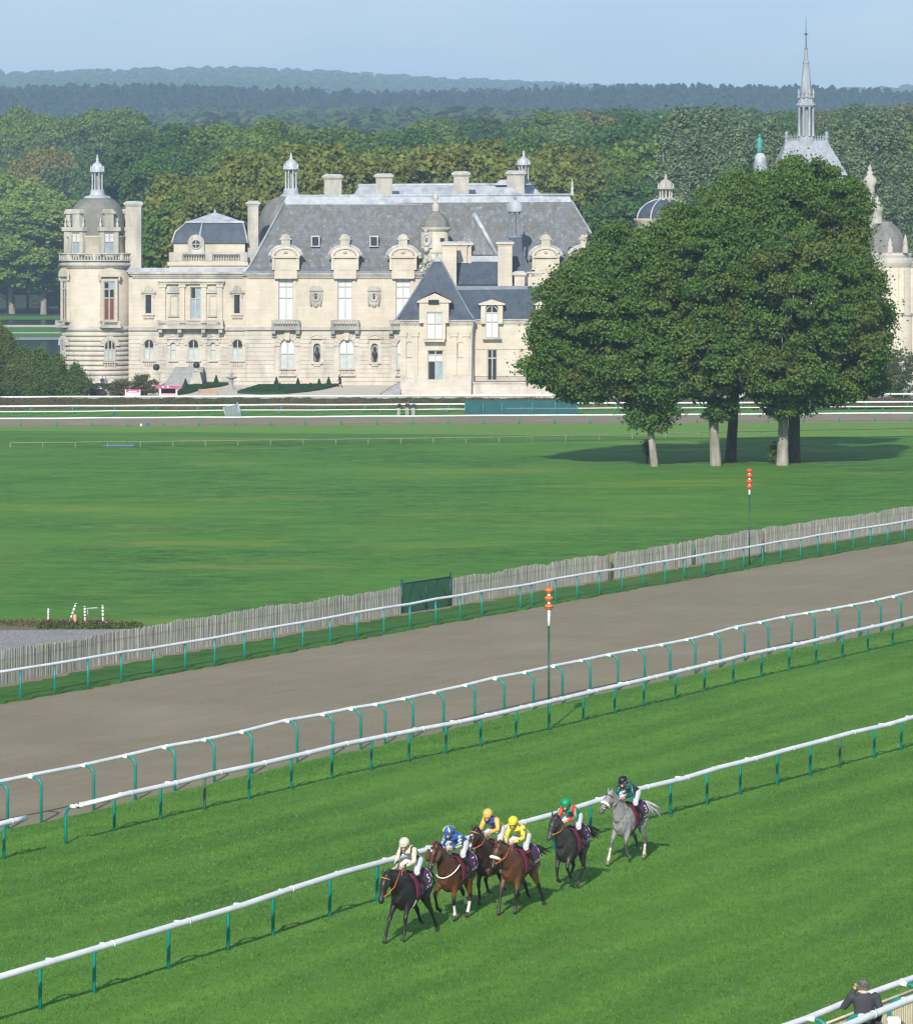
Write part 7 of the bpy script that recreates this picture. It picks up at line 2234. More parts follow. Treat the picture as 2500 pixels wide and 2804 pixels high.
HORSES = [
    ((1124, 2574), 0, dict(base=(0.016, 0.014, 0.014), points=(0.010, 0.009, 0.009), poll=(1.24, -0.02, 1.66), muzzle=(1.46, -0.05, 1.05), RF=((0.78, 0.60), (1.02, 0.22), (1.12, 0.035)), LF=((0.56, 0.56), (0.60, 0.22), (0.70, 0.035)), LH=BACK, RH=LIFT,
        no='5', brow='tan_leather', rein='orange_rein', pale_girth=True, hands=(0.02, 0, -0.03), tail=(-0.40, -0.05, -0.35)),
     'leading horse, jet black, head low, wearing cloth number 5'),
    ((1250, 2522), 0, dict(base=(0.070, 0.024, 0.012), points=(0.016, 0.011, 0.010), belly=(0.135, 0.055, 0.024), poll=(1.00, -0.06, 1.93), muzzle=(1.24, -0.12, 1.36), RF=((0.90, 0.74), (0.78, 0.36), (0.58, 0.28)), LF=((0.46, 0.52), (0.38, 0.20), (0.45, 0.035)), LH=UNDER, RH=LIFT,
        no='7', cheeks=1, breast=1, star=0.032, socks=('LF', 'LH', 'RH'), hands=(-0.04, 0, 0.02)),
     'bright bay horse with brown cheekpieces and white breast strap, number 7'),
    ((1352, 2478), 0, dict(base=(0.030, 0.016, 0.011), points=(0.012, 0.010, 0.010), belly=(0.060, 0.028, 0.016), poll=(1.00, -0.02, 1.96), muzzle=(1.26, -0.06, 1.40), RF=((0.58, 0.56), (0.52, 0.20), (0.60, 0.035)), LF=((0.80, 0.72), (0.62, 0.40), (0.45, 0.36)), LH=BACK, RH=LIFT,
        no='', brow='tan_leather', rein='orange_rein', star=0.028, snip=1, hands=(-0.05, 0, 0.03)),
     'dark brown horse half hidden between the two bay horses'),
    ((1422, 2500), 0, dict(base=(0.085, 0.032, 0.016), points=(0.018, 0.013, 0.012), belly=(0.145, 0.062, 0.028), poll=(1.08, -0.05, 1.78), muzzle=(1.30, -0.12, 1.22), RF=((0.76, 0.58), (0.86, 0.22), (0.94, 0.035)), LF=((0.50, 0.50), (0.50, 0.17), (0.57, 0.035)), LH=BACK, RH=LIFT,
        no='', noseband=1, rein='orange_rein', tail=(-0.42, 0.1, -0.1), hands=(0, 0, -0.02)),
     'bay horse with a thick white fleece noseband'),
    ((1565, 2440), 2, dict(base=(0.032, 0.030, 0.030), points=(0.014, 0.013, 0.014), poll=(1.00, -0.03, 1.94), muzzle=(1.26, -0.10, 1.42), RF=((0.60, 0.64), (0.60, 0.31), (0.40, 0.26)), LF=((0.66, 0.66), (0.44, 0.42), (0.26, 0.36)), LH=((-0.28, 0.92), (-0.46, 0.52), (-0.12, 0.22), (-0.02, 0.10)), RH=((-0.30, 0.92), (-0.52, 0.54), (-0.22, 0.24), (-0.12, 0.14)),
        no='1', lift=0.02, brow='cloth_maroon', rein='orange_rein', tail=(-0.5, 0.12, -0.2), nose=(0.06, 0.06, 0.06)),
     'charcoal dark grey horse second from the back, forelegs folded'),
    ((1724, 2365), -2, dict(base=(0.29, 0.295, 0.305), points=(0.10, 0.105, 0.115), grey=1, poll=(1.02, -0.06, 1.92), muzzle=(1.38, -0.18, 1.48), RF=((0.78, 0.62), (0.98, 0.23), (1.08, 0.035)), LF=((0.56, 0.56), (0.42, 0.27), (0.28, 0.16)), LH=STAND, RH=LIFT,
        no='3', noseband=1, socks=('RF', 'LH'), nose=(0.13, 0.13, 0.13), hoof=(0.26, 0.20, 0.13), tail=(-0.5, 0.25, -0.32)),
     'dappled light grey horse at the back of the field, number 3'),
]
RIDERS = [
    (dict(up=0.9, silk=silk_beige, cap=capm('beige_cap', (0.66, 0.62, 0.52), (0.48, 0.43, 0.34)), whip=1), 'jockey in beige patterned silks with dark braces and pale cap'),
    (dict(up=0.2, silk=silk_blue, cap=capm('blue_cap', (0.03, 0.13, 0.42)), cap2=capm('cap_yellow', (0.66, 0.66, 0.2)), turn=-0.2), 'jockey in royal blue silks with yellow striped sleeves'),
    (dict(up=0.7, silk=silk_gold, cap=capm('gold_cap', (0.64, 0.42, 0.10))), 'jockey in old-gold silks with blue collar and gold cap'),
    (dict(up=0.6, silk=silk_stars, cap=capm('lemon_cap', (0.70, 0.62, 0.04)), cuff=capm('red_cuff', (0.42, 0.015, 0.02)), whip=1), 'jockey in lemon yellow silks dotted with blue stars'),
    (dict(up=0.35, silk=silk_green, cap=capm('green_cap', (0.0, 0.28, 0.13))), 'jockey in emerald green silks with red shoulder patches'),
    (dict(up=0.25, silk=silk_dark, cap=capm('black_cap', (0.012, 0.012, 0.018)), band=capm('grey_band', (0.35, 0.37, 0.38)), turn=-0.1), 'jockey in dark green and navy silks with black cap'),
]
for (pix, rzo, spec, lab), (sp, jlab) in zip(HORSES, RIDERS):
    T_, lf_, hd_ = build_horse(pix, rzo, spec, lab)
    build_jockey(T_, lf_, hd_, sp, jlab)
# ------------------------------------------------------------------ marker poles with stacked orange balls
M['ball_orange'] = mat_noise('orange_ball', (0.50, 0.12, 0.03), (0.60, 0.17, 0.05), 4, 0.45, bmp=0.1)
M['ball_red'] = mat_noise('red_orange_ball', (0.66, 0.075, 0.015), (0.74, 0.10, 0.02), 4, 0.45, bmp=0.1)
M['dark_seam'] = mat_noise('dark_seam', (0.12, 0.03, 0.012), (0.18, 0.05, 0.02), 6, 0.6)
def marker_pole(foot, balls, white_to, r, mat, label):
    g = gnd(*foot)
    k = g.y / FPX
    zz = lambda y: g.z + (foot[1] - y) * k
    T = empty('marker_pole', g, label, 'marker', 'distance marker poles')
    b = MB(); b.tube([g + Vector((0, 0, -0.2)), Vector((g.x, g.y, zz(white_to)))], 0.036, 10); b.build('green_shaft', M['dark_green_paint'], T)
    b = MB(); b.tube([Vector((g.x, g.y, zz(white_to))), Vector((g.x, g.y, zz(balls[-1] + 6)))], 0.046, 10); b.tube([Vector((g.x, g.y, zz(balls[-1] + 8))), Vector((g.x, g.y, zz(balls[0])))], 0.05, 8); b.build('white_shaft', M['clamp_white'], T)
    for y in balls:
        q = MB(); q.ball((g.x, g.y, zz(y)), r, 18, 12, 1, 1, 0.72); o = q.build('ball', M[mat], T)
        s = MB(); s.tube([(g.x + r * 1.003 * math.cos(2 * math.pi * i / 20), g.y + r * 1.003 * math.sin(2 * math.pi * i / 20), zz(y)) for i in range(21)], 0.010, 5, cap=False); s.build('seam', M['dark_seam'], o)
    return T
marker_pole((1503, 2003), [1617.5, 1639.5, 1662], 1714, 0.152, 'ball_orange', 'nearer marker pole with three orange balls standing at the double rails')
marker_pole((2052, 1552), [1289, 1303.5, 1319, 1334], 1355, 0.155, 'ball_red', 'farther marker pole with four red-orange balls by the paling fence')

# ------------------------------------------------------------------ striped posts on the weedy bank
M['white_paint'] = mat_noise('white_paint', (0.70, 0.70, 0.68), (0.80, 0.80, 0.78), 6, 0.6)
M['black_paint'] = mat_noise('black_paint', (0.015, 0.015, 0.015), (0.03, 0.03, 0.03), 6, 0.6)
def striped_post(foot, top, label, extra=None):
    g = gnd(*foot); k = g.y / FPX
    t = Vector((g.x + (top[0] - foot[0]) * k, g.y, g.z + (foot[1] - top[1]) * k))
    T = empty('striped_post', g, label, 'post', 'black and white striped posts')
    d = t - g
    b = MB(); b.tube([g - d * 0.05, t], 0.045, 8); b.build('shaft', M['white_paint'], T)
    for q in (0.35, 0.55, 0.75, 0.92):
        s = MB(); s.tube([g + d * q, g + d * (q + 0.055)], 0.048, 8); s.build('band', M['black_paint'], T)
    return T, g, t
striped_post((132, 1699), (132.5, 1666), 'short upright striped post at the left end of the weedy bank')
striped_post((191, 1702), (208, 1652), 'leaning black and white striped post on the weedy bank')
T1, g1, t1 = striped_post((233, 1705), (232, 1661), 'left striped post of the small white hurdle frame')
T2, g2, t2 = striped_post((282, 1706), (281, 1657), 'right striped post of the small hurdle frame with a coil on it')
b = MB(); b.tube([t1 + Vector((0.03, 0, -0.10)), t1 * 0.28 + t2 * 0.72 + Vector((0, 0, -0.10))], 0.035, 6); b.tube([t1 + Vector((0.12, 0, -0.11)), t1 + Vector((0.15, 0, -0.45))], 0.02, 5)
tag(b.build('hurdle_bar', M['lead']), 'thin pale bar hung between the two hurdle posts', 'bar')
b = MB(); c = t2 + Vector((0.14, -0.05, -0.95))
for j in range(3): b.tube([c + Vector((0.16 * math.cos(2 * math.pi * i / 14) * (1 - 0.1 * j), -0.03 * j, 0.22 * math.sin(2 * math.pi * i / 14))) for i in range(15)], 0.025, 6, cap=False)
tag(b.build('rope_coil', M['cream_wood']), 'pale rope coil hanging on the right hurdle post', 'rope')
g = gnd(205, 1704); b = MB(); b.lathe(g.x, g.y, [(0.09, g.z - 0.02), (0.085, g.z + 0.15), (0.08, g.z + 0.31), (0.04, g.z + 0.34)], 12)
tag(b.build('orange_bollard', mat_noise('faded_orange', (0.52, 0.26, 0.15), (0.60, 0.32, 0.2), 4, 0.7)), 'small orange bollard beside the leaning striped post', 'bollard')
def scatter_stuff(name, region, n, size, hgt, mat, label, cat, seed, rnd_h=0.6):
    """tufts over a patch given by photo corners (x0, x1, y0, y1)"""
    rng = np.random.default_rng(seed)
    P = []
    for _ in range(n):
        q = gnd(rng.uniform(region[0], region[1]), rng.uniform(region[2], region[3]))
        P.append((q.x, q.y, q.z + abs(rng.normal(0, hgt * rnd_h)) + 0.03))
    P = np.array(P)
    N = rand_dirs(rng, n); N[:, 2] *= 0.5; N /= np.linalg.norm(N, axis=1, keepdims=True)
    V, F, t = quads_from(rng, P, N, size, rng.random(n))
    return tag(place(name, big_mesh(name, V, F, mat, t)), label, cat, None, 'stuff')
M['leaf_weed'] = leaf_mat('weed_leaves', (0.03, 0.07, 0.015), (0.11, 0.15, 0.03), (0.13, 0.09, 0.05), 0.15)
M['leaf_brown'] = leaf_mat('dry_weeds', (0.07, 0.05, 0.035), (0.15, 0.10, 0.065))
scatter_stuff('green_weeds', (100, 390, 1710, 1724), 1300, 0.09, 0.09, M['leaf_weed'], 'green weeds along the gravel edge', 'weeds', 1)
scatter_stuff('dry_weeds', (-20, 310, 1702, 1718), 600, 0.08, 0.09, M['leaf_brown'], 'dry brown weeds on the bank below the striped posts', 'weeds', 2)

# ------------------------------------------------------------------ small things far off on the course
g = gnd(323, 1222); b = MB(); b.add([(g.x - 1.2, g.y - 0.5, g.z + 0.03), (g.x + 1.2, g.y - 0.6, g.z + 0.03), (g.x + 1.3, g.y + 0.6, g.z + 0.10), (g.x, g.y + 0.3, g.z + 0.13), (g.x - 1.1, g.y + 0.6, g.z + 0.08)], [(0, 1, 3), (1, 2, 3), (0, 3, 4)])
tag(b.build('blue_sheet', mat_noise('blue_plastic', (0.07, 0.17, 0.28), (0.10, 0.23, 0.36), 3, 0.4)), 'crumpled blue plastic sheet under the low field rail', 'sheet')
g = gnd(386, 1171); b = MB(); b.lathe(g.x, g.y, [(0.20, g.z), (0.19, g.z + 0.1), (0.12, g.z + 0.12), (0.10, g.z + 0.42), (0.06, g.z + 0.45)], 12); tag(b.build('white_cone', M['white_paint']), 'small white cone at the edge of the distant sand track', 'cone')
g = gnd(405, 1172); b = MB(); b.lathe(g.x, g.y, [(0.12, g.z), (0.15, g.z + 0.5), (0.18, g.z + 0.52), (0.18, g.z + 0.58)], 12); tag(b.build('blue_bin', mat_noise('blue_bin', (0.05, 0.15, 0.40), (0.08, 0.2, 0.48), 3, 0.4)), 'small blue bin beside the white cone', 'bin')

# dark mesh panel leaning on the far rail
def mesh_panel():
    g = gnd(640, 1141); k = g.y / FPX
    T = empty('mesh_panel', g, 'dark green lattice panel leaning askew at the far rails', 'panel')
    q = lambda x, y: Vector((g.x + (x - 640) * k, g.y + (1141 - y) * 0.012, g.z + (1141 - y) * k))
    c = [q(619, 1141), q(660, 1141), q(653, 1107), q(611, 1116)]
    b = MB()
    for a, d in zip(c, c[1:] + c[:1]): b.tube([a, d], 0.06, 6)
    b.tube([q(657, 1141), q(649, 1102)], 0.07, 6); b.build('frame', M['lead'], T)
    b = MB(); b.add([p + Vector((0, 0.04, 0)) for p in c], [(0, 1, 2, 3)]); b.build('net', M['dark_green_paint'], T)
    b = MB()
    for i in range(6):
        t = (i + 0.5) / 6
        b.tube([c[0] + (c[1] - c[0]) * t, c[3] + (c[2] - c[3]) * ((t + 0.22) % 1)], 0.014, 5); b.tube([c[0] + (c[1] - c[0]) * t, c[3] + (c[2] - c[3]) * ((t + 0.78) % 1)], 0.014, 5)
    b.build('lattice', M['lead'], T)
mesh_panel()
# green screen boards
def screens():
    M['screen_green'] = mat_noise('screen_green', (0.0, 0.060, 0.064), (0.0, 0.085, 0.088), 1.2, 0.55)
    g = gnd(1430, 1139.5); k = g.y / FPX
    T = empty('screen_fence', g, 'long dark teal screen of boards on the far rails, left of the big trees', 'screen')
    for a, c in ((1273, 1323), (1323.6, 1374), (1374.6, 1458), (1458.6, 1520), (1520.6, 1582)):
        for z0, z1 in ((0.02, 0.92), (0.94, 1.84)):
            b = MB(); b.box(g.x + (a - 1430) * k, g.x + (c - 1430) * k - 0.02, g.y - 0.03 + random.uniform(0, 0.05), g.y + 0.06, g.z + z0, g.z + z1); b.build('board', M['screen_green'], T)
    for a in (1274, 1323, 1374, 1458, 1520, 1581):
        b = MB(); b.tube([(g.x + (a - 1430) * k, g.y - 0.08, g.z - 0.1), (g.x + (a - 1430) * k, g.y - 0.08, g.z + 1.5)], 0.06, 8); b.build('post', M['teal'], T)
screens()

# ------------------------------------------------------------------ hedge, bushes, clipped yews and lawns of the garden
M['leaf_hedge'] = leaf_mat('hedge_leaves', (0.035, 0.060, 0.018), (0.10, 0.125, 0.035), (0.17, 0.105, 0.065), 0.30)
M['leaf_box'] = leaf_mat('box_leaves', (0.010, 0.045, 0.010), (0.025, 0.085, 0.016))
M['leaf_bush'] = leaf_mat('twiggy_bush_leaves', (0.06, 0.065, 0.025), (0.16, 0.15, 0.065))
def hedge(x0, x1, y, h, w, label, n, mat, size, seed):
    rng = np.random.default_rng(seed)
    a, c = gnd(x0, y), gnd(x1, y)
    P = np.empty((n, 3)); N = np.empty((n, 3))
    u = rng.random(n)
    P[:, 0] = a.x + (c.x - a.x) * u
    face = rng.random(n)
    top = face < 0.45
    P[:, 1] = a.y + np.where(top, rng.uniform(-w, w, n), -w + rng.normal(0, 0.04, n))
    hh = h + 0.06 * np.sin(P[:, 0] * 0.9) + 0.04 * np.sin(P[:, 0] * 3.1)
    P[:, 2] = a.z + np.where(top, hh + rng.normal(0, 0.05, n), rng.random(n) * hh)
    N[:] = np.where(top[:, None], (0, -0.3, 1), (0, -1, 0.3)); N += rng.normal(0, 0.4, (n, 3)); N /= np.linalg.norm(N, axis=1, keepdims=True)
    V, F, t = quads_from(rng, P, N, size, rng.random(n))
    T = empty('hedge', (0, 0, 0), label, 'hedge')
    T.location = (a + c) / 2
    me = big_mesh('foliage', V - np.array(T.location), F, mat, t)
    place('foliage', me, T)
    b = MB(); b.box(a.x, c.x, a.y - w * 0.85, a.y + w * 0.9, a.z - 0.1, a.z + h * 0.9); b.build('twigs', M['bark_dark'], T)
hedge(-120, 2700, 1110, 0.80, 0.5, 'long low brown-green hedge between the far rails and the garden', 36000, M['leaf_hedge'], 0.12, 8)
hedge(-120, 2700, 1121.5, 0.26, 0.35, 'thin strip of reddish bedding plants in front of the long hedge', 16000, leaf_mat('bedding', (0.06, 0.07, 0.03), (0.14, 0.12, 0.06), (0.30, 0.10, 0.10), 0.2), 0.10, 9)
def box_bed(pix, h, label, seed, n=9000):
    """flat clipped box bed over a ground outline"""
    rng = np.random.default_rng(seed)
    vs = [gnd(*p) for p in pix]
    b = MB()
    z = vs[0].z
    m = len(vs)
    b.add([(v.x, v.y, z - 0.05) for v in vs] + [(v.x, v.y, z + h) for v in vs], [tuple(range(m, 2 * m))] + [(i, (i + 1) % m, (i + 1) % m + m, i + m) for i in range(m)])
    T = empty('box_bed', vs[0], label, 'hedge', 'clipped box beds in the garden')
    b.build('bed', M['leaf_box_solid'], T)
    xs_, ys_ = [v.x for v in vs], [v.y for v in vs]
    P = []
    while len(P) < n:
        x, y = rng.uniform(min(xs_), max(xs_)), rng.uniform(min(ys_), max(ys_))
        ins = False
        for i in range(m):
            a, c = vs[i], vs[(i + 1) % m]
            if (a.y > y) != (c.y > y) and x < (c.x - a.x) * (y - a.y) / (c.y - a.y) + a.x: ins = not ins
        if ins: P.append((x, y, z + h))
    P = np.array(P); P[:, 2] += rng.normal(0, 0.02, n)
    N = np.tile((0, -0.2, 1.0), (n, 1)) + rng.normal(0, 0.35, (n, 3)); N /= np.linalg.norm(N, axis=1, keepdims=True)
    V, F, t = quads_from(rng, P, N, 0.12, rng.random(n))
    place('foliage', big_mesh('foliage', V - np.array(vs[0]), F, M['leaf_box'], t), T)
M['leaf_box_solid'] = mat_noise('box_hedge', (0.012, 0.045, 0.010), (0.025, 0.075, 0.016), 6, 0.9, bmp=0.6)
box_bed([(650, 1078), (662, 1074), (709, 1059), (928, 1057), (905, 1063), (881, 1068), (842, 1074), (781, 1079.5), (715, 1081)], 0.35, 'wide dark green box bed dotted with clipped cones before the tall windows', 3)
box_bed([(484, 1083), (500, 1063), (560, 1054), (632, 1052), (604, 1060), (556, 1066), (520, 1078)], 0.35, 'dark green box bed behind the wooden bench by the perron', 4, 5000)
box_bed([(243, 1068), (248, 1058), (305, 1057), (302, 1067)], 0.35, 'small dark box bed below the stone bench by the round tower', 5, 1800)
def cone_yew(x, y0, y1, label):
    g = gnd(x, y1); k = g.y / FPX
    h = (y1 - y0) * k; r = h * 0.34
    rng = np.random.default_rng(int(x * 7))
    n = 900
    z = rng.random(n) ** 1.3; a = rng.random(n) * 6.283
    rr = r * (1 - z) + 0.02
    P = np.stack([np.cos(a) * rr, np.sin(a) * rr, z * h + 0.05], 1)
    N = np.stack([np.cos(a), np.sin(a), np.full(n, 0.35)], 1) + rng.normal(0, 0.3, (n, 3)); N /= np.linalg.norm(N, axis=1, keepdims=True)
    V, F, t = quads_from(rng, P, N, 0.12, rng.random(n))
    T = empty('cone_yew', g, label, 'topiary', 'clipped yew cones')
    place('foliage', big_mesh('foliage', V, F, M['leaf_box'], t), T)
    b = MB(); b.lathe(0, 0, [(r * 0.93, 0.03), (r * 0.5, h * 0.48), (0.02, h * 0.97)], 12); b.lathe(0, 0, [(0.07, -0.1), (0.07, 0.3)], 6); place('stem', b.mesh('stem', M['leaf_box_solid']), T)
for x, y0, y1, lab in ((508, 1038, 1061, 'clipped yew cone just right of the perron steps'), (592, 1028, 1056, 'tallest clipped yew cone, left of the stone fountain'), (250, 1042, 1064, 'small yew cone beside the stone bench at the round tower'),
                       (757, 1033, 1058, 'leftmost back-row yew cone on the wide box bed'), (767, 1049, 1072, 'leftmost front-row yew cone on the wide box bed'), (816, 1036, 1058, 'broad back-row yew cone left of the white bench'),
                       (827, 1053, 1073, 'front-row yew cone below the white bench'), (850, 1049, 1066, 'smallest yew cone in the middle of the wide box bed'), (874, 1038, 1061, 'back-row yew cone right of the white bench'), (900, 1033, 1057, 'last yew cone beside the walking person')):
    cone_yew(x, y0, y1, lab)
def bush(x, y0, y1, w, mat, label, seed, dens=30, leaf=0.13, name='garden_bush'):
    g = gnd(x, y1); k = g.y / FPX
    h, r = (y1 - y0) * k, w * k * 0.5
    rng = np.random.default_rng(seed); rnd = random.Random(seed)
    V, F, t = crown_leaves(rng, [((0, 0, h * 0.5), (r, r * 0.8, h * 0.5)), ((-r * 0.4, 0, h * 0.45), (r * 0.6, r * 0.6, h * 0.5))], 0.32, dens, leaf, jitter=0.4, zmin=0)
    T = empty(name, g, label, 'bush')
    place('foliage', big_mesh('foliage', V, F, mat, t), T)
    b = MB()
    for i in range(14):
        a = rnd.uniform(0, 6.28); q = rnd.uniform(0.3, 0.95)
        b.tube([(0, 0, -0.1), (math.cos(a) * r * q * 0.5, math.sin(a) * r * q * 0.5, h * 0.55), (math.cos(a) * r * q, math.sin(a) * r * q, h * rnd.uniform(0.8, 1.1))], [0.03, 0.02, 0.006], 5)
    place('stems', b.mesh('stems', M['bark_far']), T)
bush(400, 1028, 1085, 66, M['leaf_bush'], 'tall twiggy olive bush left of the pink stall', 21, 26)
bush(328, 1042, 1084, 62, M['leaf_bush'], 'looser twiggy bush between the pale sign and the seated couple', 22, 20)
bush(268, 1066, 1086, 50, M['leaf_brown'], 'low brown bush in front of the seated person in white', 23, 26)
# feathery yews at the left edge
def feather_yew(x, y0, y1, w, label, seed):
    g = gnd(x, y1); k = g.y / FPX
    h, r = (y1 - y0) * k, w * k * 0.5
    rng = np.random.default_rng(seed)
    blobs = []
    for i in range(16):
        a = rng.uniform(0, 6.28); q = rng.uniform(0, 0.85)
        hh = h * (1 - 0.55 * q) * rng.uniform(0.75, 1.0)
        blobs.append(((math.cos(a) * r * q, math.sin(a) * r * q, hh * 0.5), (r * 0.30, r * 0.30, hh * 0.5)))
    V, F, t = crown_leaves(rng, blobs, 0.30, 42, 0.15, jitter=0.45, flat=2.0, zmin=0)
    T = empty('feathery_yew', g, label, 'yew', 'yews at the left edge')
    place('foliage', big_mesh('foliage', V, F, M['leaf_yew'], t), T)
    b = MB(); b.tube([(0, 0, -0.2), (0, 0, h * 0.8)], [0.14, 0.03], 7); place('stem', b.mesh('stem', M['bark_dark']), T)
for x, y0, y1, w, lab in ((8, 876, 1087, 110, 'tallest feathery yew, cut by the photo\'s left edge'), (58, 948, 1088, 110, 'feathery yew next to the tallest one at the left edge'), (108, 952, 1089, 110, 'middle feathery yew of the left-edge clump'),
                          (158, 972, 1089, 95, 'feathery yew in front of the lake, second from the right of its clump'), (204, 1000, 1089, 80, 'smallest feathery yew nearest the round tower'), (-45, 900, 1087, 110, 'feathery yew mostly beyond the left edge')):
    feather_yew(x, y0, y1, w, lab, int(x + 400))
# leafless shrub beside the right-hand tower
bush(2468, 960, 1092, 110, M['leaf_weed'], 'thin straggly shrub before the domed tower at the right edge', 33, 9, 0.16, 'straggly_shrub')

# lake, banks and lawns behind the tower
def water():
    m, n, l, p = new_mat('lake_water')
    p.inputs['Base Color'].default_value = (0.02, 0.06, 0.12, 1)
    p.inputs['Roughness'].default_value = 0.08
    P = pos_node(n)
    bump(n, l, p, noise_node(n, l, P, 0.8, 4, stretch=(0.3, 1.5, 1)), 0.12, 0.1)
    return m
M['water'] = water()
M['lawn'] = grass_mat('garden_lawn', (0.05, 0.16, 0.025), (0.08, 0.22, 0.035), (0.12, 0.2, 0.04), 0.65, 0.8, Vector((1, 0, 0)), fine=2.0)
def left_strip(name, y0, y1, mat, z):
    a, c = rows((-500, y0, 420, y0), (-500, y1, 420, y1), 4)
    sheet(name, a, c, mat, z)
left_strip('lake', 1000, 931, M['water'], 0.06)
left_strip('lake_edge', 932, 925, M['step_stone'], 0.12)
left_strip('lake_lawn', 925.5, 894, M['lawn'], 0.10)
left_strip('lake_path', 914, 911, M['pale_gravel'], 0.13)
left_strip('far_path', 897, 891, M['pale_gravel'], 0.14)
left_strip('far_water', 891.5, 876, mat_noise('dark_water', (0.02, 0.03, 0.03), (0.03, 0.045, 0.04), 0.3, 0.15), 0.11)  # darker, duller water than the near lake
left_strip('far_bank', 876.5, 866, M['lawn'], 0.16)

# ------------------------------------------------------------------ garden furniture
def bench(x, y, w, mat, label, h=0.85):
    g = gnd(x, y); k = g.y / FPX
    L = w * k / 2
    T = empty('garden_bench', g, label, 'bench', 'garden benches')
    o = g
    def part(nm, *bx):
        b = MB(); b.box(o.x + bx[0], o.x + bx[1], o.y + bx[2], o.y + bx[3], o.z + bx[4], o.z + bx[5]); b.build(nm, mat, T)
    for s in (-1, 1):
        part('leg', s * L - 0.05, s * L + 0.05, -0.25, -0.15, 0, 0.62); part('leg', s * L - 0.05, s * L + 0.05, 0.18, 0.28, 0, h)
        part('armrest', s * L - 0.06, s * L + 0.06, -0.28, 0.2, 0.62, 0.68)
    part('seat', -L, L, -0.25, 0.2, 0.40, 0.46); part('top_rail', -L, L, 0.2, 0.27, h - 0.1, h); part('bottom_rail', -L, L, 0.2, 0.27, 0.5, 0.56)
    n = int(2 * L / 0.16)
    for i in range(n):
        x_ = -L + 2 * L * (i + 0.5) / n
        part('slat', x_ - 0.045, x_ + 0.045, 0.22, 0.25, 0.56, h - 0.1)
M['teak'] = mat_noise('teak', (0.34, 0.19, 0.08), (0.44, 0.26, 0.12), 4, 0.6)
M['pale_teak'] = mat_noise('pale_teak', (0.50, 0.43, 0.35), (0.60, 0.53, 0.44), 4, 0.7)
bench(570, 1085, 52, M['teak'], 'orange-brown wooden bench left of the fountain', 0.9)
bench(285, 1056, 50, M['pale_teak'], 'pale bench with the seated couple at the round tower')
bench(848, 1056.5, 44, M['pale_teak'], 'pale slatted bench against the wall behind the yew cones')
def fountain():
    g = gnd(634, 1069); k = g.y / FPX
    T = empty('fountain', g, 'tall stone fountain with shallow bowl on a stem in a round basin', 'fountain')
    z = lambda y: g.z + (1069 - y) * k
    b = MB(); b.lathe(g.x, g.y, [(1.55, z(1070.5)), (1.6, z(1066)), (1.45, z(1064)), (1.35, z(1064)), (1.3, z(1068)), (0.1, z(1068))], 32); b.build('basin', M['stone_dark'], T)
    b = MB(); b.lathe(g.x, g.y, [(0.6, z(1068)), (0.5, z(1062)), (0.24, z(1058)), (0.2, z(1045)), (0.3, z(1040)), (0.2, z(1038))], 16); b.build('stem', M['stone_dark'], T)
    b = MB(); b.lathe(g.x, g.y, [(0.2, z(1038)), (0.55, z(1036)), (0.78, z(1032.5)), (0.76, z(1031.5)), (0.1, z(1034))], 24); b.build('bowl', M['stone_dark'], T)
    b = MB(); b.lathe(g.x, g.y, [(0.12, z(1034)), (0.1, z(1028)), (0.2, z(1024)), (0.1, z(1020)), (0.02, z(1014))], 12); b.build('finial', M['stone_dark'], T)
fountain()
M['pink'] = mat_noise('pink_print', (0.42, 0.05, 0.17), (0.52, 0.09, 0.24), 3, 0.6)
M['pink_pale'] = mat_noise('pale_pink_print', (0.55, 0.28, 0.36), (0.62, 0.36, 0.42), 2, 0.6)
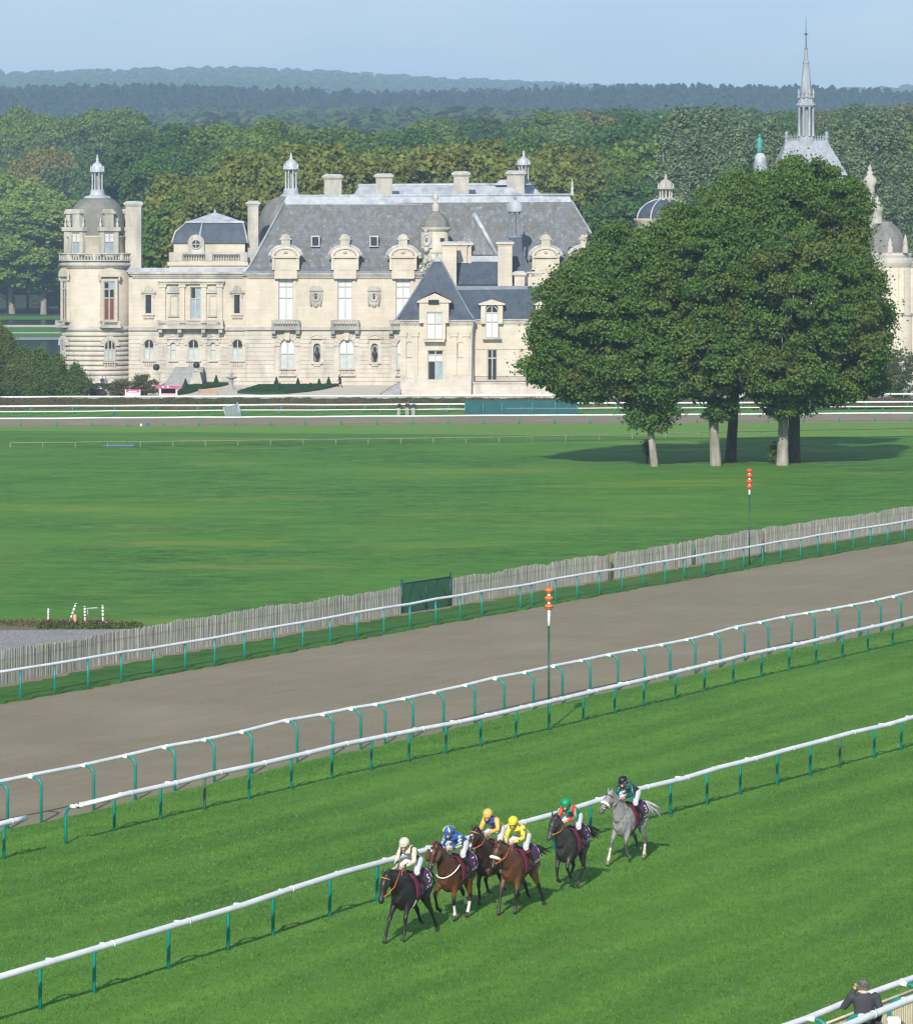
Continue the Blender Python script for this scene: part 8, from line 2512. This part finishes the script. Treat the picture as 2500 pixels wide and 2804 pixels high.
def stalls():
    g = gnd(364, 1086); k = g.y / FPX
    T = empty('kiosk_counter', g, 'low white counter with a pink header board before the twiggy bushes', 'counter')
    hw = 20 * k
    b = MB(); b.box(g.x - hw, g.x + hw, g.y - 0.35, g.y + 0.35, g.z, g.z + 0.52); b.build('counter', M['white_paint'], T)
    b = MB(); b.box(g.x - hw, g.x + hw, g.y - 0.36, g.y - 0.30, g.z + 0.521, g.z + 0.90); hb = b.build('header_board', M['pink'], T)
    b = MB(); b.box(g.x - hw * 0.62, g.x + hw * 0.55, g.y - 0.372, g.y - 0.362, g.z + 0.62, g.z + 0.72); b.build('print_band', M['white_print'], hb)
    for s in (-1, 1):
        b = MB(); b.box(g.x + s * hw - 0.04, g.x + s * hw + 0.04, g.y - 0.38, g.y - 0.29, g.z, g.z + 0.92); b.build('post', M['white_paint'], T)
    g = gnd(462, 1086); k = g.y / FPX
    T = empty('pink_stall', g, 'pink market stall with slanting canopy on four white posts', 'stall')
    hw = 22 * k
    for sx in (-1, 1):
        for sy in (-0.6, 0.6):
            b = MB(); b.box(g.x + sx * hw - 0.07, g.x + sx * hw + 0.07, g.y + sy - 0.07, g.y + sy + 0.07, g.z, g.z + 1.05); b.build('post', M['white_paint'], T)
    b = MB(); b.prism([(g.x - hw - 0.55, g.z + 1.12), (g.x + hw + 0.62, g.z + 1.05), (g.x + hw + 0.7, g.z + 1.22), (g.x - hw - 0.6, g.z + 1.42)], g.y - 0.9, g.y + 0.9); c = b.build('canopy', M['pink'], T)
    for x_ in (-0.62, -0.05):
        q = MB(); q.prism([(g.x + x_ + 0.13 * math.cos(2 * math.pi * i / 12), g.z + 1.26 + 0.13 * math.sin(2 * math.pi * i / 12)) for i in range(12)], g.y - 0.915, g.y - 0.902); q.build('white_spot', M['white_print'], c)
    b = MB(); b.box(g.x - hw + 0.07, g.x + hw - 0.07, g.y - 0.55, g.y - 0.48, g.z + 0.02, g.z + 0.42); b.build('front_board', M['pink_pale'], T)
    b = MB(); b.box(g.x - hw + 0.07, g.x + hw - 0.07, g.y + 0.4, g.y + 0.46, g.z + 0.02, g.z + 1.0); b.build('back_board', M['cloth_maroon'], T)
stalls()

# ------------------------------------------------------------------ people
def person(loc, face, pose, cols, label, height=1.72, voxel=0.03, bag=False, group=None, detail=False):
    """face = heading angle; pose: stand, walk, sit, lean; cols: top, legs, hair, shoes"""
    V = Vector
    T = empty('person', loc, label, 'person', group, face)
    s_ = height / 1.75
    top, bot, feet, skin = [], [], [], []
    if pose == 'sit':
        hip, sho, hd = V((0, 0, 0.50)), V((0.02, 0, 0.98)), V((0.06, 0, 1.22))
        legs = [[V((0, s * 0.09, 0.50)), V((0.42, s * 0.12, 0.50)), V((0.44, s * 0.12, 0.08))] for s in (-1, 1)]
        arms = [[V((0, s * 0.19, 0.95)), V((0.05, s * 0.24, 0.70)), V((0.27, s * 0.12, 0.58))] for s in (-1, 1)]
    elif pose == 'walk':
        hip, sho, hd = V((0, 0, 0.92)), V((0.06, 0, 1.42)), V((0.10, 0, 1.64))
        legs = [[V((0, s * 0.09, 0.92)), V((0.10 * s + 0.10, s * 0.09, 0.50)), V((0.28 * s - 0.06, s * 0.09, 0.08))] for s in (-1, 1)]
        arms = [[V((0.05, s * 0.19, 1.40)), V((-0.06 * s, s * 0.25, 1.12)), V((-0.16 * s + 0.1, s * 0.23, 0.88))] for s in (-1, 1)]
    elif pose == 'lean':
        hip, sho, hd = V((-0.12, 0, 0.92)), V((0.16, 0, 1.34)), V((0.30, 0, 1.52))
        legs = [[V((-0.12, s * 0.09, 0.92)), V((0.0, s * 0.10, 0.50)), V((-0.05, s * 0.12, 0.08))] for s in (-1, 1)]
        arms = [[V((0.14, s * 0.19, 1.32)), V((0.28, s * 0.24, 1.08)), V((0.48, s * 0.16, 1.10))] for s in (-1, 1)]
    else:
        hip, sho, hd = V((0, 0, 0.94)), V((0, 0, 1.44)), V((0.03, 0, 1.64))
        legs = [[V((0, s * 0.09, 0.94)), V((0.02, s * 0.10, 0.50)), V((0, s * 0.11, 0.08))] for s in (-1, 1)]
        arms = [[V((0, s * 0.20, 1.42)), V((-0.02, s * 0.27, 1.14)), V((0.06, s * 0.26, 0.90))] for s in (-1, 1)]
        if pose == 'phone':           # left hand held to the ear
            arms[1] = [V((0, 0.20, 1.42)), V((0.12, 0.30, 1.19)), V((0.12, 0.125, 1.55))]
    f = lambda v: v * s_
    top.append(([f(hip), f(hip * 0.5 + sho * 0.5), f(sho * 0.9 + hip * 0.1), f(sho + V((0, 0, 0.05)))], [(0.165 * s_, 0.115 * s_), (0.165 * s_, 0.115 * s_), (0.205 * s_, 0.12 * s_), (0.10 * s_, 0.08 * s_)]))
    skin.append(([f(sho), f(hd - V((0, 0, 0.05)))], [0.065 * s_, 0.058 * s_]))
    skin.append(([f(hd - V((-0.01, 0, 0.10))), f(hd - V((0, 0, 0.05))), f(hd + V((0, 0, 0.03))), f(hd + V((-0.01, 0, 0.10)))], [(0.05 * s_, 0.055 * s_), (0.07 * s_, 0.085 * s_), (0.078 * s_, 0.098 * s_), (0.045 * s_, 0.06 * s_)]))
    skin.append(([f(hd + V((0.085, 0, 0.0))), f(hd + V((0.115, 0, -0.025)))], [0.016 * s_, 0.02 * s_]))
    for k in (-1, 1): skin.append(([f(hd + V((0, k * 0.075, 0.02))), f(hd + V((0, k * 0.09, -0.02)))], [0.02 * s_, 0.016 * s_]))
    fing = MB()
    for L_ in legs:
        bot.append(([f(p) for p in (L_[0], L_[0] * 0.5 + L_[1] * 0.5, L_[1], L_[1] * 0.4 + L_[2] * 0.6, L_[2])], [0.098 * s_, 0.088 * s_, 0.068 * s_, 0.06 * s_, 0.052 * s_]))
        feet.append(([f(L_[2] + V((-0.06, 0, -0.03))), f(L_[2] + V((0.06, 0, -0.035))), f(L_[2] + V((0.18, 0, -0.05)))], [0.048 * s_, 0.05 * s_, 0.032 * s_]))
    for A in arms:
        top.append(([f(p) for p in (A[0] * 0.8 + sho * 0.2, A[0], A[1])], [0.078 * s_, 0.074 * s_, 0.062 * s_])); top.append(([f(A[1] + (A[1] - A[2]).normalized() * 0.05), f(A[1]), f(A[2])], [0.050 * s_, 0.066 * s_, 0.046 * s_])); top.append(([f(A[0] * 0.75 + sho * 0.25 + V((0, 0, 0.03))), f(A[0] * 0.9 + A[1] * 0.1)], [0.075 * s_, 0.078 * s_]))
        d = (A[2] - A[1]).normalized()
        pm = A[2] + d * 0.05
        skin.append(([f(A[2] - d * 0.03), f(A[2]), f(pm)], [0.030 * s_, (0.042 * s_, 0.024 * s_), (0.042 * s_, 0.02 * s_)]))
        n_ = d.orthogonal().normalized(); m_ = d.cross(n_)
        for q in range(4):
            b0 = pm + m_ * (0.03 - 0.02 * q)
            Lf = (0.06, 0.072, 0.068, 0.05)[q]
            fing.tube([f(b0), f(b0 + d * Lf * 0.6 + n_ * 0.008), f(b0 + d * Lf * 0.9 + n_ * 0.03)], [0.009, 0.009, 0.007], 6)
        t0 = A[2] + m_ * 0.038
        fing.tube([f(t0), f(t0 + m_ * 0.02 + d * 0.03), f(t0 + m_ * 0.016 + d * 0.06 + n_ * 0.01)], [0.011, 0.010, 0.008], 6)
    tubes = skin + [(p, [(tuple(q * 0.85 for q in r) if isinstance(r, tuple) else r * 0.66) for r in rr]) for p, rr in top + bot + feet]
    con = lambda c: (lambda P: np.tile(np.array(c), (len(P), 1)).astype(float))
    place('body', fused('body', tubes, voxel * 0.8, 2, M['skin'], None, fing), T)
    place('jacket', fused('jacket', top, voxel * 0.6, 2, M['cloth_plain'], con(cols[0])), T)
    place('trousers', fused('trousers', bot + [([f(hip + V((-0.0, 0, -0.05))), f(hip + V((0, 0, 0.05)))], [(0.155 * s_, 0.11 * s_), (0.16 * s_, 0.115 * s_)])], voxel * 0.6, 2, M['cloth_plain'], con(cols[1])), T)
    for q in feet: place('shoe', fused('shoe', [q], voxel * 0.5, 1, M['boot']), T)
    hr = MB()
    prof = [(0.088, -0.02), (0.096, 0.02), (0.092, 0.06), (0.07, 0.10), (0.035, 0.122), (0.004, 0.126)]
    c = hd + V((-0.022, 0, 0.012))
    vs = [f(c + V((r * 1.08 * math.cos(2 * math.pi * q / 14), r * 0.93 * math.sin(2 * math.pi * q / 14), z - (0.055 if math.cos(2 * math.pi * q / 14) < -0.3 and z < 0 else 0)))) for r, z in prof for q in range(14)]
    hr.add(vs, [(i * 14 + q, i * 14 + (q + 1) % 14, (i + 1) * 14 + (q + 1) % 14, (i + 1) * 14 + q) for i in range(5) for q in range(14)], True)
    ho = place('hair', hr.mesh('hair', cols[2]), T)
    if detail:
        rnd = random.Random(3)
        tf = MB()
        for i in range(420):
            a, e = rnd.uniform(0, 6.28), rnd.uniform(-0.25, 1.5)
            if math.cos(a) > 0.45 and e < 0.6: continue
            p = c + V((0.096 * math.cos(e) * math.cos(a), 0.088 * math.cos(e) * math.sin(a), 0.02 + 0.10 * math.sin(e)))
            q = (p - c).normalized()
            tf.tube([f(p - q * 0.01), f(p + q * 0.012 + V((-0.012, rnd.uniform(-0.012, 0.012), -0.012)))], [0.006, 0.001], 4, cap=False)
        place('hair_tufts', tf.mesh('hair_tufts', cols[2]), ho)
        cb = MB(); cb.tube([f(sho + V((0.02 + 0.072 * math.cos(2 * math.pi * q / 14), 0.075 * math.sin(2 * math.pi * q / 14), 0.075))) for q in range(15)], [(0.018, 0.010)] * 15, 6, cap=False); place('shirt_collar', cb.mesh('shirt_collar', M['white_paint']), T)
        ph = MB(); h0 = arms[1][2] + V((0.02, -0.035, 0.03)); ph.box(h0.x - 0.01, h0.x + 0.06, h0.y - 0.006, h0.y + 0.006, h0.z - 0.07, h0.z + 0.07); place('phone', ph.mesh('phone', M['black_paint']), T)
    if bag:
        b = MB(); b.tube([f(arms[1][2] + V((0, 0.02, -0.02))), f(arms[1][2] + V((0, 0.03, -0.14))), f(arms[1][2] + V((0, 0.03, -0.42)))], [0.02, 0.09, 0.11], 8); place('bag', b.mesh('bag', M['black_paint']), T)
    return T
HB = mat_noise('dark_hair', (0.02, 0.014, 0.010), (0.05, 0.035, 0.025), 9, 0.6)
HG = mat_noise('grey_hair', (0.045, 0.042, 0.04), (0.17, 0.165, 0.16), 22, 0.7)
HR = mat_noise('red_cap', (0.40, 0.03, 0.03), (0.50, 0.05, 0.05), 9, 0.6)
person(gnd(931, 1060), R(200), 'walk', ((0.02, 0.018, 0.03), (0.025, 0.02, 0.035), HB), 'person in dark clothes walking with a bag past the yew cones', 1.66, bag=True)
g = gnd(280.5, 1056.5); person(g + Vector((0, -0.05, 0)), R(-90), 'sit', ((0.03, 0.04, 0.09), (0.04, 0.05, 0.09), HB), 'seated person in navy, left of the couple on the pale bench', 1.7)
g = gnd(289, 1056.5); person(g + Vector((0, -0.05, 0)), R(-90), 'sit', ((0.16, 0.18, 0.22), (0.20, 0.22, 0.26), HG), 'seated person in grey-blue, right of the couple on the pale bench', 1.66)
g = gnd(274, 1081); person(g + Vector((0, 0, -0.1)), R(-90), 'sit', ((0.70, 0.70, 0.68), (0.20, 0.18, 0.16), HB), 'person in white seated low behind the brown bush', 1.66)
person(gnd(1092, 1140), R(60), 'lean', ((0.015, 0.015, 0.03), (0.50, 0.47, 0.42), HB), 'person in navy jacket and pale trousers leaning at the far rail', 1.78, group='people at the far rail')
person(gnd(1115, 1140), R(70), 'lean', ((0.02, 0.05, 0.05), (0.48, 0.46, 0.42), HR), 'person with a red cap and pale trousers at the far rail', 1.84, group='people at the far rail')
person(gnd(1132, 1140), R(75), 'lean', ((0.02, 0.06, 0.06), (0.52, 0.50, 0.45), HB), 'person in dark green jacket holding a pole at the far rail', 1.78, group='people at the far rail')

# ------------------------------------------------------------------ spectator and rails at the near corner
def near_corner():
    r1a, r1b = Vector((6.86, 88.05, 0.035)), Vector((9.70, 93.2, 0.035))
    d = (r1b - r1a).normalized(); p = Vector((d.y, -d.x, 0))
    feet = [r1a + d * (0.35 + 2.36 * i) + p * 0.50 for i in range(-3, 7)]
    running_rail(feet, 1.13, 0.42, -p, 0.070, 0.042, 'white rail curving past the spectator in the bottom right corner, on the track side', 'white running rails', 3, 3)
    r2a = Vector((8.07, 88.05, 0.035))
    feet = [r2a + d * (0.55 + 2.2 * i) - p * 0.50 for i in range(-3, 7)]
    running_rail(feet, 1.13, 0.42, p, 0.078, 0.045, 'nearest white rail, behind the spectator in the bottom right corner', 'white running rails', 3, 3)
    # cream slatted fence just inside the first rail
    T = empty('slat_fence', r1a + p * 0.32, 'cream wooden slat fence between the two corner rails', 'fence')
    o = r1a + p * 0.32
    sm = MB(); sm.box(-0.026, 0.026, -0.012, 0.012, 0.0, 1.0); me = sm.mesh('slat', M['cream_wood'])
    ang = math.atan2(d.y, d.x)
    for i in range(-30, 110): place('slat', me, T, d * (i * 0.098), ang)
    for z in (0.25, 1.02):
        b = MB(); a, c = o - d * 3.2 + Vector((0, 0, z)) + p * 0.03, o + d * 11 + Vector((0, 0, z)) + p * 0.03
        b.tube([a, c], [(0.03, 0.028)] * 2, 6); b.build('fence_rail', M['cream_wood'], T)
    man = person(Vector((8.30, 89.3, 0.035)), R(100), 'phone', ((0.050, 0.053, 0.062), (0.045, 0.047, 0.055), HG), 'grey-haired spectator in a dark grey jacket seen from behind, phone at the ear', 1.745, 0.018, detail=True)
    man.scale = (1.2, 1.26, 1.0)
    q = at(2447, 2786, 88.4)
    b = MB(); b.box(q.x - 0.13, q.x + 0.13, q.y - 0.12, q.y + 0.12, 0.03, q.z - 0.06); b.frustum((q.x - 0.14, q.x + 0.14, q.y - 0.13, q.y + 0.13, q.z - 0.06), (q.x - 0.10, q.x + 0.10, q.y - 0.09, q.y + 0.09, q.z))
    tag(b.build('white_box_post', M['white_paint']), 'white square post standing behind the nearest corner rail', 'post')
near_corner()

# ------------------------------------------------------------------ grass blades standing on the turf
def grass_blades():
    rng = np.random.default_rng(77)
    def blades(n, D0, D1, keep, hgt, wid, zbase):
        D = np.sqrt(rng.uniform(D0 ** 2, D1 ** 2, n)); X = rng.uniform(-1, 1, n) * (D * 1290 / FPX)
        ok = keep(X, D)
        X, D = X[ok], D[ok]; n = len(X)
        a = rng.uniform(0, math.pi, n)
        w = wid * rng.uniform(0.6, 1.4, n); h = hgt * rng.uniform(0.5, 1.4, n)
        lean = rng.normal(0, 0.45, (n, 2)) * h[:, None]
        dx, dy = np.cos(a) * w, np.sin(a) * w
        V = np.empty((n, 4, 3))
        V[:, 0] = np.stack([X - dx, D - dy, np.full(n, zbase)], 1); V[:, 1] = np.stack([X + dx, D + dy, np.full(n, zbase)], 1)
        V[:, 2] = np.stack([X + dx * 0.3 + lean[:, 0], D + dy * 0.3 + lean[:, 1], zbase + h], 1); V[:, 3] = np.stack([X - dx * 0.3 + lean[:, 0], D - dy * 0.3 + lean[:, 1], zbase + h], 1)
        return V.reshape(-1, 3), np.arange(n * 4).reshape(n, 4), np.clip(rng.normal(0.5, 0.28, n) + 0.13 * np.sin((X * RP.x + D * RP.y) * 2.3 + 0.8 * np.sin(D * 0.13)), 0, 1)
    cy = np.array([p.y for p in lC]); cx = np.array([p.x for p in lC])
    M['blade'] = leaf_mat('grass_blades', (0.048, 0.142, 0.018), (0.150, 0.300, 0.042), None, 0, 0.35)
    on_turf = lambda X, D: (X > np.interp(D, cy, cx) + 0.15) & (rng.random(len(X)) < np.clip((215 - D) / 95, 0, 1))
    V, F, t = blades(430000, 91, 215, on_turf, 0.042, 0.013, 0.035)
    tag(place('turf_grass', big_mesh('turf_grass', V, F, M['blade'], t)), 'short mown grass blades on the home straight', 'grass', None, 'stuff')
grass_blades()
